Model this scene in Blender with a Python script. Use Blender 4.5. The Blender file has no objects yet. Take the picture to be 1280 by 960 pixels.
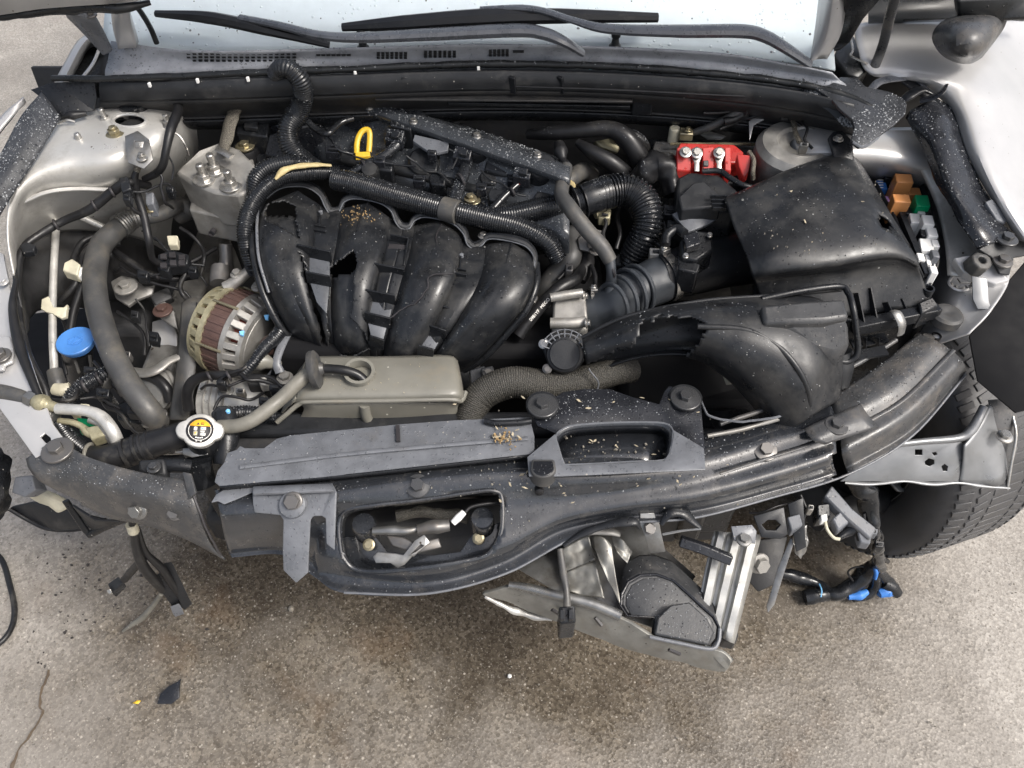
import bpy, bmesh, math, random
from mathutils import Vector, Matrix, noise
R = math.radians
rnd = random.Random(7)
# ------------------------------------------------------------------ camera, sky, sun, exposure
CAM_Z, PITCH, F = 1.67, 50.0, 967.0            # F = focal length in pixels of the 1280-wide photograph
sc = bpy.context.scene
col = sc.collection
cam = bpy.data.cameras.new('camera'); camo = bpy.data.objects.new('camera', cam); col.objects.link(camo)
camo.location = (0, 0, CAM_Z); camo.rotation_euler = (R(90 - PITCH), 0, 0)
cam.sensor_width = 36.0; cam.lens = 36.0 * F / 1280.0; cam.clip_start = .02; cam.clip_end = 500
sc.camera = camo
SUN_EL, SUN_AZ = 52.0, 118.0                     # azimuth: degrees from +Y towards +X
w = bpy.data.worlds.new('World'); sc.world = w; w.use_nodes = True
nt = w.node_tree; bg = nt.nodes['Background']
sky = nt.nodes.new('ShaderNodeTexSky'); sky.sky_type = 'NISHITA'; sky.sun_disc = False
sky.sun_elevation = R(SUN_EL); sky.sun_rotation = R(SUN_AZ); sky.air_density = 1.0; sky.dust_density = 6.0; sky.ozone_density = 1.0
hs = nt.nodes.new('ShaderNodeHueSaturation'); hs.inputs['Saturation'].default_value = .62
nt.links.new(sky.outputs[0], hs.inputs['Color']); nt.links.new(hs.outputs[0], bg.inputs[0]); bg.inputs[1].default_value = .125
sun = bpy.data.lights.new('sun', 'SUN'); suno = bpy.data.objects.new('sun', sun); col.objects.link(suno)
sun.energy = 1.5; sun.angle = R(14); sun.color = (1, .97, .92)
sd = Vector((math.sin(R(SUN_AZ)) * math.cos(R(SUN_EL)), math.cos(R(SUN_AZ)) * math.cos(R(SUN_EL)), math.sin(R(SUN_EL))))
suno.rotation_euler = (-sd).to_track_quat('-Z', 'Y').to_euler()
suno.location = sd * 6
sc.view_settings.view_transform = 'Standard'; sc.view_settings.look = 'None'
sc.view_settings.gamma = 1; sc.view_settings.exposure = .9
# ------------------------------------------------------------------ pixel + height -> place
CO = Vector((0, 0, CAM_Z)); FW = Vector((0, math.cos(R(PITCH)), -math.sin(R(PITCH)))); UP = Vector((0, math.sin(R(PITCH)), math.cos(R(PITCH))))
def ray(px, py): return FW + Vector((1, 0, 0)) * ((px - 640) / F) - UP * ((py - 480) / F)
def P(px, py, z):
    d = ray(px, py); return CO + d * ((z - CAM_Z) / d.z)
def PL(lst): return [P(*t) for t in lst]
def M(px, p): return px * (p - CO).dot(FW) / F        # metres covered by px pixels at point p
def away(p, d): return p + (p - CO).normalized() * d
def pix(p):
    v = p - CO; d = v.dot(FW); return 640 + v.x / d * F, 480 - v.dot(UP) / d * F
def PP(px, py, p0, n):                                  # pixel ray on a plane
    d = ray(px, py); return CO + d * ((p0 - CO).dot(n) / d.dot(n))
# ------------------------------------------------------------------ curves
def cr(a, b, c, d, t):
    return .5 * ((2 * b) + (c - a) * t + (2 * a - 5 * b + 4 * c - d) * t * t + (3 * b - a - 3 * c + d) * t ** 3)
def spline(pts, m=8, closed=False):
    n = len(pts); out = []
    if n < 3 and not closed: return [pts[0].lerp(pts[1], i / m) for i in range(m + 1)]
    for i in range(n if closed else n - 1):
        if closed: a, b, c, d = pts[i - 1], pts[i], pts[(i + 1) % n], pts[(i + 2) % n]
        else:
            b, c = pts[i], pts[i + 1]; a = pts[i - 1] if i else b * 2 - c; d = pts[i + 2] if i + 2 < n else c * 2 - b
        for k in range(m): out.append(cr(a, b, c, d, k / m))
    if not closed: out.append(pts[-1].copy())
    return out
def lerpf(fs, t):
    if not isinstance(fs, (list, tuple)): return fs
    x = t * (len(fs) - 1); i = min(int(x), len(fs) - 2); return fs[i] + (fs[i + 1] - fs[i]) * (x - i)
def resample(pts, step):
    L = [0]
    for a, b in zip(pts, pts[1:]): L.append(L[-1] + (b - a).length)
    n = max(2, int(L[-1] / step)); out = []; j = 0
    for i in range(n + 1):
        s = L[-1] * i / n
        while j < len(L) - 2 and L[j + 1] < s: j += 1
        t = (s - L[j]) / max(1e-9, L[j + 1] - L[j]); out.append(pts[j].lerp(pts[j + 1], t))
    return out
def basis(ax):
    ax = ax.normalized(); u = ax.cross(Vector((0, 0, 1)))
    if u.length < 1e-3: u = ax.cross(Vector((1, 0, 0)))
    u.normalize(); return u, ax.cross(u), ax
# ------------------------------------------------------------------ objects
def tag(o, label=None, cat=None, group=None, kind=None):
    for k, v in (('label', label), ('category', cat), ('group', group), ('kind', kind)):
        if v: o[k] = v
    return o
def T(name, label, cat, base, group=None):
    o = bpy.data.objects.new(name, None); col.objects.link(o); o.empty_display_size = .02
    o.location = base if isinstance(base, Vector) else P(*base)
    return tag(o, label, cat, group)
def wloc(o):
    v = Vector((0, 0, 0))
    while o: v = v + o.location; o = o.parent
    return v
class MB:
    def __init__(s): s.v = []; s.f = []
    def add(s, vs, fs):
        k = len(s.v); s.v += [Vector(q) for q in vs]; s.f += [tuple(i + k for i in f) for f in fs]; return s
    def rings(s, rings, caps=True, closed=False):
        n = len(rings[0]); vs = [q for r in rings for q in r]; fs = []; m = len(rings)
        for i in range(m if closed else m - 1):
            for j in range(n):
                a, b = i * n, ((i + 1) % m) * n; fs.append((a + j, a + (j + 1) % n, b + (j + 1) % n, b + j))
        if caps and not closed:
            fs.append(tuple(range(n - 1, -1, -1))); fs.append(tuple((m - 1) * n + j for j in range(n)))
        return s.add(vs, fs)
    def tube(s, pts, r, seg=12, res=8, rib=None, caps=True, flat=1, wob=0, straight=False, lump=0):
        p = [q.copy() for q in pts] if straight else spline(pts, res)
        if rib: p = resample(p, rib[0] / 4)
        n = len(p); rings = []; u = None
        for i, q in enumerate(p):
            t = (p[min(i + 1, n - 1)] - p[max(i - 1, 0)])
            if t.length < 1e-9: t = Vector((0, 0, 1))
            t.normalize()
            if u is None: u = basis(t)[0]
            u = (u - t * u.dot(t))
            if u.length < 1e-6: u = basis(t)[0]
            u.normalize(); v = t.cross(u); rr = lerpf(r, i / (n - 1))
            if rib: rr += rib[1] * (1 if i % 4 < 2 else -1)
            if wob: q = q + Vector((noise.noise(q * 60), noise.noise(q * 60 + Vector((7, 0, 0))), 0)) * wob
            ring = []
            for k in range(seg):
                a = 2 * math.pi * k / seg; e = (u * math.cos(a) + v * math.sin(a) * flat)
                l = 1 + (lump * noise.noise((q + e * rr) * 45) if lump else 0)
                ring.append(q + e * rr * l)
            rings.append(ring)
        return s.rings(rings, caps)
    def lathe(s, o, ax, prof, seg=24, caps=True, gear=None, sq=None):
        u, v, a = basis(ax); rings = []
        for r, h in prof:
            ring = []
            for k in range(seg):
                t = 2 * math.pi * k / seg; rr = r
                if gear: rr = r * (1 + gear[1] * (1 if (k * gear[0] // seg) % 2 else -1)) if gear[0] < seg else r
                ring.append(o + a * h + (u * math.cos(t) + v * math.sin(t)) * rr)
            rings.append(ring)
        return s.rings(rings, caps)
    def prism(s, pts, vec):
        n = len(pts); b = [q + vec for q in pts]
        return s.add(list(pts) + b, [tuple(range(n)), tuple(range(2 * n - 1, n - 1, -1))] + [(i, i + n, (i + 1) % n + n, (i + 1) % n) for i in range(n)])
    def frust(s, top, bot):
        n = len(top); return s.add(list(top) + list(bot), [tuple(range(n)), tuple(range(2 * n - 1, n - 1, -1))] + [(i, i + n, (i + 1) % n + n, (i + 1) % n) for i in range(n)])
    def box(s, c, sz, rot=None):
        m = rot or Matrix.Identity(3); h = Vector(sz) / 2
        vs = [c + m @ Vector((x * h.x, y * h.y, z * h.z)) for x in (-1, 1) for y in (-1, 1) for z in (-1, 1)]
        return s.add(vs, [(0, 1, 3, 2), (4, 6, 7, 5), (0, 4, 5, 1), (2, 3, 7, 6), (0, 2, 6, 4), (1, 5, 7, 3)])
    def bar(s, a, b, wd, th, up=Vector((0, 0, 1))):
        t = (b - a); L = t.length; t.normalize(); x = t.cross(up).normalized(); z = x.cross(t)
        return s.box((a + b) / 2, (L, wd, th), Matrix((t, x, z)).transposed())
    def sheet(s, rows, su=5, sv=5, cut=None, lump=None):
        g = [spline(r, su) for r in rows]; n = len(g[0])
        cols = [spline([r[j] for r in g], sv) for j in range(n)]; m = len(cols[0]); fs = []
        vs = [cols[j][i] for i in range(m) for j in range(n)]
        if lump: vs = [q + Vector((0, 0, 1)) * lump[0] * noise.fractal(q * lump[1], 1, 2, 3) for q in vs]
        for i in range(m - 1):
            for j in range(n - 1):
                f = (i * n + j, i * n + j + 1, (i + 1) * n + j + 1, (i + 1) * n + j)
                if cut and cut(sum((vs[k] for k in f), Vector()) / 4): continue
                fs.append(f)
        return s.add(vs, fs)
    def ngon(s, outer, holes=()):
        bm = bmesh.new(); ed = []
        for lp in [outer] + list(holes):
            q = [bm.verts.new(p) for p in lp]; ed += [bm.edges.new((q[i], q[(i + 1) % len(q)])) for i in range(len(q))]
        bmesh.ops.triangle_fill(bm, use_beauty=True, edges=ed)
        bm.verts.index_update(); vs = [q.co.copy() for q in bm.verts]; fs = [tuple(q.index for q in f.verts) for f in bm.faces]; bm.free()
        nz = sum(((vs[f[1]] - vs[f[0]]).cross(vs[f[2]] - vs[f[0]])).z for f in fs)
        if nz < 0: fs = [f[::-1] for f in fs]
        return s.add(vs, fs)
    def obj(s, name, m, par=None, thick=0, bev=0, smooth=35, off=-1, sub=0, label=None, cat=None, group=None, kind=None, rim=None):
        me = bpy.data.meshes.new(name); c = sum(s.v, Vector()) / max(1, len(s.v))
        me.from_pydata([q - c for q in s.v], [], s.f); me.update()
        b = bmesh.new(); b.from_mesh(me)
        bmesh.ops.remove_doubles(b, verts=b.verts, dist=1e-6)
        lo = [q for q in b.verts if not q.link_faces]
        if lo: bmesh.ops.delete(b, geom=lo, context='VERTS')
        if not thick: bmesh.ops.recalc_face_normals(b, faces=b.faces)
        b.to_mesh(me); b.free()
        me.materials.append(m if not isinstance(m, str) else MT[m])
        me.shade_smooth() if smooth else None
        o = bpy.data.objects.new(name, me); col.objects.link(o)
        o.location = c - (wloc(par) if par else Vector())
        if par: o.parent = par
        if sub: q = o.modifiers.new('sub', 'SUBSURF'); q.levels = q.render_levels = sub
        if thick: q = o.modifiers.new('solid', 'SOLIDIFY'); q.thickness = thick; q.offset = off
        if thick and rim: me.materials.append(MT[rim]); q.material_offset_rim = 1
        if bev: q = o.modifiers.new('bev', 'BEVEL'); q.width = bev; q.segments = 2; q.limit_method = 'ANGLE'; q.angle_limit = R(32); q.harden_normals = False
        if smooth:
            try: me.set_sharp_from_angle(angle=R(smooth))
            except Exception: pass
        return tag(o, label, cat, group, kind)
_bolt = {}
UPV = Vector((0, 0, 1))
def bolt(par, p, r, m='zinc', n=UPV, stud=0, wash=1.55, name='bolt'):
    """hex-headed flange bolt or nut, shared mesh of unit radius"""
    if not isinstance(p, Vector): p = P(*p)
    key = (m, stud, wash)
    if key not in _bolt:
        b = MB()
        b.lathe(Vector(), UPV, [(wash * .98, -.3), (wash, -.05), (wash * .97, .1), (1.12, .2), (1.05, .22)], 24)
        hexa = [Vector((math.cos(k * math.pi / 3), math.sin(k * math.pi / 3), .2)) for k in range(6)]
        b.frust([q + Vector((0, 0, .72)) for q in hexa], hexa)
        if stud: b.lathe(Vector(), UPV, [(.55, .6), (.55, .6 + stud * .55), (.6, .62 + stud * .56), (.6, .6 + stud * .93), (.45, .6 + stud)], 18)
        o = b.obj(name, m, None, bev=.06, smooth=30); me = o.data; bpy.data.objects.remove(o)
        _bolt[key] = me
    o = bpy.data.objects.new(name, _bolt[key]); col.objects.link(o); o.parent = par
    o.location = p - (wloc(par) if par else Vector()); o.scale = (r, r, r)
    o.rotation_euler = Vector(n).to_track_quat('Z', 'Y').to_euler(); o.rotation_euler.rotate_axis('Z', rnd.random() * 2)
    q = o.modifiers.new('bev', 'BEVEL'); q.width = .05; q.segments = 1; q.limit_method = 'ANGLE'
    return o
def inpoly(p, poly):
    x, y = p; c = False
    for i in range(len(poly)):
        (x1, y1), (x2, y2) = poly[i - 1], poly[i]
        if (y1 > y) != (y2 > y) and x < (x2 - x1) * (y - y1) / (y2 - y1) + x1: c = not c
    return c
def plate(name, m, par, pts, thick=.003, holes=(), bev=.0008, sm=0, off=-1, **k):
    o = PL(pts); hs_ = [PL(h) for h in holes]
    if sm: o = spline(o, sm, True); hs_ = [spline(h, sm, True) for h in hs_]
    return MB().ngon(o, hs_).obj(name, m, par, thick=thick, bev=bev, off=off, **k)
def hose(name, m, par, pts, r, seg=14, **k):
    ok = {q: k.pop(q) for q in ('label', 'cat', 'group', 'kind') if q in k}
    p = PL(pts); rr = [M(x, q) for x, q in zip(r, p)] if isinstance(r, (list, tuple)) else M(r, p[len(p) // 2])
    return MB().tube(p, rr, seg, **k).obj(name, m, par, smooth=60 if k.get('rib') else 50, **ok)
def blk(name, m, par, pts, h, bev=.002, taper=0, **k):
    """solid with the given top outline, standing h metres down"""
    o = PL(pts); c = sum(o, Vector()) / len(o)
    return MB().frust(o, [q + (q - c) * taper + Vector((0, 0, -h)) for q in o]).obj(name, m, par, bev=bev, **k)
def text_mesh(s, size, m, par, p, xdir, ydir, depth=.0003, name='lettering'):
    cu = bpy.data.curves.new('t', 'FONT'); cu.body = s; cu.size = size; cu.align_x = 'CENTER'; cu.align_y = 'CENTER'; cu.extrude = depth
    to = bpy.data.objects.new('t', cu); col.objects.link(to); bpy.context.view_layer.update()
    me = bpy.data.meshes.new_from_object(to.evaluated_get(bpy.context.evaluated_depsgraph_get())); bpy.data.objects.remove(to)
    me.materials.clear(); me.materials.append(MT[m]); o = bpy.data.objects.new(name, me); me.name = name; col.objects.link(o)
    x = xdir.normalized(); z = x.cross(ydir).normalized(); y = z.cross(x)
    o.parent = par; o.location = p - wloc(par); o.rotation_euler = Matrix((x, y, z)).transposed().to_euler(); return o
# ------------------------------------------------------------------ materials
MT = {}
def mat(name, c, rough=.5, metal=0, var=.25, vs=25, dirt=0, dcol=(.16, .13, .1), dscale=14, drops=0, dsc=150, specks=0, scol=(.28, .265, .24), ssc=70,
        bump=0, bsc=400, spec=.5, coat=0, rvar=.15, weave=0, trans=0):
    m = bpy.data.materials.new(name); m.use_nodes = True; N = m.node_tree.nodes; L = m.node_tree.links; b = N['Principled BSDF']; MT[name] = m
    def nd(t, **k):
        n = N.new(t)
        for a, v in k.items():
            if a in n.inputs: n.inputs[a].default_value = v
            else: setattr(n, a, v)
        return n
    tc = nd('ShaderNodeTexCoord'); oi = nd('ShaderNodeObjectInfo'); co = nd('ShaderNodeVectorMath', operation='ADD')
    L.new(tc.outputs['Object'], co.inputs[0]); L.new(oi.outputs['Random'], co.inputs[1]); C = co.outputs[0]
    def mx(fac, a, bb):
        n = nd('ShaderNodeMix', data_type='RGBA'); L.new(fac, n.inputs[0])
        for v, i in ((a, 6), (bb, 7)):
            if isinstance(v, tuple): n.inputs[i].default_value = (*v, 1)
            else: L.new(v, n.inputs[i])
        return n.outputs[2]
    def ramp(src, lo, hi, a=0., bb=1.):
        n = nd('ShaderNodeMapRange'); L.new(src, n.inputs[0]); n.inputs[1].default_value = lo; n.inputs[2].default_value = hi; n.inputs[3].default_value = a; n.inputs[4].default_value = bb; n.clamp = True
        return n.outputs[0]
    def math_(op, a, bb):
        n = nd('ShaderNodeMath', operation=op)
        for i, v in enumerate((a, bb)):
            if isinstance(v, (int, float)): n.inputs[i].default_value = v
            else: L.new(v, n.inputs[i])
        return n.outputs[0]
    no = nd('ShaderNodeTexNoise', Scale=vs, Detail=6., Roughness=.65); L.new(C, no.inputs['Vector'])
    cc = mx(ramp(no.outputs[0], .3, .7), tuple(x * (1 - var) for x in c), tuple(min(1, x * (1 + var)) for x in c))
    rg = ramp(no.outputs[0], .3, .7, max(.03, rough - rvar), min(1, rough + rvar)); h = None
    if dirt:
        n2 = nd('ShaderNodeTexNoise', Scale=dscale, Detail=9., Roughness=.72); L.new(C, n2.inputs['Vector'])
        k = ramp(n2.outputs[0], .62 - .25 * dirt, .72 - .1 * dirt, 0, min(1, .35 + dirt * .6)); cc = mx(k, cc, dcol); rg = math_('MAXIMUM', rg, math_('MULTIPLY', k, .75))
    if bump:
        n3 = nd('ShaderNodeTexNoise', Scale=bsc, Detail=4.); L.new(C, n3.inputs['Vector']); h = math_('MULTIPLY', n3.outputs[0], bump)
    if weave:
        wv = nd('ShaderNodeTexVoronoi', Scale=weave); L.new(C, wv.inputs['Vector']); wh = ramp(wv.outputs['Distance'], .1, .7, 1, 0); cc = mx(ramp(wv.outputs['Distance'], .25, .6), cc, tuple(x * .3 for x in c)); h = wh if h is None else math_('ADD', h, wh)
    if specks:
        v2 = nd('ShaderNodeTexVoronoi', Scale=ssc); L.new(C, v2.inputs['Vector']); sp = nd('ShaderNodeSeparateColor'); L.new(v2.outputs['Color'], sp.inputs[0])
        ncl = nd('ShaderNodeTexNoise', Scale=11., Detail=4.); L.new(C, ncl.inputs['Vector']); thr = math_('MULTIPLY', ramp(sp.outputs[0], 1 - specks, 1, 0, .27), ramp(ncl.outputs[0], .42, .62)); k = math_('LESS_THAN', v2.outputs['Distance'], thr); cc = mx(k, cc, scol); rg = math_('MAXIMUM', rg, math_('MULTIPLY', k, .8))
    if drops:
        v1 = nd('ShaderNodeTexVoronoi', Scale=dsc); L.new(C, v1.inputs['Vector']); sp = nd('ShaderNodeSeparateColor'); L.new(v1.outputs['Color'], sp.inputs[0])
        rad = ramp(sp.outputs[1], 1 - drops, 1, 0, .42); q = math_('SUBTRACT', rad, v1.outputs['Distance']); k = ramp(q, 0, .14)
        rg = math_('MULTIPLY', rg, ramp(k, 0, .4, 1, .12)); hh = math_('MULTIPLY', k, 1.6); h = hh if h is None else math_('ADD', h, hh)
    L.new(cc, b.inputs['Base Color']); L.new(rg, b.inputs['Roughness']); b.inputs['Metallic'].default_value = metal; b.inputs['Specular IOR Level'].default_value = spec
    if coat: b.inputs['Coat Weight'].default_value = coat; b.inputs['Coat Roughness'].default_value = .08
    if trans: b.inputs['Transmission Weight'].default_value = trans; b.inputs['IOR'].default_value = 1.3
    if h is not None:
        bp = nd('ShaderNodeBump', Strength=.6, Distance=.0014); L.new(h, bp.inputs['Height']); L.new(bp.outputs[0], b.inputs['Normal'])
    return m
mat('plastic', (.011, .012, .014), .32, spec=.36, dirt=.12, dcol=(.06, .06, .06), drops=.4, dsc=230, specks=.12, ssc=170, bump=.3)
mat('plastic_wet', (.013, .014, .017), .2, spec=.45, drops=.75, dsc=210, specks=.4, ssc=330, scol=(.4, .41, .42), bump=.25)  # pale specks paint in droplet glints as well as road grit
mat('plastic_dry', (.017, .018, .02), .44, spec=.35, dirt=.2, dcol=(.07, .068, .065), bump=.3, specks=.15, ssc=200)
mat('plastic_satin', (.012, .013, .015), .36, spec=.42, dirt=.6, dcol=(.05, .049, .047), dscale=13, specks=.2, ssc=130, scol=(.2, .2, .19), bump=.15, drops=.12, dsc=200)
mat('web_grey', (.075, .08, .09), .3, var=.2, dirt=.3, dcol=(.05, .05, .05))
mat('rust_dirt', (.28, .19, .09), .8)
mat('horn_grey', (.035, .036, .038), .42, dirt=.35, dcol=(.1, .095, .09), dscale=30, specks=.3, ssc=200, drops=.3, dsc=230, bump=.3)
mat('wiper_grey', (.07, .075, .085), .3, drops=.4, dsc=240)
mat('plastic_pale', (.115, .121, .133), .36, dirt=.25, dcol=(.12, .115, .11), drops=.4, dsc=240, bump=.3, specks=.2, ssc=170)
mat('black_paint', (.02, .022, .026), .2, spec=.5, coat=.6, drops=.4, dsc=220, specks=.3, ssc=260, scol=(.16, .155, .145), dirt=.35, dcol=(.075, .07, .065), dscale=22, rvar=.12, bump=.15)
mat('dusty_paint', (.045, .046, .048), .36, dirt=.55, dcol=(.12, .108, .095), dscale=26, specks=.35, ssc=300, drops=.35, dsc=240, bump=.3)
mat('cowl_grey', (.24, .25, .27), .38, dirt=.2, dcol=(.12, .115, .11), drops=.4, dsc=230, specks=.15, ssc=190)
mat('dark_cast', (.018, .018, .019), .6, dirt=.35, dcol=(.045, .04, .034), bump=.4)
mat('rubber', (.012, .012, .013), .42, spec=.35, dirt=.2, dcol=(.08, .075, .065), bump=.2)
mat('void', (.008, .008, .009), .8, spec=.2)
mat('rubber_grey', (.05, .05, .05), .5, dirt=.55, dcol=(.11, .1, .083), dscale=24, bump=.25, specks=.1)
mat('rubber_blue', (.034, .039, .046), .48, dirt=.2, dcol=(.06, .06, .06), bump=.2)
mat('conduit', (.011, .012, .014), .25, spec=.45, drops=.3, dsc=260, dirt=.15, dcol=(.06, .058, .055))
mat('conduit_wet', (.012, .013, .015), .2, spec=.45, drops=.7, dsc=260, specks=.3, ssc=360, scol=(.35, .36, .37))  # specks: grit, and water sparkle put into the colour
mat('silver', (.45, .445, .44), .32, metal=.35, var=.04, rvar=.03, coat=.3, specks=.15, ssc=160, scol=(.25, .23, .2))
mat('silver_dull', (.52, .51, .485), .38, metal=.45, var=.14, dirt=.45, dcol=(.2, .185, .16), dscale=9, specks=.2, ssc=120, scol=(.1, .08, .06), vs=9)
mat('silver_dark', (.2, .195, .185), .5, metal=.4, dirt=.55, dcol=(.1, .09, .075), specks=.1, scol=(.05, .04, .03))
mat('alu', (.33, .32, .3), .5, metal=.6, dirt=.5, dcol=(.19, .175, .15), bump=.5, bsc=500, specks=.25, ssc=160, scol=(.14, .13, .11))
mat('alu_gold', (.36, .33, .22), .5, metal=.5, dirt=.65, dscale=45, dcol=(.2, .18, .11), bump=.6, bsc=600)
mat('alu_bright', (.52, .51, .48), .36, metal=.5, dirt=.3, dcol=(.36, .33, .26), bump=.2)
mat('steel', (.42, .41, .39), .3, metal=.85, dirt=.4, dscale=50, dcol=(.22, .19, .15))
mat('zinc', (.34, .3, .2), .34, metal=.8, dirt=.4, dscale=60, dcol=(.24, .2, .13))
mat('bolt_black', (.035, .036, .038), .3, dirt=.2, spec=.7, drops=.3)
mat('bolt_dark', (.14, .135, .13), .4, metal=.6, dirt=.4)
mat('galv', (.24, .24, .235), .36, metal=.75, var=.3, vs=18, dirt=.6, dscale=24, dcol=(.17, .155, .13), specks=.12, scol=(.07, .06, .05))
mat('beige', (.165, .16, .138), .4, var=.1, dirt=.3, dcol=(.2, .175, .13), specks=.25, ssc=110, scol=(.5, .48, .42))
mat('beige_hose', (.16, .153, .13), .55, dirt=.5, dcol=(.13, .12, .1), dscale=35, specks=.2)
mat('cream', (.5, .47, .36), .5, dirt=.25, dcol=(.4, .36, .26))
mat('blue_cap', (.055, .19, .5), .42, var=.15, dirt=.25, dcol=(.09, .16, .3), bump=.1, specks=.1, scol=(.25, .4, .7))
mat('blue_tape', (.04, .17, .5), .45)
mat('light_blue', (.2, .5, .85), .4)
mat('red', (.42, .03, .025), .34, var=.2, dirt=.35, dcol=(.2, .06, .05), dscale=50, drops=.2, specks=.1, scol=(.7, .35, .3))
mat('yellow', (.7, .44, .03), .4, var=.12, dirt=.4, dscale=60, dcol=(.5, .35, .05))
mat('ochre_tape', (.42, .34, .17), .6, dirt=.4, dcol=(.25, .2, .1))
mat('orange', (.6, .26, .09), .42, var=.06)
mat('green', (.0, .33, .13), .35, var=.06)
mat('white', (.74, .74, .72), .45, var=.04, dirt=.1, dcol=(.45, .42, .38))
mat('lilac', (.5, .3, .6), .4)
mat('cap_orange', (.85, .42, .03), .4, var=.03)
mat('label_black', (.03, .028, .03), .4)
mat('lettering', (.75, .73, .68), .5)
mat('stator', (.085, .05, .042), .45, dirt=.3, dcol=(.12, .09, .08), metal=.2)
mat('copper', (.13, .03, .022), .4, metal=.4)
mat('braid', (.085, .08, .068), .5, weave=700, dirt=.4, dcol=(.1, .09, .07))
mat('beam_wet', (.04, .044, .05), .2, drops=.95, dsc=190, bump=.2, specks=.6, ssc=330, scol=(.42, .43, .45))  # dense pale specks are painted bead highlights mixed with grit
mat('bracket_grey', (.2, .205, .21), .38, metal=.5, var=.1, dirt=.2, dcol=(.16, .15, .14), specks=.15, ssc=150, scol=(.1, .09, .08))
mat('strap', (.28, .255, .21), .5, metal=.6, weave=700)
mat('tyre', (.055, .055, .057), .5, dirt=.25, dcol=(.06, .055, .05), bump=.25, specks=.12, scol=(.25, .24, .22))
mat('wheel_dark', (.03, .03, .032), .5, dirt=.3, dcol=(.08, .07, .06))
mat('glass', (.58, .65, .68), .06, drops=.3, dsc=130, var=.05, rvar=.03, spec=.8)  # pale opaque base: reflected sky put into the pane's colour
mat('dark_glass', (.03, .04, .05), .05, rvar=.02, spec=.8)
mat('trim', (.011, .012, .013), .32, spec=.35, drops=.2)
mat('torn', (.045, .046, .048), .6)
mat('leaf', (.36, .31, .22), .7, var=.35, vs=60)
mat('teal', (.25, .5, .48), .4)
mat('red_wire', (.3, .04, .03), .5)
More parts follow.
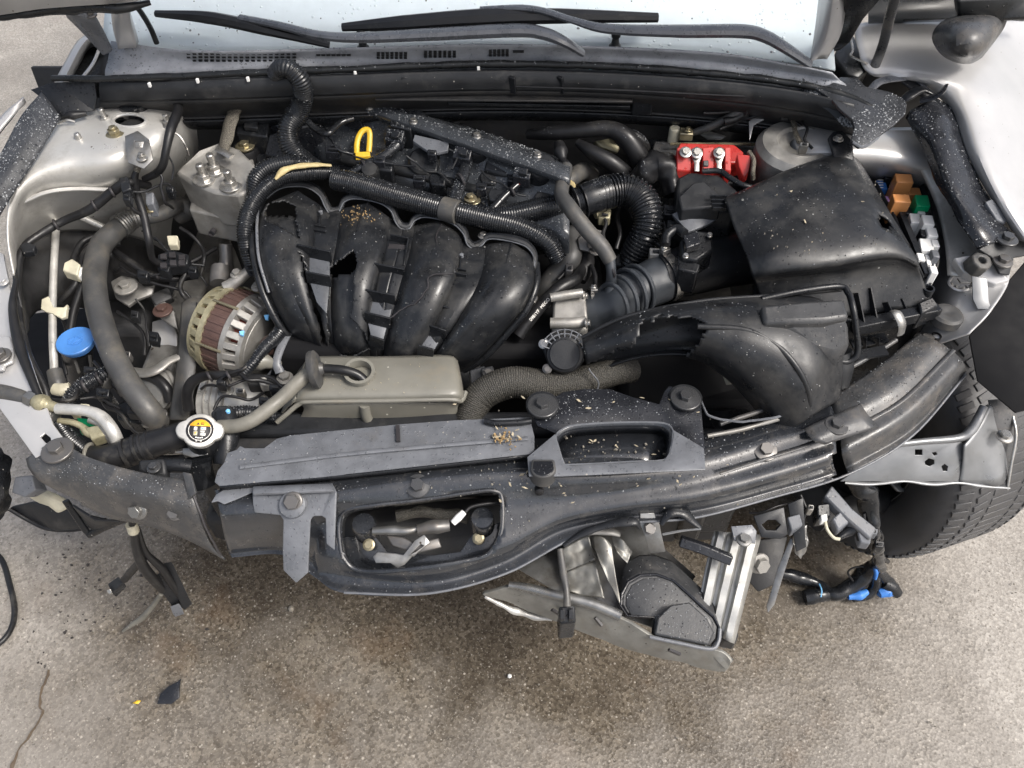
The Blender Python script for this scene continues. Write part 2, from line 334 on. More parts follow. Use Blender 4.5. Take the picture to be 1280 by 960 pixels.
# ------------------------------------------------------------------ ground
def ground_material():
    m = bpy.data.materials.new('wet_concrete'); m.use_nodes = True; N = m.node_tree.nodes; L = m.node_tree.links; b = N['Principled BSDF']; MT['ground'] = m
    tc = N.new('ShaderNodeTexCoord'); C0 = tc.outputs['Object']
    mp = N.new('ShaderNodeMapping'); mp.inputs['Location'].default_value = (3.37, 1.71, 5.13); mp.inputs['Rotation'].default_value = (.4, .3, .67); L.new(C0, mp.inputs['Vector']); C = mp.outputs[0]
    def noi(s, d=6, r=.6):
        n = N.new('ShaderNodeTexNoise'); n.inputs['Scale'].default_value = s; n.inputs['Detail'].default_value = d; n.inputs['Roughness'].default_value = r; L.new(C, n.inputs['Vector']); return n.outputs[0]
    def ramp(src, lo, hi, a=0., bb=1.):
        n = N.new('ShaderNodeMapRange'); L.new(src, n.inputs[0])
        for i, v in zip((1, 2, 3, 4), (lo, hi, a, bb)): n.inputs[i].default_value = v
        return n.outputs[0]
    def mx(fac, a, bb):
        n = N.new('ShaderNodeMix'); n.data_type = 'RGBA'
        L.new(fac, n.inputs[0]) if not isinstance(fac, float) else setattr(n.inputs[0], 'default_value', fac)
        for v, i in ((a, 6), (bb, 7)):
            if isinstance(v, tuple): n.inputs[i].default_value = (*v, 1)
            else: L.new(v, n.inputs[i])
        return n.outputs[2]
    def mt(op, a, bb):
        n = N.new('ShaderNodeMath'); n.operation = op
        for i, v in enumerate((a, bb)):
            if isinstance(v, (int, float)): n.inputs[i].default_value = v
            else: L.new(v, n.inputs[i])
        return n.outputs[0]
    vo = N.new('ShaderNodeTexVoronoi'); vo.inputs['Scale'].default_value = 165; L.new(C, vo.inputs['Vector'])
    vo2 = N.new('ShaderNodeTexVoronoi'); vo2.inputs['Scale'].default_value = 120; L.new(C, vo2.inputs['Vector'])
    se = N.new('ShaderNodeSeparateColor'); L.new(vo.outputs['Color'], se.inputs[0])
    se2 = N.new('ShaderNodeSeparateColor'); L.new(vo2.outputs['Color'], se2.inputs[0])
    big = noi(2.2, 8, .62); mid = noi(14, 8, .7); fine = noi(320, 5, .7)
    # wet stain: dripping fluid and rain run-off before and under the nose, plus painted contact shade
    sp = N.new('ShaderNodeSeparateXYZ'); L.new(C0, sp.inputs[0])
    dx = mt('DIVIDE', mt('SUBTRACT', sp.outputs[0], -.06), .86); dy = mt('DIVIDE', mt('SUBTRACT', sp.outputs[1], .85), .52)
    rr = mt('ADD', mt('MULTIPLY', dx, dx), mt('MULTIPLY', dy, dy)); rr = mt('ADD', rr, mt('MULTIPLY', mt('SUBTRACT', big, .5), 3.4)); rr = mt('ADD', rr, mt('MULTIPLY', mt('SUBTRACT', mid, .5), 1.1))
    wet = ramp(rr, .45, 1.9, 1, 0)  # mask of the wet stain and the painted contact shade together
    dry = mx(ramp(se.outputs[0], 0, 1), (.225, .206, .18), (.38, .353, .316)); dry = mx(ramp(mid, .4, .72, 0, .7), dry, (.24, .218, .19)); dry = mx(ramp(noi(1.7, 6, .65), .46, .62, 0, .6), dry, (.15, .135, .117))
    wet_shade_col = mx(ramp(se.outputs[0], 0, 1), (.058, .047, .034), (.175, .148, .113)); wet_shade_col = mx(ramp(mid, .42, .7, 0, .7), wet_shade_col, (.056, .044, .032)); wet_shade_col = mx(ramp(noi(3.3, 7, .7), .48, .62, 0, .6), wet_shade_col, (.038, .03, .022))
    c = mx(wet, dry, wet_shade_col)
    chip = mt('LESS_THAN', vo2.outputs['Distance'], ramp(se2.outputs[0], .8, 1, 0, .34)); c = mx(mt('MULTIPLY', chip, .5), c, (.48, .44, .38))
    pit = mt('LESS_THAN', vo.outputs['Distance'], ramp(se.outputs[1], .72, 1, 0, .42)); c = mx(mt('MULTIPLY', pit, .6), c, (.1, .085, .065))
    c = mx(ramp(fine, .55, .7, 0, .6), c, (.085, .07, .052)); c = mx(ramp(noi(210, 4, .7), .56, .7, 0, .45), c, (.5, .46, .4))
    rust = ramp(noi(5.5, 5), .58, .7, 0, .22); c = mx(mt('MULTIPLY', rust, wet), c, (.15, .085, .04))
    soot = ramp(noi(38, 6, .7), .66, .7); sx = ramp(sp.outputs[0], -.55, -.3, .85, 0); c = mx(mt('MULTIPLY', soot, sx), c, (.02, .018, .016))
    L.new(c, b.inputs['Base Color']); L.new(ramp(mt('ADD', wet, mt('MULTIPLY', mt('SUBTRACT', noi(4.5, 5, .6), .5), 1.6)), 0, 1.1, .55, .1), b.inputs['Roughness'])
    h = mt('ADD', mt('MULTIPLY', vo.outputs['Distance'], .8), mt('MULTIPLY', fine, .6)); h = mt('ADD', h, mt('MULTIPLY', mid, 1.2))
    bp = N.new('ShaderNodeBump'); bp.inputs['Strength'].default_value = .6; bp.inputs['Distance'].default_value = .0016; L.new(h, bp.inputs['Height']); L.new(bp.outputs[0], b.inputs['Normal'])
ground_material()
g = MB()
xs = [-60, -20, -8] + [-3 + .12 * i for i in range(51)] + [8, 20, 60]; ys = [-40, -10, -3] + [-1 + .12 * i for i in range(51)] + [9, 20, 80]
g.add([Vector((x, y, .006 * noise.noise(Vector((x * .9, y * .9, 0))))) for y in ys for x in xs], [(j * len(xs) + i, j * len(xs) + i + 1, (j + 1) * len(xs) + i + 1, (j + 1) * len(xs) + i) for j in range(len(ys) - 1) for i in range(len(xs) - 1)])
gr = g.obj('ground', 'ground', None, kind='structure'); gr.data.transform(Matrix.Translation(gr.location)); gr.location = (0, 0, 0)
# crack: a sunken ribbon of dark grit
ck = PL([(62, 838, .011), (50, 870, .011), (52, 893, .011), (40, 915, .011), (22, 940, .011), (12, 968, .011)]); ck = spline(ck, 6)
ck = [q + Vector((noise.noise(q * 80) * .004, noise.noise(q * 80 + Vector((3, 3, 3))) * .004, 0)) for q in ck]; b = MB(); wv = [.0016 + .0045 * abs(noise.noise(q * 70)) for q in ck]
b.add([q + Vector((s * v, 0, 0)) for q, v in zip(ck, wv) for s in (-1, 1)], [(2 * i, 2 * i + 1, 2 * i + 3, 2 * i + 2) for i in range(len(ck) - 1)])
mat('grit', (.085, .062, .04), .8, dirt=.3)
b.obj('crack', 'grit', gr)
# loose chips lying about
mat('chip_light', (.22, .2, .165), .7); mat('chip_dark', (.03, .026, .024), .6)
def scatter(name, m, n, fn, lo, hi, label, z=.008):
    b = MB()
    for i in range(n):
        px, py = fn(); p = P(px, py, z); r = rnd.uniform(lo, hi); k = rnd.randint(4, 6); a0 = rnd.random() * 6; sx, sy = rnd.uniform(.5, 1.6), rnd.uniform(.5, 1.2)
        top = [p + Vector((math.cos(a0 + j * 6.283 / k) * r * sx * rnd.uniform(.3, .75), math.sin(a0 + j * 6.283 / k) * r * sy * rnd.uniform(.3, .75), r * rnd.uniform(.15, .45))) for j in range(k)]
        bot = [q + (q - p) * .5 - Vector((0, 0, (q - p).z * 1.5 + .002)) for q in top]; b.frust(top, bot)
    return b.obj(name, m, None, smooth=0, label=label, kind='stuff')
scatter('grit_chips', 'chip_light', 300, lambda: (rnd.uniform(0, 1280), rnd.uniform(690, 960)), .001, .003, 'pale grit and stone chips scattered over the wet concrete')
scatter('broken_plastic_bits', 'chip_dark', 70, lambda: (abs(rnd.gauss(0, 1)) * 70 + 50 + rnd.uniform(-40, 40), rnd.gauss(735, 45)), .0012, .005, 'black crumbs of broken plastic on the concrete at lower left')

# ------------------------------------------------------------------ car body shell
car = T('wrecked_car', 'silver car body with stripped nose, open engine bay, windscreen and front wheel', 'car', Vector((-.05, 1.05, 0)))
# windscreen
WZ = .985
wb = PL([(120, 46, WZ), (230, 55, WZ), (400, 53, WZ), (640, 48, WZ), (850, 52, WZ), (980, 63, WZ), (1050, 74, WZ)])
up = Vector((0, .78, .43))
WN = Vector((0, -.43, .78)).normalized(); W0 = P(640, 56, WZ)
ws = MB().sheet([[q + Vector((0, .004, -.022)) for q in wb], [q + up * .5 + Vector((0, 0, -.008)) for q in wb], [q + up + Vector((0, 0, -.02)) for q in wb]], 5, 6).obj('windscreen', 'glass', car, thick=.005)
roof = MB().sheet([[q + up for q in wb], [q + up + Vector((0, .4, .08)) for q in wb], [q + up + Vector((0, 1.2, .08)) for q in wb]], 4, 4).obj('roof', 'silver', car, thick=.01)
def WP(px, py, off=.012): return PP(px, py, W0 + WN * off, WN)
# cowl
cb = [(132, 93, .955), (250, 87, .957), (420, 81, .957), (600, 74, .957), (760, 77, .957), (900, 87, .957), (1000, 100, .955), (1062, 114, .95)]
cm = [(136, 76, .965), (250, 75, .968), (420, 71, .97), (600, 66, .97), (760, 68, .97), (900, 77, .968), (1000, 91, .965), (1050, 100, .962)]
ct = [(140, 52, .985), (250, 63, .99), (420, 60, .99), (600, 55, .99), (760, 58, .99), (900, 66, .99), (990, 80, .985), (1040, 90, .98)]
cowl = MB().sheet([PL(ct), PL(cm), PL(cb), [P(*q) - Vector((0, 0, .02)) for q in cb]], 5, 4).obj('cowl_panel', 'cowl_grey', car, thick=.003)
def slots(px0, px1, py, nx, ny, dpx=8, dpy=4.4, slope=0):
    b = MB()
    for i in range(nx):
        for j in range(ny):
            px = px0 + (px1 - px0) * i / max(1, nx - 1); yy = py + j * dpy; k_ = max(0, min(len(ct) - 2, sum(1 for c_ in ct if c_[0] <= px) - 1)); f_ = (px - ct[k_][0]) / (ct[k_ + 1][0] - ct[k_][0]); y0_ = ct[k_][1] + f_ * (ct[k_ + 1][1] - ct[k_][1]); q = P(px, yy, .9915 - .00175 * (yy - y0_)); b.box(q, (M(dpx * .62, q), .0042, .003))
    b.obj('vent_slots', 'trim', cowl, kind='stuff')
slots(236, 368, 67, 19, 3, 7.2, 4.2); slots(398, 436, 68.5, 7, 1); slots(473, 507, 66, 7, 3, 6, 3); slots(532, 568, 64.5, 7, 3, 6, 3); slots(613, 634, 63, 5, 3, 6, 3); slots(648, 648, 64.5, 1, 1, 22)
for px, py in ((455, 66), (768, 64)):
    t = MB(); q = P(px, py, .97); t.lathe(q, UPV, [(.012, -.005), (.011, .012), (.008, .014), (.006, .024), (.0085, .028), (.009, .038), (.006, .043)], 14).obj('hood_stop', 'trim', car)
ledge = hose('weatherstrip', 'trim', car, [(65, 98, .965), (150, 98, .960), (270, 93, .958), (420, 87, .958), (600, 80, .958), (760, 83, .958), (900, 93, .958), (1000, 106, .955), (1060, 121, .95), (1100, 140, .94)], [4, 4, 4.5, 4.5, 4.5, 4.5, 4.5, 4.5, 4.5, 4], res=16, lump=.3)
def fr(dy, z, dz=0): return [P(x, y + dy, z) for x, y in ((125, 100), (270, 97), (420, 92), (600, 86), (760, 89), (900, 99), (1000, 112), (1068, 128))]
fw = MB().sheet([fr(2, .95), fr(14, .935), fr(26, .915)], 4, 4).obj('firewall_panel', 'plastic_dry', car, thick=.004)
fw2 = MB().sheet([fr(26, .915), fr(44, .86), fr(52, .85)], 4, 4).obj('firewall_panel', 'dark_cast', car, thick=.004)
fw3 = MB().sheet([fr(52, .852), fr(57, .842), fr(62, .82)], 4, 3).obj('ledge', 'plastic', fw2, thick=.004)
for x0, x1, y0, y1 in ((560, 788, 128, 133), (820, 960, 130, 138)):
    MB().bar(P(x0, y0, .872), P(x1, y1, .872), .012, .008).obj('firewall_rail', 'plastic', car, bev=.002)
b = MB(); b.box(P(803, 128, .88), (.04, .02, .045)); b.obj('firewall_clip', 'plastic', car, bev=.003)
lo = [Vector((x, 1.42, 0)) for x in (-.95, -.5, 0, .4, .85)]
MB().sheet([[Vector((q.x, 1.47, .9)) for q in lo], [Vector((q.x, 1.43, .6)) for q in lo], [Vector((q.x, 1.5, .2)) for q in lo]], 3, 3).obj('firewall', 'dark_cast', car, thick=.01)
MB().bar(P(470, 121, .898), P(790, 124, .898), .022, .004).obj('heat_strip', 'dark_cast', car, bev=.001)
for x_ in (505, 640, 700): MB().bar(P(x_, 96, .945), P(x_ + 2, 116, .91), .012, .006).obj('firewall_tab', 'plastic', car, bev=.001)
for px, py, m in ((738, 84, 'teal'), (804, 86, 'teal'), (870, 89, 'teal'), (934, 92, 'teal'), (998, 106, 'white'), (187, 106, 'white'), (247, 101, 'white'), (310, 99, 'white'), (444, 91, 'white'), (598, 86, 'white')):
    MB().box(P(px, py, .953), (.005, .006, .008)).obj('clip', m, car, bev=.001)
hose('washer_wire', 'rubber', car, [(640, 108, .925), (760, 112, .93), (880, 118, .93), (960, 122, .93), (1030, 130, .925)], 1.2, seg=6)
# wipers
def wiper(arm, rad, blade, brad, m='trim'):
    p = [WP(*q) for q in arm]; o = MB().tube(p, [M(x, q) for x, q in zip(rad, p)], 10, flat=.55).obj('wiper_arm', 'wiper_grey', car)
    p = [WP(*q) for q in blade]; MB().tube(p, [M(x, q) for x, q in zip(brad, p)], 8, flat=.8).obj('wiper_blade', 'rubber', o)
    return o
wiper([(1012, 80, .03), (985, 62, .05), (955, 45, .055), (925, 39, .055), (850, 39, .055), (760, 36, .05), (715, 25, .05), (680, 14, .05), (650, 10, .045), (600, 11, .04)], [9, 11, 13, 14, 13, 10, 7, 7, 7, 5],
      [(428, 34, .02), (500, 29, .03), (600, 22, .035), (700, 20, .035), (822, 22, .02)], [6, 11, 13, 11, 7])
wiper([(728, 66, .02), (705, 52, .045), (680, 42, .05), (645, 38, .05), (540, 43, .05), (450, 47, .05), (400, 44, .045), (350, 32, .04), (300, 22, .035)], [8, 11, 13, 14, 13, 11, 9, 8, 7],
      [(195, 17, .02), (260, 22, .03), (330, 36, .03), (412, 56, .01)], [5, 9, 9, 5])
# pillars, hinges, raised hood corners
MB().sheet([PL([(148, 62, .985), (158, 60, .99), (170, 60, .99)]), PL([(140, 30, 1.03), (152, 28, 1.04), (163, 28, 1.04)]), PL([(138, -10, 1.1), (150, -12, 1.12), (162, -12, 1.12)])], 4, 4).obj('windscreen_pillar', 'silver', car, thick=.02)
hose('pillar_seal', 'trim', car, [(196, 54, .99), (188, 35, 1.02), (176, 15, 1.06), (160, -5, 1.1)], 3.5)
MB().sheet([PL([(1012, 78, .985), (1022, 74, .99), (1034, 74, .985)]), PL([(1018, 40, 1.03), (1035, 38, 1.05), (1052, 40, 1.04)]), PL([(1024, -10, 1.1), (1042, -12, 1.13), (1060, -12, 1.12)])], 4, 4).obj('windscreen_pillar', 'silver', car, thick=.02)
hi = plate('hood_hinge', 'plastic_pale', car, [(82, 4, 1.09), (100, 12, 1.08), (121, 20, 1.06), (132, 40, 1.02), (142, 62, .985), (134, 66, .975), (118, 48, 1.0), (98, 28, 1.04), (84, 14, 1.07)], .012, bev=.003)
bolt(hi, (113, 18, 1.066), .007, 'bolt_dark')
for pts, rr in (([(1122, -14, 1.13), (1112, 22, 1.06), (1103, 58, .99), (1089, 94, .94)], 6), ([(1108, -12, 1.12), (1070, 18, 1.06), (1034, 46, 1.0)], 3), ([(1098, -8, 1.12), (1066, 26, 1.05), (1044, 52, .99)], 4)):
    hose('hood_hinge', 'dusty_paint' if rr > 3 else 'steel', car, pts, rr, flat=.5)
plate('hinge_gusset', 'plastic', car, [(1060, -14, 1.13), (1105, -14, 1.13), (1082, 16, 1.08), (1064, 48, 1.0), (1052, 62, .98), (1040, 66, .975), (1030, 52, .985), (1052, 26, 1.04)], .012, bev=.003)
plate('hinge_pocket', 'trim', car, [(1042, 70, .955), (1052, 46, .96), (1066, 42, .96), (1078, 60, .96), (1088, 84, .95), (1074, 98, .94), (1058, 92, .945)], .04, bev=.004)
hose('hinge_spring', 'steel', car, [(1063, 44, .975), (1066, 62, .968), (1064, 70, .965), (1080, 78, .96), (1084, 80, .955)], 1.5, seg=6)
he = PL([(-70, 26, 1.12), (0, 19, 1.12), (45, 12, 1.12), (90, 8, 1.12), (150, 4, 1.12), (200, -2, 1.125), (330, -16, 1.13), (480, -26, 1.13), (620, -30, 1.13), (760, -26, 1.13), (920, -14, 1.13), (1060, -8, 1.12), (1130, 0, 1.12), (1200, -2, 1.12)])
hd = Vector((0, -math.cos(R(76)), math.sin(R(76))))
hood = MB().sheet([he, [q + hd * .3 + Vector((0, .02, 0)) for q in he], [q + hd * .65 + Vector((0, .02, 0)) for q in he], [q * 1 + hd * .95 for q in he]], 3, 4).obj('raised_hood', 'silver', car, thick=.02)
MB().sheet([[q + hd * k + Vector((0, -.02 - .01 * (k > .1), 0)) for q in he[2:-2]] for k in (.06, .12, .5, .85)], 3, 3).obj('hood_liner', 'dark_cast', hood, thick=.01)
hose('hood_corner_seal', 'trim', car, [(-30, 25, 1.11), (20, 18, 1.11), (60, 12, 1.11), (100, 9, 1.11), (150, 10, 1.11), (188, 3, 1.11)], [4, 5, 6, 8, 6, 3], lump=.4)
# left fender remains and its inner trim
MB().sheet([PL([(70, 104, .93), (84, 78, .95), (98, 54, .965), (112, 44, .97), (122, 46, .97)]), PL([(80, 106, .93), (92, 80, .95), (104, 58, .965), (114, 50, .968), (124, 54, .965)]), PL([(84, 110, .9), (100, 84, .9), (110, 66, .91), (120, 62, .92), (132, 66, .93)])], 4, 4).obj('fender_edge', 'silver', car, thick=.004)
plate('fender_cavity', 'trim', car, [(82, 98, .925), (94, 66, .935), (112, 52, .945), (126, 58, .945), (140, 66, .95), (134, 92, .93), (104, 98, .925)], .05, bev=.004)
hose('fender_brace', 'silver', car, [(104, 96, .95), (116, 80, .953), (124, 62, .955)], 2, seg=6)
MB().sheet([PL([(-30, 190, .87), (0, 152, .89), (14, 136, .9), (28, 121, .91)]), PL([(-30, 212, .86), (0, 168, .88), (16, 148, .89), (30, 128, .9)])], 4, 3).obj('fender_edge', 'silver', car, thick=.006)
# right fender, door, mirror
rows = [[(1066, 30, .99), (1125, 28, .99), (1200, 26, .98), (1300, 24, .94)], [(1072, 62, .965), (1140, 60, .97), (1215, 58, .96), (1305, 56, .91)], [(1086, 92, .945), (1150, 92, .955), (1225, 92, .945), (1310, 90, .89)],
        [(1140, 100, .93), (1190, 112, .94), (1240, 122, .93), (1312, 128, .88)], [(1186, 132, .912), (1212, 148, .92), (1252, 162, .905), (1315, 178, .86)], [(1212, 196, .885), (1230, 203, .895), (1262, 214, .88), (1318, 226, .84)],
        [(1240, 246, .858), (1254, 252, .868), (1280, 260, .855), (1320, 272, .82)], [(1276, 300, .83), (1286, 302, .838), (1300, 306, .83), (1330, 316, .8)]]
MB().sheet([PL(r) for r in rows], 6, 6).obj('fender', 'silver', car, thick=.003)
plate('door_window', 'dark_glass', car, [(1085, 26, .996), (1085, -20, 1.09), (1300, -20, 1.09), (1300, 20, .99)], .006)
plate('window_moulding', 'trim', car, [(1128, 27, .998), (1134, 23, 1.004), (1200, 18, 1.006), (1200, 24, .998)], .012, bev=.002)
mi = MB().sheet([PL([(1176, 34, 1.04), (1200, 26, 1.05), (1232, 24, 1.05), (1252, 26, 1.04)]), PL([(1172, 46, 1.03), (1198, 42, 1.06), (1230, 38, 1.06), (1246, 36, 1.03)]), PL([(1182, 62, 1.01), (1202, 62, 1.04), (1222, 60, 1.04), (1236, 50, 1.01)]), PL([(1195, 70, .985), (1204, 72, .99), (1214, 72, .99), (1222, 68, .985)])], 5, 5).obj('mirror', 'dusty_paint', car, thick=.01)
plate('mirror_mount', 'trim', mi, [(1196, 0, 1.09), (1290, -6, 1.09), (1290, 24, 1.06), (1240, 28, 1.05), (1196, 26, 1.05)], .03, bev=.006)
# left inner fender and strut tower
rows = [[(22, 212, .875), (60, 165, .885), (110, 140, .885), (165, 134, .885), (215, 140, .87), (246, 160, .82)], [(14, 240, .86), (45, 195, .877), (100, 170, .882), (160, 165, .885), (215, 175, .855), (246, 195, .72)],
        [(9, 262, .835), (38, 225, .862), (92, 205, .87), (150, 205, .862), (205, 215, .79), (240, 240, .6)], [(8, 300, .8), (30, 258, .81), (80, 248, .795), (130, 246, .775), (185, 255, .69), (225, 280, .5)],
        [(16, 345, .76), (30, 300, .73), (80, 288, .69), (130, 290, .66), (180, 300, .58), (215, 320, .43)], [(26, 395, .72), (38, 365, .68), (88, 352, .645), (130, 350, .6), (170, 355, .53), (210, 370, .36)], [(30, 420, .70), (46, 390, .63), (92, 385, .58), (132, 385, .53), (172, 395, .46), (212, 400, .3)]]
sth = [(162 + 21 * math.cos(a), 151 + 8.5 * math.sin(a)) for a in [6.283 * i / 24 for i in range(24)]]
ifl = MB().sheet([PL(r) for r in rows[:5]], 14, 12, cut=lambda q: inpoly(pix(q), sth)).obj('inner_fender', 'silver_dull', car, thick=.003)
MB().sheet([PL(r) for r in rows[4:]], 7, 6, lump=(.012, 14)).obj('lower_apron', 'dark_cast', car, thick=.003)
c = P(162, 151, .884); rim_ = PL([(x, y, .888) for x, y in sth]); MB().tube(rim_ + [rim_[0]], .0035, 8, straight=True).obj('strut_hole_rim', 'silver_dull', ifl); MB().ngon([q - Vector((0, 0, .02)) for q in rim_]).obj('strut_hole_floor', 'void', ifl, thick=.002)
MB().lathe(c + Vector((0, 0, -.014)), UPV, [(.022, 0), (.02, .006), (.01, .008), (.001, .012)], 20).obj('strut_bearing', 'dark_cast', ifl)
bolt(ifl, (130, 146, .893), .0085, 'steel', stud=2.2); bolt(ifl, (142, 164, .892), .0105, 'zinc', stud=.8, wash=1.7); bolt(ifl, (209, 151, .884), .0095, 'steel', stud=1.5)
MB().lathe(P(98, 172, .886), UPV, [(.006, -.004), (.006, .006), (.004, .009)], 10).obj('locating_pin', 'steel', ifl)
plate('bracket', 'galv', ifl, [(156, 170, .9), (172, 163, .903), (186, 174, .9), (191, 200, .878), (180, 211, .868), (160, 203, .88), (157, 186, .892)], .003, holes=[[(168, 176, .899), (180, 176, .898), (178, 184, .892), (169, 185, .892)]])
bolt(ifl, (177, 195, .884), .007, 'steel', stud=.8)
MB().tube(PL([(30, 252, .822), (60, 240, .83), (100, 236, .82), (150, 238, .8)]), .004, 8).obj('seam', 'silver_dull', ifl)
# left flange plate by the headlight
fl = plate('fender_flange', 'silver', car, [(-40, 290, .76), (4, 318, .75), (14, 370, .735), (30, 430, .715), (48, 480, .70), (66, 530, .69), (82, 552, .69), (44, 572, .68), (-8, 500, .69), (-40, 430, .70)], .004, holes=[[(50, 546, .687), (56, 541, .687), (63, 547, .687), (64, 553, .686), (57, 554, .686)]])
plate('flange_tab', 'silver', fl, [(-20, 418, .72), (12, 420, .72), (17, 436, .717), (16, 452, .714), (6, 456, .714), (4, 462, .713), (-20, 464, .713)], .006, bev=.002)
bolt(fl, (0, 444, .722), .011, 'bolt_dark')
bolt(fl, (4, 352, .748), .006, 'silver')
# right inner fender, strut tower
rows = [[(930, 146, .80), (985, 140, .855), (1035, 150, .86), (1090, 160, .865), (1185, 160, .87)], [(950, 190, .66), (985, 196, .82), (1040, 196, .86), (1098, 198, .855), (1210, 215, .84)], [(960, 240, .55), (1000, 236, .68), (1060, 240, .68), (1168, 262, .70), (1225, 258, .815)],
        [(950, 320, .45), (1010, 320, .52), (1085, 310, .6), (1182, 318, .71), (1240, 305, .80)], [(1000, 400, .42), (1060, 390, .5), (1138, 385, .62), (1192, 364, .745), (1262, 345, .785)], [(1050, 450, .4), (1090, 445, .54), (1142, 428, .68), (1182, 412, .72), (1240, 388, .77)], [(1070, 480, .4), (1100, 462, .56), (1140, 440, .66), (1170, 432, .7), (1212, 418, .745)]]
hole = [(1186, 352), (1194, 343), (1206, 344), (1215, 352), (1212, 361), (1200, 363), (1190, 359)]
ifr = MB().sheet([PL(r) for r in rows], 14, 10, cut=lambda q: inpoly(pix(q), hole)).obj('inner_fender', 'silver', car, thick=.003)
MB().tube(spline(PL([(x, y, .763) for x, y in hole]), 3, True) + [P(1186, 352, .763)], .0025, 6, straight=True).obj('hole_rim', 'silver', ifr)
c = P(1002, 178, .862); MB().lathe(c, Vector((-.04, -.05, 1)), [(.084, -.08), (.08, -.012), (.07, .0), (.045, .003), (.04, -.004), (.02, -.005)], 40, caps=False).obj('strut_tower_cap', 'alu', ifr, thick=.002)
plate('strut_tower_lip', 'silver', ifr, [(937, 176, .84), (936, 152, .86), (942, 146, .865), (962, 145, .87), (942, 156, .858)], .004)
MB().sheet([PL([(1146, 204, .845), (1185, 208, .85), (1222, 212, .845)]), PL([(1170, 258, .80), (1200, 260, .812), (1232, 258, .815)]), PL([(1181, 308, .785), (1212, 310, .795), (1246, 305, .80)]), PL([(1184, 345, .765), (1222, 348, .775), (1262, 345, .782)])], 5, 6).obj('apron_flange', 'silver_dull', ifr, thick=.003)
# right apron rear bits: bracket with rubber bush
br = blk('bush_bracket', 'silver', ifr, [(1192, 322, .80), (1214, 318, .81), (1238, 326, .81), (1262, 350, .79), (1245, 355, .785), (1205, 340, .79)], .015)
plate('bracket_leg', 'bracket_grey', ifr, [(1215, 345, .797), (1234, 348, .797), (1236, 376, .772), (1240, 386, .77), (1222, 386, .765), (1216, 374, .77)], .003)
MB().lathe(P(1222, 330, .81), Vector((.1, -.3, 1)), [(.019, -.012), (.019, .006), (.017, .012), (.007, .013), (.0065, .003), (.001, .002)], 8).obj('rubber_bush', 'rubber_grey', br, bev=.002)
bolt(ifr, (1158, 426, .708), .011, 'bolt_dark', wash=1.9)
MB().lathe(P(1184, 394, .748), UPV, [(.026, -.012), (.026, .002), (.022, .006), (.012, .007), (.006, .004)], 20).obj('rubber_pad', 'rubber_grey', ifr)
MB().lathe(P(1170, 421, .713), UPV, [(.0085, -.006), (.0085, .003), (.0065, .003), (.006, -.004)], 14).obj('rubber_grommet', 'rubber', ifr)
# wheel housing (dark) at right
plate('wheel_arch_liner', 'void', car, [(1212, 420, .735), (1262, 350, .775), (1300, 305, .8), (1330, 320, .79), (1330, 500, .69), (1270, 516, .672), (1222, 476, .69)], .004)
b = MB(); b.sheet([[Vector((.66, 1.42, z)) for z in (.8, .5, .1)], [Vector((.6, 1.1, z)) for z in (.7, .45, .1)], [Vector((.6, 1.0, z)) for z in (.6, .4, .2)]], 3, 3); b.obj('wheel_housing', 'plastic', car, thick=.004)
# front wheel
WC = Vector((.82, 1.075, .325)); ax = Vector((-.93, -.33, .06)).normalized()
wh = T('front_wheel', None, None, WC); del_keys = None; wh.parent = car; wh.location = WC - car.location
prof = [(.205, .085), (.225, .104), (.262, .116), (.295, .113), (.312, .1), (.317, .09), (.320, .05), (.3205, 0), (.320, -.05), (.317, -.09), (.312, -.1), (.29, -.113), (.255, -.114), (.225, -.1), (.205, -.08)]
MB().lathe(WC, ax, prof, 72, caps=False).obj('tyre', 'tyre', wh, thick=.008)
b = MB()
u, v, a_ = basis(ax)
for k in range(92):
    for row, (h0, h1, dr, wd, sh) in enumerate(((.106, .078, -.009, .021, .35), (.068, .038, .0, .023, .55), (.03, -.03, .0015, .024, .2), (-.038, -.068, 0, .023, -.55), (-.078, -.106, -.009, .021, -.35))):
        t = 2 * math.pi * (k + .37 * row) / 92; e = u * math.cos(t) + v * math.sin(t); t2 = t + sh * .05; e2 = u * math.cos(t2) + v * math.sin(t2)
        ra, rb_ = .3225 + (dr if row == 0 else 0), .3225 + (dr if row == 4 else 0)
        b.bar(WC + e * ra + a_ * h0, WC + e2 * rb_ + a_ * h1, wd * .62, .014, e)
b.obj('tread', 'tyre', wh, kind='stuff', bev=.0012)
for rr, hh, w_ in ((.213, .098, .003), (.232, .109, .0025), (.287, .1165, .002), (.3, .1125, .0018)):
    p = [WC + a_ * hh + (u * math.cos(t / 36 * math.pi) + v * math.sin(t / 36 * math.pi)) * rr for t in range(73)]; MB().tube(p, w_, 6, straight=True).obj('sidewall_ring', 'tyre', wh)
MB().lathe(WC, ax, [(.206, .1), (.21, .094), (.2, .086), (.19, .06), (.186, -.02), (.185, -.09)], 56, caps=False).obj('rim', 'wheel_dark', wh, thick=.004)
MB().lathe(WC, ax, [(.06, .06), (.1, .03), (.15, .02), (.15, 0), (.186, -.03)], 40, caps=False).obj('brake_disc', 'dark_cast', wh, thick=.006)
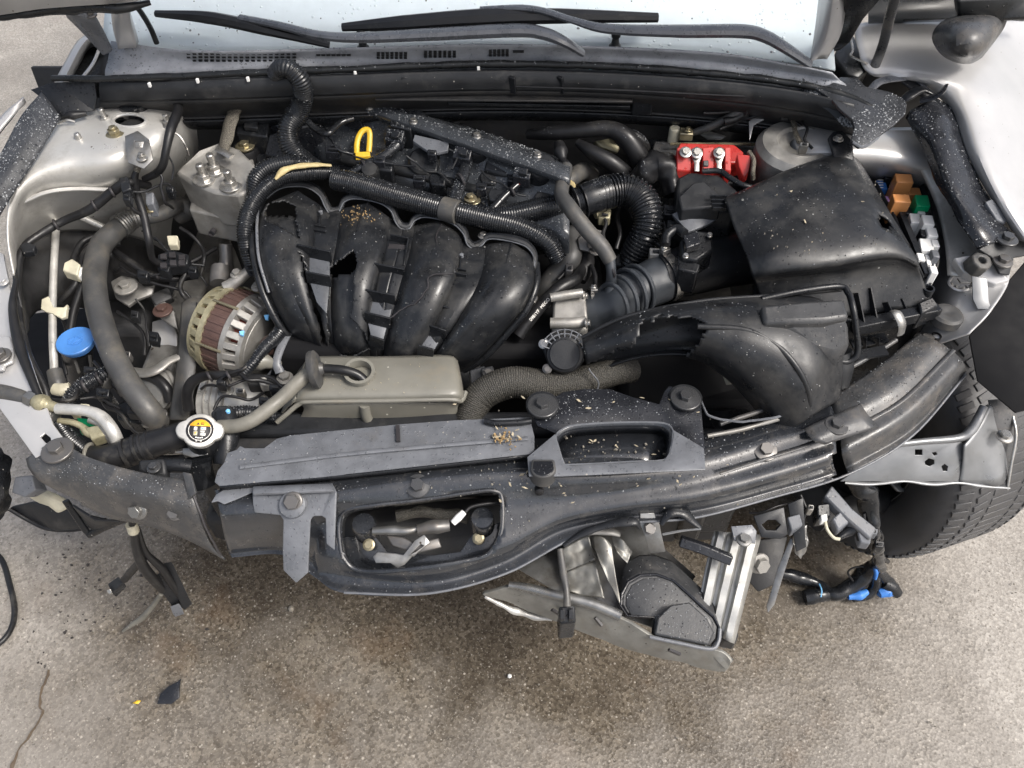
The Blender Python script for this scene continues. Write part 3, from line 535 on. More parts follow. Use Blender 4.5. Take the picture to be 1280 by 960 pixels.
# suspension seen through the gap
su = T('suspension_arm', 'dark wishbone arm with silver lug seen behind the front wheel', 'suspension', (1130, 620, .2))
hose('arm', 'dark_cast', su, [(1020, 650, .3), (1090, 628, .26), (1150, 622, .24), (1200, 600, .24)], [14, 16, 12, 12], lump=.2)
plate('lug', 'galv', su, [(1108, 598, .34), (1150, 598, .34), (1146, 612, .33), (1134, 616, .33), (1122, 614, .33)], .008, holes=[[(1125, 606, .335), (1130, 602, .336), (1135, 605, .335), (1133, 609, .334), (1128, 610, .334)]])
hose('damper', 'dark_cast', su, [(1195, 400, .6), (1215, 470, .45), (1230, 540, .3)], [16, 16, 18], seg=18)
# ------------------------------------------------------------------ engine block, valve cover, coils
eng = T('engine', 'black four-cylinder engine with long droplet-covered cam cover', 'engine', Vector((-.1, 1.1, .2)))
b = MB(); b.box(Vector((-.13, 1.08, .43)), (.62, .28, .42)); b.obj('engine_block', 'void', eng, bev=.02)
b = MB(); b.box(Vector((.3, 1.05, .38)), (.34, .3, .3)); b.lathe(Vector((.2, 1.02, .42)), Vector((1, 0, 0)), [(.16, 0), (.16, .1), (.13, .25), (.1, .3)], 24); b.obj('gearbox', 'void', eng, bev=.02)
b = MB(); b.box(Vector((-.1, .88, .2)), (1.1, .12, .1)); b.obj('subframe', 'dark_cast', eng, bev=.02)
def along(dy, z, xs=(392, 470, 550, 630, 712), y0=100, y1=212):
    return [P(x, y0 + (y1 - y0) * (x - 392) / 320 + dy, z) for x in xs]
vc = MB().sheet([along(-8, .80), along(-2, .845), along(3, .857), along(12, .857), along(17, .85), along(20, .836), along(30, .822), along(50, .80), along(72, .785), along(88, .77), along(112, .72)], 6, 3).obj('valve_cover', 'beam_wet', eng, thick=.004)
# raised bosses for the four coils along the cover
for i, x in enumerate((432, 505, 586, 664)):
    y = 100 + 112 * (x - 392) / 320; q = P(x + 14, y + 14, .848)
    MB().lathe(q, Vector((0, -.5, 1)), [(.030, -.03), (.028, .0), (.024, .006), (.012, .007)], 18).obj('coil_boss', 'plastic', vc)
cl = ['first ignition coil with pale wet top, beside the ribbed wiring conduit on the engine', 'second ignition coil, just right of the yellow dipstick handle', 'third ignition coil on the engine, between the dipstick and the ball-ended hose', 'fourth ignition coil with red lead, nearest the ball-ended grey hose']
cp = [(448, 126, 462, 134), (500, 154, 517, 152), (585, 176, 596, 170), (660, 200, 672, 194)]
for (x, y, bx, by), lb in zip(cp, cl):
    o = T('ignition_coil', lb, 'coil', (x, y, .80), 'ignition coils on the cam cover')
    blk('body', 'plastic', o, [(x - 14, y + 2, .853), (x - 8, y - 10, .858), (x + 16, y - 6, .858), (x + 14, y + 8, .852)], .05, bev=.003)
    c = blk('connector', 'plastic_wet', o, [(x - 16, y + 5, .852), (x + 6, y + 9, .852), (x + 2, y + 24, .838), (x - 20, y + 20, .838)], .022, bev=.002)
    blk('latch', 'plastic', c, [(x - 10, y + 9, .855), (x + 0, y + 11, .855), (x - 2, y + 18, .848), (x - 12, y + 16, .848)], .006, bev=.001)
    bolt(o, (bx, by, .862), .0065, 'steel', wash=1.3)
def lead(lb, pts, r, m='conduit_wet', **k): return hose('coil_lead', m, None, pts, r, label=lb, cat='cable', group='leads from the coils to the conduit', **k)
lead('wet black lead running from second coil past the yellow dipstick', [(504, 172, .835), (494, 184, .825), (478, 196, .815), (455, 208, .805), (432, 222, .79)], [6, 7, 6, 6, 5])
lead('flat black lead dropping from third coil to the taped conduit', [(588, 192, .832), (582, 210, .822), (574, 232, .812), (566, 256, .80)], [6, 8, 9, 8], flat=.5)
lead('black and red lead from fourth coil to the conduit fork', [(662, 220, .83), (648, 230, .82), (630, 246, .81), (612, 266, .795)], [4, 4, 5, 6])
lead('short black lead with square plug above first coil', [(410, 108, .86), (404, 122, .855), (392, 134, .845), (380, 142, .835)], [5, 6, 6, 6])
hose('red_sleeve', 'red_wire', None, [(668, 218, .832), (660, 222, .828), (648, 229, .823)], 3, label='short red wire sleeve at the fourth coil plug', cat='wire')
o = T('sensor_plug', 'small square black plug with wet top standing behind first coil', 'plug', (409, 102, .83))
blk('cap', 'plastic_wet', o, [(401, 97, .885), (406, 93, .888), (418, 96, .888), (415, 102, .884)], .012, bev=.0015); blk('body', 'plastic', o, [(404, 102, .872), (406, 99, .872), (415, 101, .872), (413, 105, .872)], .03, bev=.001)
# dipstick
o = T('dipstick', 'bright yellow loop handle of the engine oil dipstick', 'dipstick', (454, 190, .79))
q0 = P(448, 193, .80); h = P(455, 163, .83) - q0
lp = [(446, 192, .803), (446, 182, .812), (448, 172, .822), (453, 164, .83), (459, 162, .832), (462, 166, .828), (462, 178, .816), (461, 190, .804)]
MB().tube(PL(lp), .0055, 10, flat=.9).obj('handle', 'yellow', o); blk('collar', 'yellow', o, [(444, 190, .807), (462, 189, .807), (463, 195, .802), (444, 196, .802)], .008, bev=.001)
hose('tube', 'plastic', o, [(454, 194, .797), (456, 204, .76)], 4)
# front (timing side) bracketry under the top conduit
o = T('timing_cover', 'black moulded timing-side cover with ribs behind the cast engine mount', 'engine cover', (320, 200, .7))
blk('upper_cover', 'plastic_wet', o, [(306, 122, .85), (330, 116, .86), (364, 112, .86), (400, 112, .855), (402, 150, .835), (368, 160, .83), (312, 150, .835)], .13, bev=.008)
blk('box', 'plastic', o, [(294, 150, .838), (308, 145, .842), (336, 152, .84), (334, 171, .828), (296, 166, .828)], .07, bev=.003)
blk('notch', 'plastic_satin', o, [(306, 150, .846), (322, 152, .846), (322, 160, .841), (304, 158, .841)], .01, bev=.002)
blk('side_panel', 'plastic', o, [(336, 168, .828), (352, 162, .83), (356, 196, .80), (330, 194, .80)], .06, bev=.003)
blk('lower_shelf', 'plastic', o, [(318, 192, .79), (365, 190, .79), (366, 204, .78), (322, 206, .78)], .04, bev=.003)
bolt(o, (332, 114, .863), .009, 'zinc'); bolt(o, (306, 182, .806), .0095, 'zinc', wash=2)
MB().lathe(P(306, 184, .80), UPV, [(.028, -.05), (.028, -.008), (.024, 0), (.01, .001)], 22).obj('mount_bush', 'rubber', o)
# hard parts between cover and manifold : fuel rail, injectors, sensor stubs
o = T('fuel_rail', 'black fuel rail with injector plugs below the coils', 'fuel rail', (560, 235, .75))
hose('rail', 'plastic_satin', o, [(420, 196, .785), (500, 213, .785), (600, 240, .785), (690, 262, .78)], 8)
for x, y in ((482, 206), (538, 206), (548, 224), (612, 222), (622, 244), (680, 248)):
    blk('injector_plug', 'plastic', o, [(x - 13, y - 3, .81), (x - 8, y - 10, .815), (x + 10, y - 6, .815), (x + 8, y + 8, .805), (x - 10, y + 6, .805)], .04, bev=.003)
for x, y, r in ((530, 200, 20), (462, 212, 11)):
    q = P(x, y, .81); MB().lathe(q, Vector((0, -.4, 1)), [(M(r, q), -.09), (M(r, q), -.002), (M(r * .85, q), .003), (M(r * .5, q), .004)], 22).obj('vacuum_pot', 'plastic_satin', o)
blk('coil_cover_tab', 'plastic_pale', o, [(518, 168, .848), (561, 178, .848), (560, 188, .838), (540, 192, .834), (516, 176, .84)], .006, bev=.001)
for x, y in ((588, 246), (466, 210)): bolt(o, (x, y, .80), .008, 'zinc' if x > 500 else 'steel', stud=.5)
for x, y in ((625, 190), (700, 205)):
    blk('plug_well', 'plastic_satin', o, [(x - 15, y - 6, .845), (x + 15, y + 2, .845), (x + 10, y + 30, .82), (x - 20, y + 22, .82)], .05, bev=.004)
# ------------------------------------------------------------------ intake manifold
im = T('intake_manifold', 'cracked black plastic intake manifold with four curved runners', 'intake manifold', (500, 430, .5))
IX = [[(330, 258), (372, 240), (412, 266), (460, 255), (504, 286), (550, 278), (594, 308), (638, 304), (666, 322)], [(323, 290), (356, 280), (410, 300), (450, 295), (496, 322), (545, 318), (586, 345), (638, 338), (666, 350)],
      [(325, 325), (354, 325), (406, 340), (438, 340), (486, 360), (530, 358), (572, 382), (615, 375), (654, 382)], [(338, 368), (368, 368), (406, 385), (434, 385), (478, 402), (514, 400), (552, 418), (588, 410), (630, 412)],
      [(362, 412), (388, 410), (408, 425), (440, 430), (472, 440), (500, 440), (532, 448), (562, 442), (600, 445)], [(384, 432), (400, 440), (412, 450), (446, 458), (470, 462), (494, 465), (520, 468), (548, 465), (576, 465)]]
ICZ = [.772, .784, .768, .73, .678, .61]; IDV = [.018, .027, .031, .032, .032, .03]
def shell(off, k0=0, k1=8, dv=1.0):
    """undulating shell: crowns at odd stations, valleys between, circular arcs from crown to valley"""
    rows = []
    for r, cz_, d in zip(IX, ICZ, IDV):
        row = []
        for k in range(k0, k1):
            (xa, ya), (xb, yb) = r[k], r[k + 1]; n = 12
            for t in [i / n for i in range(n + (k == k1 - 1))]:
                tc = (1 - t) if k % 2 == 0 else t          # distance from the crown
                tc = min(1, tc / (.66 if 0 < k < 7 else 1)); z = cz_ - d * dv * (1 - math.sqrt(max(0, 1 - (tc * .99) ** 2))) - off
                row.append(P(xa + (xb - xa) * t, ya + (yb - ya) * t, z))
        rows.append(row)
    return rows
icuts = [[(330, 268), (338, 254), (352, 252), (368, 256), (371, 278), (374, 300), (362, 292), (346, 282), (334, 278)], [(374, 312), (384, 345), (395, 380), (402, 396), (412, 440), (404, 446), (398, 410), (388, 380), (380, 350)],
         [(411, 338), (424, 326), (443, 314), (447, 330), (442, 345), (444, 370), (439, 396), (454, 414), (462, 434), (440, 446), (412, 440), (410, 400), (412, 365)]]
def icf(q):
    x, y = pix(q); x += 2 * noise.noise(q * 90); y += 2 * noise.noise(q * 90 + Vector((9, 1, 4)))
    return any(inpoly((x, y), c) for c in icuts)
MB().sheet(shell(0, 0, 4), 2, 24, cut=icf).obj('runner_shell', 'plastic_satin', im, thick=.0032, rim='torn')
MB().sheet(shell(0, 4, 8), 1, 12).obj('runner_shell', 'plastic_satin', im, thick=.0032)
dark = [(405, 340), (424, 326), (443, 312), (450, 330), (440, 342), (418, 347)]
MB().sheet(shell(.012, 0, 4, .8), 2, 12, cut=lambda q: inpoly(pix(q), dark) or pix(q)[1] < 272 or inpoly(pix(q), icuts[1])).obj('inner_shell', 'plastic_satin', im, thick=.003)
# scalloped flange along the head
sc_ = [(334, 246, .762), (346, 236, .772), (362, 231, .778), (384, 232, .778), (400, 242, .774), (407, 256, .765), (413, 264, .758), (424, 262, .758), (431, 250, .772), (446, 246, .78), (474, 251, .782), (489, 261, .778), (495, 275, .768), (502, 283, .76), (512, 283, .76), (519, 273, .77), (534, 269, .778), (564, 276, .78), (579, 289, .776), (584, 302, .766), (592, 308, .758), (602, 304, .76), (612, 296, .77), (638, 299, .778), (658, 306, .776), (668, 320, .768), (667, 336, .758)]
p = PL(sc_); MB().tube(p, .0048, 10, res=6, flat=.8).obj('flange_rim', 'web_grey' if False else 'horn_grey', im); MB().tube([q + Vector((0, .008, -.003)) for q in p], .0062, 10, res=6).obj('flange_rim', 'plastic', im); MB().tube([q + Vector((0, -.007, .0005)) for q in p], .0012, 6, res=6).obj('flange_bead', 'plastic_pale', im)
for a, b2, c2, d2 in (((374, 316), (412, 322), (412, 349), (384, 344)), ((386, 349), (412, 354), (408, 392), (396, 378)), ((462, 341), (502, 345), (492, 371), (456, 366)), ((456, 371), (492, 377), (486, 401), (458, 394)), ((459, 400), (484, 406), (478, 428), (464, 422)), ((552, 362), (585, 370), (570, 390), (546, 382)), ((545, 389), (569, 396), (555, 416), (536, 409)), ((535, 414), (553, 420), (541, 440), (526, 434))):
    zz = lambda y: .768 - .00052 * max(0, y - 310) - .0000016 * max(0, y - 340) ** 2 - .004
    plate('web', 'web_grey' if a[1] < 395 else 'plastic_pale', im, [(x, y, zz(y)) for x, y in (a, b2, c2, d2)], .004, bev=.001)  # paler web colours paint in the sky reflected by these recesses
for a, c2 in (((372, 312), (414, 321)), ((383, 346), (414, 352)), ((450, 332), (506, 343)), ((455, 368), (494, 375)), ((456, 396), (488, 404)), ((462, 425), (480, 431)), ((549, 356), (590, 368)), ((543, 385), (572, 394)), ((533, 411), (557, 419)), ((522, 437), (542, 443))):
    f1 = lambda y: .768 - .00052 * max(0, y - 310) - .0000016 * max(0, y - 340) ** 2 + .004
    MB().bar(P(*a, f1(a[1])), P(*c2, f1(c2[1])), .0035, .026).obj('rib', 'plastic', im, bev=.0008)
for x, y in ((402, 268), (578, 322)):
    blk('saddle', 'plastic_satin', im, [(x - 14, y - 8, .766), (x + 10, y - 4, .766), (x + 9, y + 34, .754), (x - 22, y + 28, .754)], .04, bev=.006)
    q = P(x - 4, y + 24, .758); MB().tube([q + Vector((math.cos(a), math.sin(a) * .8, 0)) * .0135 for a in [math.pi * (1 + i / 10) for i in range(11)]], .0022, 8, straight=True).obj('boss_arc', 'plastic', im)
    MB().lathe(P(x - 1, y - 2, .766), UPV, [(.004, -.004), (.004, .004), (.002, .005)], 10).obj('pin', 'plastic_pale', im)
    for dy in (14, 20): MB().bar(P(x - 13, y + dy, .765), P(x + 5, y + dy + 3, .765), .0025, .008).obj('rib', 'plastic', im, bev=.0005)
    MB().bar(P(x - 2, y, .766), P(x - 3, y + 16, .764), .003, .008).obj('rib', 'plastic', im, bev=.0005)
blk('square_pocket', 'label_black', im, [(486, 304, .768), (508, 306, .768), (503, 330, .755), (480, 326, .757)], .006, bev=.001)
for pts in (((488, 296, .775), (511, 300, .772)), ((511, 300, .772), (505, 334, .756))): MB().bar(P(*pts[0]), P(*pts[1]), .003, .012).obj('rib', 'plastic', im, bev=.0006)
for pts in (((462, 250, .778), (452, 268, .785), (446, 290, .787)), ((541, 312, .787), (535, 330, .783)), ((640, 302, .778), (632, 330, .785))): hose('mold_line', 'plastic', im, list(pts), 1.0, seg=6)
# outline rims: left edge and right edge of the shell
hose('shell_rim', 'plastic', im, [(328, 248, .762), (317, 280, .762), (318, 322, .745), (330, 368, .71), (352, 410, .66), (374, 432, .61)], 5)
hose('shell_rim', 'plastic', im, [(670, 330, .75), (670, 355, .745), (658, 386, .72), (634, 416, .68), (604, 448, .63), (580, 462, .6)], 5)
hose('shell_rim', 'plastic_pale', im, [(322, 262, .77), (321, 290, .772), (324, 325, .755), (336, 366, .72)], 2, seg=8)
b = MB(); b.tube(PL([(360, 420, .58), (430, 440, .58), (520, 455, .57), (600, 462, .56)]), .055, 20); b.obj('plenum', 'plastic_satin', im)
# crack line and the dirt clump
b = MB(); p = spline(PL([(566, 342, .783), (538, 345, .783), (534, 360, .772), (520, 378, .756), (506, 384, .748), (488, 398, .735)]), 6)
b.tube([q + Vector((noise.noise(q * 120) * .002, noise.noise(q * 120 + Vector((5, 0, 0))) * .002, .0)) for q in p], .0011, 5, straight=True); b.obj('crack', 'label_black', im)
hose('crack', 'label_black', im, [(552, 280, .776), (545, 296, .785), (549, 312, .784)], .8, seg=5)
scatter('dirt_crumbs', 'rust_dirt', 90, lambda: (rnd.gauss(447, 9), rnd.gauss(270, 8)), .0008, .002, 'rusty dirt crumbs stuck on the second intake runner', z=.783)
bolt(im, (604, 294, .765), .0065, 'steel'); bolt(im, (663, 372, .70), .009, 'steel'); bolt(im, (592, 250, .79), .007, 'zinc', wash=1.9)
hose('mount_leg', 'plastic', im, [(666, 320, .74), (664, 350, .72), (663, 366, .70)], 6)
# ------------------------------------------------------------------ conduits
def cond(lb, pts, r, pitch=.0042, amp=.0009, m='conduit', name='wiring_conduit', cat='conduit', seg=18, **k):
    return hose(name, m, None, pts, r, seg=seg, rib=(pitch, amp), label=lb, cat=cat, **k)
cond('ribbed black conduit curling up in an S over the timing cover', [(343, 92, .955), (352, 86, .975), (364, 88, .975), (376, 102, .955), (379, 122, .92), (372, 142, .892), (361, 160, .874), (362, 180, .85), (376, 198, .825), (396, 212, .80)], [9, 11, 12, 12, 12, 13, 13, 13, 12, 11])
MB().lathe(P(369, 146, .885), (P(372, 142, .882) - P(361, 160, .87)), [(.021, -.004), (.022, -.002), (.022, .002), (.021, .004)], 20).obj('conduit_tie', 'plastic', None, label='black cable tie round the S-shaped ribbed conduit', cat='cable tie')
mainc = cond('long ribbed conduit crossing the engine from dipstick to gearbox', [(418, 224, .80), (445, 230, .80), (500, 246, .798), (560, 262, .796), (610, 274, .79), (650, 284, .785), (684, 302, .77), (698, 324, .74)], [13, 14, 14, 14, 13, 13, 12, 11], amp=.0007, m='conduit_wet')
q = P(563, 263, .797); MB().lathe(q, P(580, 268, .796) - P(545, 258, .796), [(M(14.5, q), -.016), (M(15, q), -.015), (M(15, q), .015), (M(14.5, q), .016)], 22).obj('tape_band', 'rubber_grey', mainc)
cond('ribbed conduit looping down beside the left edge of the intake manifold', [(424, 216, .805), (385, 216, .815), (352, 222, .82), (328, 238, .81), (312, 262, .79), (306, 290, .765), (310, 318, .73), (318, 340, .69)], [8, 9, 9, 10, 10, 10, 9, 8])
cond('short ribbed conduit arching behind the ochre-taped loom', [(384, 204, .825), (358, 204, .835), (334, 210, .835), (320, 224, .82), (318, 244, .79)], [9, 10, 10, 10, 9])
hose('tape_wrap', 'ochre_tape', None, [(344, 224, .832), (354, 214, .838), (372, 208, .838), (396, 206, .832), (414, 207, .825)], [3, 5, 4, 4, 2], label='torn ochre tape along the loom above the manifold', cat='tape', lump=.5, flat=.7)
cond('slim ribbed conduit joining the big breather hose beside the coils', [(606, 272, .785), (640, 268, .795), (680, 260, .80), (716, 254, .80)], [11, 13, 14, 14], amp=.0008, m='conduit_wet')
cond('second slim ribbed loom tucked under the breather hose', [(640, 278, .77), (664, 292, .765), (684, 306, .755), (690, 318, .74)], 9)
big = T('breather_hose', 'large glossy ribbed hose bending in a hook above the throttle body', 'hose', (780, 330, .65))
hose('sleeve', 'conduit', big, [(716, 254, .80), (736, 248, .805), (760, 240, .808)], [17, 20, 21], seg=24)
hose('ribbed_bend', 'conduit', big, [(756, 241, .808), (780, 238, .808), (800, 248, .80), (810, 270, .782), (806, 294, .755), (794, 316, .72), (790, 330, .69)], [20, 20, 20, 19, 18, 17, 16], seg=26, rib=(.0062, .0019))
for x, y in ((718, 253), (728, 251), (752, 243)):
    q = P(x, y, .806); MB().lathe(q, P(760, 240, .808) - P(716, 254, .80), [(M(18, q), -.002), (M(22, q), -.001), (M(22, q), .001), (M(18, q), .002)], 24).obj('collar', 'conduit', big)
blk('end_cuff', 'plastic', big, [(770, 316, .71), (806, 322, .71), (803, 336, .70), (768, 330, .70)], .03, bev=.003)
# hoses at the back right of the engine
hose('heater_hose', 'rubber', None, [(660, 168, .80), (692, 166, .82), (730, 163, .835), (760, 161, .84), (782, 172, .83), (797, 194, .80), (808, 218, .76)], [6, 9, 9, 10, 12, 13, 13], seg=18, label='thick black heater hose bending down below the firewall ledge', cat='hose')
hose('heater_hose', 'rubber', None, [(775, 166, .82), (795, 170, .815), (806, 184, .79), (806, 200, .75)], [5, 6, 7, 6], label='slim heater hose end tucked behind the thick bent hose', cat='hose')
hose('coolant_hose', 'rubber', None, [(722, 178, .82), (740, 190, .815), (764, 204, .80), (784, 222, .77), (788, 240, .73)], [5, 9, 11, 11, 11], seg=18, label='wet black coolant hose under the thick heater hose', cat='hose')
hose('coolant_hose', 'rubber_grey', None, [(700, 230, .78), (712, 225, .78), (728, 214, .77), (742, 220, .75)], [7, 10, 11, 9], label='dull grey hose stub behind the ball-ended vent hose', cat='hose')
plate('alloy_bracket', 'alu_gold', None, [(744, 176, .80), (765, 172, .80), (775, 184, .79), (772, 192, .78), (750, 184, .79)], .02, bev=.003, label='yellowish alloy lug between the two heater hoses', cat='bracket')
b = MB(); b.tube(PL([(708, 226, .80), (714, 232, .80), (720, 240, .795)]), [.006, .008, .007], 8); b.obj('ochre_clip', 'ochre_tape', None, label='small ochre clip beside the grey vent hose', cat='clip')
vh = T('vent_hose', 'grey vent hose with ball end draped over the ribbed breather hose', 'hose', (765, 370, .6))
hose('ball_end', 'rubber', vh, [(699, 181, .85), (701, 190, .85), (704, 200, .845), (709, 212, .84)], [7, 9, 4, 8], seg=16)
hose('hose', 'rubber_grey', vh, [(708, 209, .842), (704, 228, .842), (702, 244, .842), (714, 262, .84), (734, 288, .82), (752, 308, .80), (763, 326, .78)], [8, 9, 9, 10, 10, 10, 9], seg=18)
hose('tail', 'rubber_blue', vh, [(762, 322, .78), (764, 340, .76), (764, 356, .73), (763, 372, .71)], [7, 6, 7, 9], seg=16, rib=None)
lh = hose('lettered_hose', 'rubber', None, [(648, 420, .66), (662, 400, .68), (680, 378, .70), (700, 360, .715), (720, 348, .715), (730, 330, .70)], [8, 8, 8, 9, 8, 6], seg=18, label='glossy black hose with small white lettering beside the throttle body', cat='hose')
q0, q1 = P(659, 405, .686), P(690, 369, .715)
for s_, t in (('0981YF', .3), ('MEGO', .72)):
    q = q0.lerp(q1, t); text_mesh(s_, .008, 'lettering', lh, q + (CO - q).normalized() * .0095, q1 - q0, (CO - q).cross(q1 - q0))
hose('water_hose', 'rubber_grey', None, [(712, 288, .74), (716, 306, .73), (712, 324, .72), (698, 340, .70), (686, 356, .68), (676, 380, .65)], [12, 13, 14, 14, 14, 12], seg=18, label='dark grey bent water hose between conduit and throttle body', cat='hose')
hose('water_hose', 'rubber', None, [(732, 318, .71), (731, 336, .70), (724, 350, .69)], [11, 11, 9], seg=16, label='short black hose stub behind the lettered hose', cat='hose')
o = T('sensor_bracket', 'dull metal sensor bracket below the grey vent hose', 'bracket', (728, 300, .72))
plate('plate', 'bolt_dark', o, [(722, 298, .755), (736, 284, .762), (752, 288, .762), (756, 300, .75), (742, 316, .74), (724, 312, .742)], .01, bev=.002); bolt(o, (745, 313, .745), .008, 'bolt_dark')
hose('stub', 'alu_gold', o, [(744, 268, .77), (752, 266, .77), (760, 262, .77)], 6)
# ------------------------------------------------------------------ throttle body and boot
tb = T('throttle_body', 'cast alloy throttle body with round black motor cover', 'throttle body', (710, 440, .5))
blk('housing', 'alu', tb, [(692, 366, .715), (722, 362, .72), (732, 368, .72), (736, 408, .695), (732, 414, .69), (690, 412, .69)], .09, bev=.005)
MB().tube(PL([(688, 372, .725), (712, 368, .728), (728, 366, .728)]), .008, 12).obj('boss', 'alu', tb); MB().tube(PL([(688, 404, .706), (712, 404, .708), (732, 402, .708)]), .010, 12).obj('boss', 'alu', tb)
for x, y in ((731, 370), (734, 404)): bolt(tb, (x, y, .715), .006, 'steel', n=Vector((1, -.2, .3)))
mc = P(706, 443, .712); nrm = (CO - mc).normalized() + Vector((0, -.1, .1))
MB().lathe(mc, nrm, [(M(24, mc), -.03), (M(24, mc), -.002), (M(22, mc), .004), (M(19, mc), .006), (M(18.5, mc), .009), (M(5, mc), .0095)], 36).obj('motor_cover', 'plastic_dry', tb)
plate('motor_flange', 'plastic_dry', tb, [(676, 428, .68), (692, 416, .69), (728, 416, .69), (736, 430, .68), (730, 452, .665), (690, 458, .66), (682, 448, .665)], .03, bev=.003)
u_, v_, _ = basis(nrm)
for k in range(9):
    a = math.atan2(-(UP.dot(v_)), 0) if False else 0
    t = -math.pi / 2 + (k - 4) * .3; e = Vector((1, 0, 0)) * math.sin((k - 4) * .3) + UP * math.cos((k - 4) * .3)
    MB().bar(mc + e * M(21, mc) + nrm * .003, mc + e * M(32, mc) + nrm * .006, .0018, .004, nrm).obj('rib', 'plastic_pale', tb)
for rr in (26, 31):
    p = [mc + (Vector((1, 0, 0)) * math.sin(a) + UP * math.cos(a)) * M(rr, mc) + nrm * .005 for a in [-1.2 + .15 * i for i in range(17)]]; MB().tube(p, .001, 6, straight=True).obj('rib', 'plastic_pale', tb)
bolt(tb, (679, 430, .695), .0055, 'steel', n=nrm); bolt(tb, (684, 461, .69), .0055, 'bolt_dark', n=nrm)
blk('pipe_tab', 'silver_dark', tb, [(638, 470, .6), (652, 462, .61), (668, 466, .61), (690, 476, .59), (684, 480, .59), (660, 474, .6), (644, 480, .59)], .02, bev=.002)
def clampband(lb, px, py, z, axis, r, wid):
    o = T('hose_clamp', lb, 'clamp', (px, py, z)); c = P(px, py, z)
    MB().lathe(c, axis, [(r, -wid / 2), (r + .0012, -wid / 2), (r + .0012, wid / 2), (r, wid / 2)], 44, caps=False).obj('band', 'steel', o, thick=.001)
    s = (CO - c).normalized(); s = (s - axis.normalized() * s.dot(axis.normalized())).normalized(); up2 = axis.normalized().cross(s)
    if up2.z < 0: up2 = -up2
    for k in (-.35, .35): pass
    a0 = s; MB().bar(c + a0 * (r + .002) + up2 * r * .3 - up2 * .0, c + a0 * (r + .002) - up2 * r * .25, wid * .28, .0012, a0).obj('slot', 'label_black', o)
    top = c + (s * .55 + up2 * .83).normalized() * (r + .004)
    MB().bar(top - up2 * .002, top + up2 * .004 + s * .006, wid * 1.05, .009, axis.cross(up2)).obj('screw_housing', 'steel', o, bev=.001)
    bolt(o, top + up2 * .006, .0055, 'steel', n=axis * .2 + up2)
    return o
axb = (P(775, 372, .69) - P(735, 388, .69))
bo = T('intake_boot', 'blue-grey rubber intake elbow between throttle body and air tube', 'rubber boot', (790, 360, .6))
hose('elbow', 'rubber_blue', bo, [(728, 392, .665), (750, 388, .675), (770, 380, .69), (790, 366, .705), (812, 355, .712), (840, 344, .715)], [25, 25, 27, 29, 29, 28], seg=28, lump=.06)
for k, (x, y, r) in enumerate(((766, 383, 28), (776, 376, 31), (786, 369, 32), (796, 363, 31))):
    q = P(x, y, .708); MB().tube([q + (Vector((0, .3, 1)).normalized() * math.cos(a) + Vector((.55, -.8, .25)).normalized() * math.sin(a)) * M(r, q) * 1.02 for a in [math.pi * 2 * i / 28 for i in range(29)]], .004, 8, straight=True).obj('bellows_fold', 'rubber_blue', bo)
clampband('steel worm clamp where boot meets throttle body', 741, 389, .668, Vector((1, .1, 0)), M(27, P(741, 389, .668)), .013)
clampband('larger steel worm clamp with bright screw on the air tube', 832, 346, .715, P(850, 340, .715) - P(815, 353, .715), M(32, P(832, 346, .715)), .016)
# ------------------------------------------------------------------ air tube with flow sensor, air box
at = T('air_tube', 'black plastic air tube with flow sensor feeding the boot', 'air tube', (880, 340, .6))
hose('tube', 'plastic_dry', at, [(826, 347, .715), (860, 338, .718), (900, 328, .72), (950, 318, .72)], [30, 32, 33, 35], seg=30)
sb = blk('flow_sensor', 'plastic', at, [(850, 300, .795), (866, 287, .802), (890, 290, .802), (892, 312, .79), (870, 326, .78), (853, 322, .782)], .08, bev=.004)
blk('sensor_cap', 'plastic_wet', sb, [(854, 294, .812), (872, 288, .814), (876, 304, .808), (858, 310, .806)], .014, bev=.002)
blk('sensor_foot', 'plastic', at, [(846, 318, .775), (876, 330, .775), (872, 342, .765), (848, 336, .77)], .05, bev=.003)
for x, y in ((857, 320), (887, 294)): bolt(at, (x, y, .804), .0045, 'steel', wash=1.2)
hose('wire_guide', 'plastic', at, [(832, 306, .785), (834, 294, .792), (846, 286, .798), (856, 292, .80)], 6)
lid = plate('sensor_lid_arm', 'plastic_pale', at, [(840, 268, .805), (850, 262, .81), (866, 260, .812), (876, 266, .81), (900, 272, .802), (882, 282, .80), (860, 290, .798), (850, 278, .80)], .01, holes=[[(856, 266, .8095), (866, 265, .81), (862, 274, .805)]], bev=.001)
ab = T('air_filter_box', 'large black air filter box with bulged lid sprinkled with debris', 'air box', (1040, 380, .5))
lt = [(905, 250, .845), (920, 238, .858), (990, 212, .868), (1062, 192, .872), (1080, 196, .87), (1100, 228, .868), (1126, 278, .86), (1142, 310, .85), (1146, 322, .842), (1100, 328, .845), (1020, 334, .842), (960, 342, .836), (944, 338, .834), (930, 305, .838)]
rows = [[(902, 254, .80), (940, 238, .82), (1000, 212, .84), (1056, 194, .84), (1068, 198, .83)], [(906, 252, .842), (940, 238, .86), (996, 214, .872), (1052, 198, .874), (1074, 206, .858)], [(918, 286, .842), (952, 274, .862), (1010, 256, .875), (1072, 242, .874), (1102, 254, .855)], [(934, 322, .835), (966, 312, .857), (1026, 300, .866), (1094, 290, .868), (1132, 304, .846)],
        [(940, 342, .822), (972, 336, .84), (1034, 328, .85), (1112, 316, .853), (1146, 328, .832)], [(942, 348, .808), (973, 342, .824), (1035, 334, .834), (1113, 323, .838), (1148, 334, .82)], [(946, 358, .79), (974, 352, .80), (1036, 346, .805), (1116, 340, .81), (1152, 348, .80)], [(958, 398, .735), (980, 398, .742), (1040, 396, .75), (1110, 388, .755), (1164, 384, .76)]]
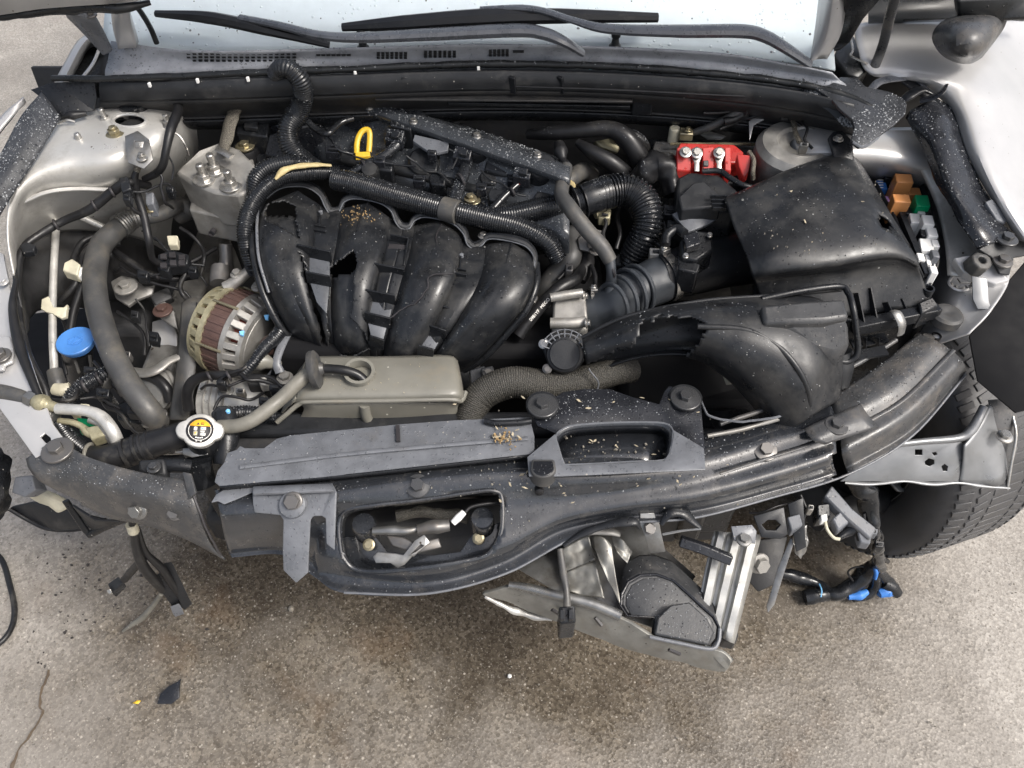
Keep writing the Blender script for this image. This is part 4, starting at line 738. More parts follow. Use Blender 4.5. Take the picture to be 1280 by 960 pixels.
lh_ = [(1094, 276), (1100, 270), (1108, 276), (1114, 286), (1104, 288), (1098, 284)]
lidm = MB().sheet([PL(r) for r in rows], 10, 8, cut=lambda q: inpoly(pix(q), lh_)).obj('lid', 'plastic_satin', ab, thick=.004)
MB().sheet([PL([(1070, 198, .84), (1074, 210, .79)]), PL([(1102, 254, .85), (1104, 266, .79)]), PL([(1132, 304, .842), (1133, 318, .78)]), PL([(1152, 346, .80), (1152, 358, .74)])], 3, 4).obj('lid_side', 'plastic', ab, thick=.004)
blk('lower_half', 'plastic', ab, [(940, 372, .735), (1068, 402, .742), (1160, 384, .752), (1166, 392, .745), (1090, 300, .72), (960, 300, .72)], .25, bev=.004)
fl_ = PL([(1064, 412, .742), (1110, 402, .75), (1152, 390, .756), (1176, 382, .758)])
MB().bar(P(1066, 410, .745), P(1172, 388, .756), .02, .022).obj('flange', 'plastic', ab, bev=.002)
for x, y0, y1 in ((1070, 366, 404), (1086, 360, 400), (1106, 378, 396), (1124, 374, 392), (1138, 345, 386)):
    MB().bar(P(x, y0, .79 if y1 - y0 > 30 else .772), P(x + 8, y1, .752), .002, .012).obj('rib', 'plastic', ab)
for x in (1076, 1092): MB().bar(P(x, 420, .73), P(x - 2, 462, .66), .003, .02).obj('rib', 'plastic', ab)
for y in (430, 446): MB().bar(P(1064, y, .71), P(1108, y - 8, .72), .02, .004).obj('rib', 'plastic', ab)
MB().tube(PL([(1118, 389, .772), (1122, 392, .776), (1128, 406, .764), (1126, 418, .745)]), .0085, 8, flat=.3).obj('clip', 'galv', ab)
blk('latch_boss', 'plastic', ab, [(1148, 378, .775), (1166, 370, .78), (1174, 382, .772), (1152, 392, .768)], .04, bev=.003)
tabp = plate('mount_tab', 'plastic', ab, [(1035, 172, .895), (1042, 164, .9), (1054, 163, .9), (1066, 176, .893), (1068, 200, .875), (1046, 206, .872)], .006, bev=.002); bolt(ab, (1048, 173, .9), .006, 'steel')
MB().lathe(P(1160, 362, .785), UPV, [(.010, -.03), (.010, .004), (.007, .004), (.006, -.01)], 14).obj('peg', 'plastic', ab)
scatter('box_debris', 'chip_light', 70, lambda: (rnd.uniform(940, 1110), rnd.uniform(225, 318)), .0006, .0016, 'tiny pale splinters lying on the air box lid', z=.872)
# control box behind the tube
o = T('relay_cover', 'black faceted cover box beside the red battery terminal', 'cover', (880, 260, .7))
blk('body', 'plastic_satin', o, [(846, 222, .835), (862, 214, .842), (900, 218, .845), (925, 240, .84), (920, 262, .825), (870, 266, .815), (846, 262, .815)], .09, bev=.006)
blk('face', 'plastic_dry', o, [(848, 246, .836), (866, 228, .846), (880, 226, .848), (900, 244, .842), (902, 258, .832), (852, 262, .826)], .03, bev=.003)
for i in range(4): MB().bar(P(888 + i, 246 + i * 5, .846 - i * .003), P(908, 246 + i * 5, .845 - i * .003), .003, .006).obj('rib', 'plastic', o)
# ------------------------------------------------------------------ battery with red fuse terminal
bt = T('battery', 'black battery top with dusty lid behind the air box', 'battery', (900, 210, .6))
blk('case', 'plastic', bt, [(810, 190, .79), (812, 172, .79), (950, 176, .79), (992, 196, .79), (994, 214, .785), (990, 226, .78), (850, 232, .775)], .2, bev=.006)
blk('lid', 'dusty_paint', bt, [(815, 190, .80), (818, 176, .80), (944, 180, .80), (985, 198, .80), (986, 206, .798), (840, 206, .798)], .012, bev=.003)
for i in range(2): blk('handle_slot', 'label_black', bt, [(944 + i * 22, 214, .80), (960 + i * 22, 212, .80), (961 + i * 22, 222, .795), (945 + i * 22, 224, .795)], .01, bev=.001)
ne = T('battery_clamp', 'brass negative terminal clamp with cream plug on the battery', 'terminal', (846, 165, .8))
MB().lathe(P(843, 165, .82), UPV, [(.011, -.02), (.011, .008), (.009, .01)], 16).obj('plug', 'cream', ne); blk('clamp', 'zinc', ne, [(850, 158, .835), (866, 160, .835), (867, 168, .83), (850, 167, .83)], .016, bev=.002)
bolt(ne, (860, 162, .838), .005, 'zinc')
hose('cable', 'rubber_grey', ne, [(866, 166, .825), (884, 160, .84), (905, 150, .86), (920, 142, .875), (936, 138, .88), (975, 136, .88), (985, 142, .88)], [4, 5, 5, 5, 5, 5, 4])
hose('ground_end', 'strap', ne, [(985, 142, .88), (992, 152, .875), (994, 164, .872), (1000, 178, .868)], [3, 4, 3, 4], flat=.6)
MB().tube(PL([(838, 180, .815), (880, 180, .815), (930, 180, .815), (956, 182, .812)]), .003, 8).obj('hold_down_bar', 'zinc', None, label='thin brassy hold-down rod across the battery', cat='rod')
plate('battery_label', 'galv', bt, [(872, 166, .806), (888, 164, .806), (908, 170, .806), (902, 174, .805), (884, 174, .805)], .001)
rt = T('fuse_terminal', 'bright red fused battery terminal block with bolted eyelets', 'fuse block', (890, 205, .78))
blk('base', 'red', rt, [(846, 186, .83), (850, 178, .838), (918, 180, .838), (930, 190, .833), (926, 204, .822), (848, 204, .82)], .03, bev=.003)
for x0, x1 in ((846, 864), (878, 893), (906, 914)):
    blk('rib', 'red', rt, [(x0, 184, .85), (x1, 183, .85), (x1, 214, .818), (x0, 213, .818)], .03, bev=.002)
blk('cheek', 'red', rt, [(921, 192, .848), (940, 194, .846), (936, 214, .825), (930, 224, .81), (924, 208, .83)], .02, bev=.002)
blk('window', 'label_black', rt, [(879, 200, .838), (886, 200, .838), (886, 207, .832), (879, 207, .832)], .004)
for x, y, L_ in ((857, 190, 0), (871, 191, 1), (899, 191, 1)):
    bolt(rt, (x, y, .85 if not L_ else .846), .0075, 'steel', wash=1.5, n=Vector((0, -.6, 1)))
    if L_: plate('eyelet', 'steel', rt, [(x - 7, 186, .845), (x, 183, .848), (x + 7, 186, .845), (x + 6, 196, .838), (x + 3, 204, .832), (x + 3, 214, .825), (x - 3, 214, .825), (x - 3, 204, .832), (x - 6, 196, .838)], .002)
hose('small_lead', 'strap', rt, [(936, 190, .845), (942, 200, .842), (941, 214, .83), (941, 224, .815)], 3)
hose('cable_channel', 'plastic', None, [(878, 214, .848), (900, 214, .85), (912, 222, .848), (930, 232, .845), (950, 236, .84)], 3.5, label='thin black channel edge below the red terminal', cat='cable channel')
hose('wrapped_loom', 'rubber', None, [(794, 226, .78), (808, 214, .80), (822, 207, .808), (834, 212, .805), (840, 226, .79), (842, 244, .775)], [11, 16, 18, 17, 14, 10], seg=22, lump=.35, label='crumpled black cloth-wrapped loom next to the red terminal', cat='loom')
hose('cable_bundle', 'rubber', None, [(905, 152, .862), (925, 146, .87), (940, 132, .885), (960, 122, .9), (978, 132, .895)], [5, 6, 8, 9, 5], lump=.4, label='dark tangled cables gathered under the right cowl end', cat='cables')
# ------------------------------------------------------------------ fuse box
fb = T('fuse_box', 'open black fuse box with coloured relays beside the air box', 'fuse box', (1130, 280, .65))
outl = [(1076, 212), (1118, 211), (1152, 218), (1166, 262), (1174, 300), (1170, 340), (1164, 356), (1140, 320), (1118, 270), (1096, 230)]
b = MB(); o1 = PL([(x, y, .765) for x, y in outl]); b.ngon(o1); b.obj('base', 'label_black', fb, thick=.03)
p = PL([(x, y, .80 - .02 * (y > 300)) for x, y in outl]); MB().add(p + [q - Vector((0, 0, .045)) for q in p], [(i, (i + 1) % 10, (i + 1) % 10 + 10, i + 10) for i in range(10)]).obj('rim', 'plastic', fb, thick=.003)
def relay(m, x, y, wpx, dpx, h, z0=.772, top=None, lean=-5, name='relay'):
    zt = z0 + h; t_ = [(x - wpx / 2, y - dpx / 2, zt), (x + wpx / 2, y - dpx / 2 + 1, zt), (x + wpx / 2 + 3, y + dpx / 2 + 1, zt), (x - wpx / 2 + 3, y + dpx / 2, zt)]
    o = blk(name, m, fb, t_, h, bev=.0016); return o
relay('orange', 1129, 222, 21, 11, .055); relay('orange', 1139, 238, 21, 9, .03); relay('orange', 1126, 247, 21, 10, .05); relay('green', 1152, 250, 17, 14, .042)
relay('white', 1120, 214, 15, 6, .03); relay('white', 1143, 272, 13, 12, .03); relay('white', 1159, 274, 14, 12, .042); relay('white', 1164, 289, 13, 11, .035); relay('white', 1157, 305, 16, 15, .028); relay('white', 1159, 324, 6, 12, .02)
for x_, y_, c_ in ((1134, 262, 'plastic'), (1150, 262, 'white'), (1168, 303, 'white'), (1150, 320, 'white'), (1168, 316, 'plastic_pale'), (1166, 336, 'white'), (1154, 290, 'plastic'), (1146, 214, 'plastic'), (1108, 218, 'plastic'), (1158, 262, 'plastic')): relay(c_, x_, y_, 9, 9, .03, name='fuse')
relay('blue_tape', 1101, 230, 12, 11, .02, name='fuse'); relay('lilac', 1111, 252, 10, 15, .016, name='fuse'); relay('rubber_grey', 1149, 283, 8, 14, .01, name='fuse')
for i in range(4): MB().bar(P(1097, 225 + i * 3.2, .7945), P(1104, 225 + i * 3.2, .7945), .0018, .001).obj('fuse_mark', 'lettering', fb)
MB().bar(P(1126, 268, .80), P(1158, 345, .79), .01, .012).obj('divider', 'plastic', fb)
hose('wire_clip', 'white', fb, [(1166, 322, .785), (1168, 332, .785), (1164, 340, .785), (1162, 348, .78)], 1.2, seg=6)
hose('lid_seal', 'steel', fb, [(1170, 296, .79), (1173, 320, .785), (1170, 340, .78), (1163, 357, .775)], 1.3, seg=6)
# ------------------------------------------------------------------ hidden depth of the bay: rails, radiator, tray
for s in (-1, 1):
    x = -.70 if s < 0 else .56
    b = MB(); b.box(Vector((x, 1.17, .45)), (.07, .56, .14)); b.obj('frame_rail', 'silver_dark', car, bev=.01)
plate('dark_hole_sheet', 'void', car, [(10, 395, .40), (250, 370, .34), (300, 560, .36), (120, 610, .38), (40, 560, .40), (10, 470, .42)], .005)  # near-black sheet put in for the shade of the open corner
rad = T('radiator', 'black radiator with fan shroud standing behind the front panel', 'radiator', Vector((-.1, .73, .2)))
b = MB(); b.box(Vector((-.09, .735, .49)), (.8, .03, .3)); b.obj('core', 'dark_cast', rad, bev=.004)
b = MB(); b.box(Vector((-.09, .79, .46)), (.8, .05, .34)); b.obj('fan_shroud', 'plastic_dry', rad, bev=.01)
b = MB(); b.box(Vector((-.51, .74, .5)), (.05, .05, .3)); b.obj('side_tank', 'plastic', rad, bev=.01); b = MB(); b.box(Vector((.33, .74, .5)), (.05, .05, .3)); b.obj('side_tank', 'plastic', rad, bev=.01)
b = MB(); b.box(Vector((-.03, 1.18, .14)), (1.2, .5, .012)); b.obj('undertray', 'plastic_dry', None, label='flat black undertray beneath the engine bay', cat='undertray', bev=.003)
# ------------------------------------------------------------------ broken air intake duct
dk = T('intake_duct', 'broken black intake duct with jagged hole arching over the right headlight space', 'air duct', (900, 440, .5))
rows = [[(728, 424, .735), (800, 392, .79), (880, 378, .805), (960, 372, .81), (1028, 378, .80), (1052, 430, .76), (1048, 500, .69)], [(730, 432, .745), (804, 405, .802), (880, 392, .822), (950, 395, .826), (1002, 415, .812), (1024, 458, .78), (1024, 512, .72)],
        [(732, 446, .735), (804, 424, .79), (874, 416, .81), (932, 428, .812), (978, 455, .79), (1000, 490, .755), (1000, 528, .70)], [(735, 460, .70), (802, 440, .755), (868, 436, .775), (915, 455, .775), (950, 484, .745), (970, 512, .71), (972, 542, .66)], [(738, 468, .67), (800, 448, .71), (865, 446, .73), (905, 468, .725), (935, 498, .695), (952, 522, .66), (954, 548, .62)]]
hol = [(801, 408), (806, 399), (814, 402), (824, 396), (834, 400), (842, 394), (852, 400), (862, 395), (876, 402), (884, 412), (872, 430), (858, 446), (860, 452), (800, 452), (736, 478), (734, 455), (760, 440), (790, 432), (800, 420)]
def dcut(q):
    x, y = pix(q); return inpoly((x + 3 * noise.noise(q * 150), y + 3 * noise.noise(q * 150 + Vector((2, 7, 1)))), hol)
MB().sheet([PL(r) for r in rows], 16, 12, cut=dcut).obj('upper_shell', 'plastic_satin', dk, thick=.0035, rim='torn')
def low(r, d, s): return [P(x, y + s, z - d) for x, y, z in r]
MB().sheet([low(rows[0], .03, 6), low(rows[1], .07, 10), low(rows[2], .075, 6), low(rows[3], .06, 2), low(rows[4], .012, 0)], 5, 4).obj('lower_shell', 'plastic', dk, thick=.0035)
hose('back_lip', 'plastic_dry', dk, [(728, 422, .74), (762, 404, .772), (800, 391, .793), (880, 376, .808), (960, 370, .813), (1030, 364, .81), (1052, 362, .81)], 2.6, seg=8)
hose('crown_edge', 'plastic_satin', dk, [(872, 408, .82), (930, 412, .822), (968, 430, .81), (995, 458, .79), (1010, 490, .755), (1012, 520, .71)], 4, seg=10)
hose('torn_edge', 'plastic_pale', dk, [(736, 460, .70), (742, 470, .69), (748, 480, .675), (745, 490, .66)], 1.0, seg=6, wob=.002)
# resonator box on the duct
blk('resonator', 'horn_grey', dk, [(951, 381, .842), (1000, 376, .845), (1056, 373, .845), (1062, 396, .84), (1030, 401, .838), (956, 403, .835)], .05, bev=.006, taper=.04)
blk('resonator_lobe', 'horn_grey', dk, [(975, 404, .83), (1062, 397, .836), (1064, 432, .80), (1044, 444, .79), (1014, 436, .795)], .04, bev=.008)
plate('resonator_patch', 'ochre_tape', dk, [(1020, 415, .826), (1030, 410, .83), (1050, 414, .825), (1052, 424, .815), (1030, 428, .81)], .0008) if False else None
hose('resonator_flange', 'plastic', dk, [(952, 374, .815), (1000, 364, .822), (1048, 358, .822), (1060, 366, .82), (1066, 384, .815), (1070, 410, .79), (1072, 440, .755), (1060, 452, .74), (1040, 450, .745)], 4, seg=10)
hose('outlet', 'plastic_satin', dk, [(1042, 440, .735), (1044, 458, .715), (1040, 480, .69)], [22, 22, 20], seg=20)
plate('pale_strip', 'cream', dk, [(901, 462, .66), (911, 461, .66), (917, 480, .645), (908, 481, .645)], .002)
b = MB(); b.box(Vector((.3, .85, .38)), (.3, .1, .3)); b.obj('headlamp_cavity', 'plastic', None, bev=.01, label='dark housing deep below the intake duct', cat='housing')
# ------------------------------------------------------------------ braided hose + sensor
bh = hose('radiator_hose', 'braid', None, [(584, 545, .60), (590, 515, .625), (605, 492, .645), (640, 478, .66), (690, 482, .655), (735, 474, .655), (768, 465, .65), (790, 462, .635)], [18, 19, 20, 20, 19, 18, 17, 16], seg=26, rib=(.0034, .0005), label='thick braided radiator hose curving under the throttle motor', cat='hose')
q = P(724, 474, .655); q2 = away(q, 0) + (CO - q).normalized() * .0235
text_mesh('6 7 0', .012, 'ochre_tape', bh, q2, P(745, 468, .655) - P(705, 482, .655), UP)
o = T('knock_sensor', 'small black plug with round eye beside the braided hose', 'sensor', (605, 470, .6))
blk('body', 'plastic', o, [(586, 462, .65), (606, 456, .655), (612, 474, .64), (588, 482, .635)], .03, bev=.003); blk('tab', 'plastic_dry', o, [(600, 460, .664), (616, 456, .666), (620, 468, .66), (604, 474, .655)], .014, bev=.003)
bolt(o, (610, 466, .667), .006, 'bolt_dark')
# ------------------------------------------------------------------ reservoir
rv = T('coolant_reservoir', 'beige plastic coolant reservoir with open filler neck', 'reservoir', (470, 500, .45))
rows = [[(384, 452, .655), (400, 447, .672), (480, 447, .675), (556, 445, .675), (570, 449, .66)], [(380, 472, .675), (398, 466, .683), (480, 466, .685), (560, 464, .685), (574, 468, .667)], [(372, 494, .672), (392, 492, .68), (480, 491, .682), (562, 490, .682), (578, 492, .664)], [(368, 502, .66), (390, 501, .667), (480, 500, .67), (562, 498, .67), (578, 502, .652)]]
MB().sheet([PL(r) for r in rows], 6, 5).obj('tank_top', 'beige', rv, thick=.003)
MB().sheet([PL([(384, 452, .655), (372, 494, .672), (368, 502, .66)]), PL([(372, 470, .62), (356, 510, .62), (352, 520, .62)]), PL([(372, 490, .55), (350, 530, .55), (346, 540, .55)])], 4, 4).obj('tank_side', 'beige', rv, thick=.003)
MB().sheet([PL([(570, 449, .66), (578, 492, .664), (578, 502, .652)]), PL([(576, 470, .62), (580, 510, .62), (578, 518, .62)]), PL([(574, 500, .5), (580, 530, .52), (576, 540, .52)])], 4, 4).obj('tank_side', 'beige', rv, thick=.003)
MB().sheet([PL([(374, 504, .658), (480, 503, .666), (576, 502, .652)]), PL([(380, 512, .645), (480, 510, .652), (572, 508, .642)]), PL([(362, 545, .575), (480, 535, .6), (572, 530, .6)]), PL([(350, 585, .48), (480, 580, .5), (572, 570, .5)])], 6, 5).obj('tank_front', 'beige', rv, thick=.003)
MB().tube(PL([(346, 528, .64), (358, 518, .65), (374, 505, .662), (390, 502, .668), (480, 501, .672), (560, 499, .672), (576, 501, .66), (582, 490, .66)]), .0042, 8).obj('seam_lip', 'beige', rv)
hose('molded_rib', 'beige', rv, [(456, 506, .66), (458, 520, .635), (466, 536, .605)], 7, seg=10)
q = P(451, 474, .676); MB().lathe(q, Vector((.05, -.12, 1)), [(.029, -.01), (.0255, .002), (.0245, .018), (.026, .02), (.026, .026), (.0205, .026), (.0195, .016), (.0195, -.03)], 36, caps=False).obj('filler_neck', 'beige', rv, thick=.001)
MB().lathe(q, Vector((.05, -.12, 1)), [(.0195, -.012), (.001, -.013)], 24, caps=False).obj('neck_inside', 'label_black', rv)
ov = T('overflow_hose', 'grey overflow hose with rubber bung poked into the reservoir neck', 'hose', (300, 533, .6))
hose('hose', 'rubber', ov, [(456, 476, .69), (446, 468, .70), (430, 463, .708), (408, 461, .71), (392, 462, .71)], [6, 6, 6, 6, 6], seg=14)
hose('hose', 'beige_hose', ov, [(396, 462, .71), (384, 468, .705), (370, 480, .70), (354, 496, .69), (334, 512, .685), (316, 525, .68), (298, 532, .675), (274, 534, .668)], [8, 9, 9, 9, 9, 9, 9, 9], seg=16, lump=.06)
q = P(393, 462, .71); bx = (P(410, 463, .71) - P(382, 468, .706)).normalized(); MB().lathe(q, Vector((1, .15, .1)), [(.012, -.006), (.03, -.006), (.032, -.003), (.032, .004), (.027, .008), (.012, .010), (.009, .016)], 30).obj('bung', 'rubber_grey', ov)
# ------------------------------------------------------------------ radiator filler + cap
fn = T('radiator_filler', 'black radiator filler housing with silver two-eared cap and orange warning label', 'filler', (275, 565, .5))
c = P(250, 538, .69); nr = ((CO - c).normalized() + Vector((-.05, .1, .35))).normalized(); X = Vector((1, .02, 0)); X = (X - nr * X.dot(nr)).normalized(); Y = nr.cross(X)
def capring(rf_, h):
    out = []
    for k in range(64):
        a = 2 * math.pi * k / 64; ear = max(0, abs(math.cos(a)) - .86) / .14; rr = rf_ * (1 + .3 * ear ** .7); out.append(c + (X * math.cos(a) + Y * math.sin(a)) * rr + nr * h)
    return out
MB().rings([capring(.026, -.012), capring(.0275, -.010), capring(.0275, -.001), capring(.0265, .001), capring(.025, .0018)]).obj('cap', 'alu_bright', fn, label='silver two-eared pressure cap'); capo = fn.children[0]
def disc(r, h, a0=0, a1=360, n=48, yclip=None):
    pts = []
    for k in range(n + 1):
        a = R(a0 + (a1 - a0) * k / n); pts.append(c + (X * math.cos(a) + Y * math.sin(a)) * r + nr * h)
    if a1 - a0 == 360: pts.pop()
    return pts
MB().ngon(disc(.0205, .0026)).obj('label_ring', 'label_black', capo, thick=.0008)
MB().tube(disc(.0165, .003) + [disc(.0165, .003)[0]], .0005, 5, straight=True).obj('label_line', 'lettering', capo)
MB().ngon(disc(.0168, .0035, 22, 158)).obj('label_orange', 'cap_orange', capo, thick=.0004)
def sq(x0, y0, x1, y1, m, h=.0036): MB().ngon([c + X * x * .001 + Y * y * .001 + nr * h for x, y in ((x0, y0), (x1, y0), (x1, y1), (x0, y1))]).obj('label_mark', m, capo, thick=.0003)
for q in ((-9, -1, -4, 5), (-9, -9, -3, -2), (1, 0, 9, 5), (1, -9, 9, -5), (1, -4, 7, -1)): sq(*q, 'lettering' if q[1] > -5 or q[0] > 0 else 'cream')
sq(-7, -6.5, -5, -4, 'cap_orange', .004); sq(2.5, 1, 5, 3.5, 'light_blue', .004)
sq(1, 8.2, 5.5, 12, 'label_black', .0039); sq(1.8, 9, 4.7, 11.2, 'cap_orange', .0042); sq(3, 8.6, 3.5, 11.6, 'label_black', .0044)
MB().ngon([c + X * x * .001 + Y * y * .001 + nr * .004 for x, y in ((-5.5, 8.2), (-.8, 8.2), (-3.1, 12.2))]).obj('label_triangle', 'label_black', capo, thick=.0003)
for i, xx in enumerate((-4.5, -1.5, 1.5, 4.5)): sq(xx - 1.1, -13.2 - (.6 if i in (1, 2) else 0), xx + 1.1, -11 - (.6 if i in (1, 2) else 0), 'lettering', .0036)
for xx in (-3.5, 3.2): sq(xx - 1.2, -18.6, xx + 1.2, -17, 'lettering', .0036)
hose('neck', 'plastic', fn, [(252, 542, .672), (258, 556, .64), (262, 572, .60)], [22, 20, 20], seg=20)
hose('pillar', 'plastic', fn, [(284, 518, .655), (284, 545, .645), (282, 580, .62)], [16, 15, 15], seg=18)
blk('shoulder', 'plastic', fn, [(262, 516, .668), (272, 506, .672), (290, 506, .672), (296, 522, .66), (288, 534, .655), (268, 528, .66)], .03, bev=.004)
b = MB(); b.lathe(P(285, 514, .676), UPV, [(.0035, -.003), (.0035, .0015), (.002, .003)], 14); b.obj('blue_dot', 'light_blue', fn)
hose('bleed_pipe', 'steel', fn, [(184, 566, .63), (205, 566, .635), (225, 565, .64), (262, 562, .645)], 3, seg=8)
plate('small_bracket', 'galv', fn, [(228, 560, .655), (258, 560, .655), (260, 568, .65), (240, 572, .648), (228, 568, .65)], .003)
# ------------------------------------------------------------------ left hoses, pipes, cap
th = T('upper_radiator_hose', 'black taped radiator hose running into the filler housing', 'hose', (170, 565, .58))
hose('hose', 'rubber', th, [(116, 574, .635), (135, 574, .645), (165, 564, .65), (200, 552, .655), (232, 542, .66)], [17, 18, 18, 17, 16], seg=24)
p = PL([(116, 574, .635), (120, 574, .637)]); q = P(119, 572, .637); MB().tube([q + (Vector((-.3, .6, .74)) * math.sin(a) + Vector((-.1, -.78, .55)) * math.cos(a)).normalized() * M(18, q) for a in [6.283 * i / 26 for i in range(27)]], .0032, 8, straight=True).obj('end_ring', 'beige_hose', th)
for t, (x, y) in enumerate(((158, 566), (172, 561), (180, 559), (188, 556), (212, 549))):
    q = P(x, y, .652); dxn = (P(200, 552, .655) - P(165, 564, .65)).normalized() + Vector((.1 * (t % 2), 0, 0)); MB().lathe(q, dxn, [(M(18, q), -.003), (M(19, q), -.002), (M(19, q), .002), (M(18, q), .003)], 24).obj('tape_edge', 'rubber', th)
ps = T('power_steering_hose', 'thick dull rubber hose sweeping down the left of the bay', 'hose', (160, 430, .5))
hose('pipe', 'rubber_grey', ps, [(222, 272, .66), (236, 262, .675), (224, 256, .69), (205, 266, .70), (188, 271, .705), (170, 272, .71)], [9, 12, 10, 9, 9, 10], seg=18)
hose('ferrule', 'galv', ps, [(172, 272, .71), (160, 276, .712), (148, 284, .712)], [11, 14, 15], seg=20, rib=(.006, .0008))
hose('hose', 'rubber_grey', ps, [(156, 280, .712), (142, 290, .712), (126, 308, .71), (119, 335, .705), (119, 365, .70), (126, 400, .695), (140, 440, .685), (158, 475, .67), (176, 500, .655), (190, 518, .635), (196, 528, .61)], [12, 13, 13.5, 14, 14, 14.5, 14.5, 15, 15, 15, 15], seg=24)
MB().lathe(P(193, 523, .622), P(176, 500, .655) - P(196, 528, .61), [(.0205, -.003), (.0225, -.002), (.0225, .002), (.0205, .003)], 26).obj('spring_clamp', 'steel', ps)
sp_ = T('silver_pipe', 'thin bare aluminium pipe rising beside the blue cap', 'pipe', (68, 460, .5))
hose('pipe', 'alu_bright', sp_, [(68, 466, .64), (66, 420, .665), (66, 370, .69), (68, 320, .715), (71, 280, .73), (74, 268, .735), (80, 264, .736), (90, 266, .735), (112, 276, .72), (138, 288, .70)], 4.3, seg=14)
hose('sleeve', 'rubber_grey', sp_, [(68, 463, .645), (72, 478, .635), (73, 486, .63)], [9, 10, 9]); hose('collar', 'cream', sp_, [(68, 486, .638), (78, 487, .638), (88, 484, .638)], [8, 9, 7], flat=.8)
bc = T('washer_cap', 'round blue washer-fluid cap with embossed wiper symbol', 'cap', (94, 440, .55))
c2 = P(94, 426, .665); n2 = Vector((.02, -.05, 1)).normalized()
MB().lathe(c2, n2, [(.029, -.012), (.031, -.006), (.0325, -.003), (.0325, .0005), (.031, .002), (.028, .0016), (.004, .0016)], 44).obj('cap', 'blue_cap', bc)
fx = Vector((1, 0, 0)); fy = Vector((0, 1, 0))
def em(pts, r=.0006): MB().tube([c2 + fx * x * .001 + fy * y * .001 + n2 * .0019 for x, y in pts], r * 1.5, 6, straight=True).obj('embossed_mark', 'blue_cap', bc)
em([(12 * math.cos(a) * 1.1, 9 * math.sin(a) - 2) for a in [math.pi * (.15 + .7 * i / 14) for i in range(15)]]); em([(-13, 2), (-9, -9), (-4, -11), (4, -11), (9, -9), (13, 2)]); em([(-3, -9), (-1, 7)]); em([(1, -8), (9, 4)]); em([(-8, -4), (-8, 6)]); em([(2, 8), (2, 12)]); em([(-4, 8), (-6, 12)]); em([(8, 7), (11, 11)])
for x in (92, 112): MB().bar(P(x, 444, .64), P(x + 7 if x < 100 else x + 3, 466, .61), .004, .004).obj('prong', 'rubber_grey', bc)
hose('neck', 'plastic', bc, [(95, 432, .645), (98, 450, .60), (102, 475, .54)], [19, 16, 16], seg=20)
ac = T('air_conditioning_pipes', 'pale aluminium air-conditioning pipes with brassy fitting at far left', 'pipes', (100, 540, .5))
hose('rubber_end', 'rubber_grey', ac, [(-30, 488, .69), (0, 490, .692), (20, 494, .692), (38, 500, .69)], [9, 10, 9, 8]); hose('rubber_end', 'rubber', ac, [(-20, 500, .67), (10, 504, .668), (30, 512, .665), (44, 518, .662)], [6, 9, 8, 6])
hose('hex_fitting', 'galv', ac, [(36, 497, .695), (40, 499, .695), (44, 501, .694)], 10, seg=6); hose('brass_bulb', 'alu_gold', ac, [(44, 501, .694), (50, 503, .694), (56, 505, .692), (62, 507, .69), (72, 510, .688)], [8, 11, 11, 7, 6], seg=18)
hose('crimp', 'galv', ac, [(46, 514, .675), (54, 517, .675), (62, 520, .672), (70, 523, .67)], [7, 9, 9, 8], seg=16, rib=(.008, .0012))
hose('pipe', 'alu_bright', ac, [(72, 511, .69), (90, 512, .692), (110, 514, .692), (126, 521, .688), (138, 534, .68), (146, 550, .66), (150, 566, .63)], [7, 7, 7, 8, 8, 8, 8], seg=18)
hose('pipe', 'alu_gold', ac, [(74, 526, .67), (90, 528, .672), (102, 533, .67), (110, 540, .665), (126, 545, .66)], [4, 4, 4, 6, 7], seg=14)
hose('pipe', 'alu', ac, [(112, 524, .68), (126, 530, .675), (134, 540, .668), (140, 552, .65)], 5)
blk('manifold_block', 'alu_gold', ac, [(106, 534, .675), (128, 530, .678), (136, 542, .67), (114, 550, .665)], .02, bev=.002)
blk('green_tab', 'green', ac, [(96, 522, .655), (114, 524, .655), (122, 534, .65), (100, 540, .645)], .01, bev=.001)
# wiring on the left side
def wire(lb, pts, r, m='rubber', **k): return hose('wire', m, None, pts, r, label=lb, cat='wire', **k)
wire('black taped cable crossing the left inner fender from the connector', [(186, 232, .80), (160, 228, .83), (140, 240, .815), (112, 262, .79), (80, 276, .77), (52, 292, .765), (30, 310, .76), (22, 340, .745), (24, 390, .72), (34, 440, .70), (54, 480, .675), (60, 500, .66)], [5, 6, 6, 6, 5, 5, 5, 5, 5, 5, 4, 4])
wire('thin black cable beside the fender edge at far left', [(20, 350, .76), (16, 385, .75), (24, 430, .73), (40, 475, .71), (56, 512, .69)], [3, 5, 7, 5, 4])
blk('cable_clip', 'plastic', None, [(24, 306, .772), (34, 302, .774), (44, 306, .772), (42, 314, .768), (28, 316, .766)], .012, bev=.002, label='small black clip on the cable at the left fender', cat='clip')
wire('black tube hanging down from the strut tower bracket', [(222, 128, .89), (222, 140, .90), (214, 160, .9), (208, 185, .88), (204, 205, .855), (196, 216, .835), (180, 224, .82)], [5, 6, 6, 5, 5, 5, 4])
wire('thin pale ring wire on the strut tower', [(208, 165, .895), (222, 168, .885), (232, 182, .865), (236, 194, .84)], 1.4, m='steel', seg=6)
wire('black cable dropping from bracket eyelet into the dark corner', [(172, 210, .85), (168, 225, .83), (172, 245, .80), (180, 270, .77), (186, 300, .74), (190, 322, .70), (200, 330, .68)], [3, 5, 5, 5, 5, 4, 4])
wire('short braided eyelet on the strut tower bracket', [(177, 197, .868), (173, 206, .855), (171, 214, .845)], [3, 4, 4], m='strap')
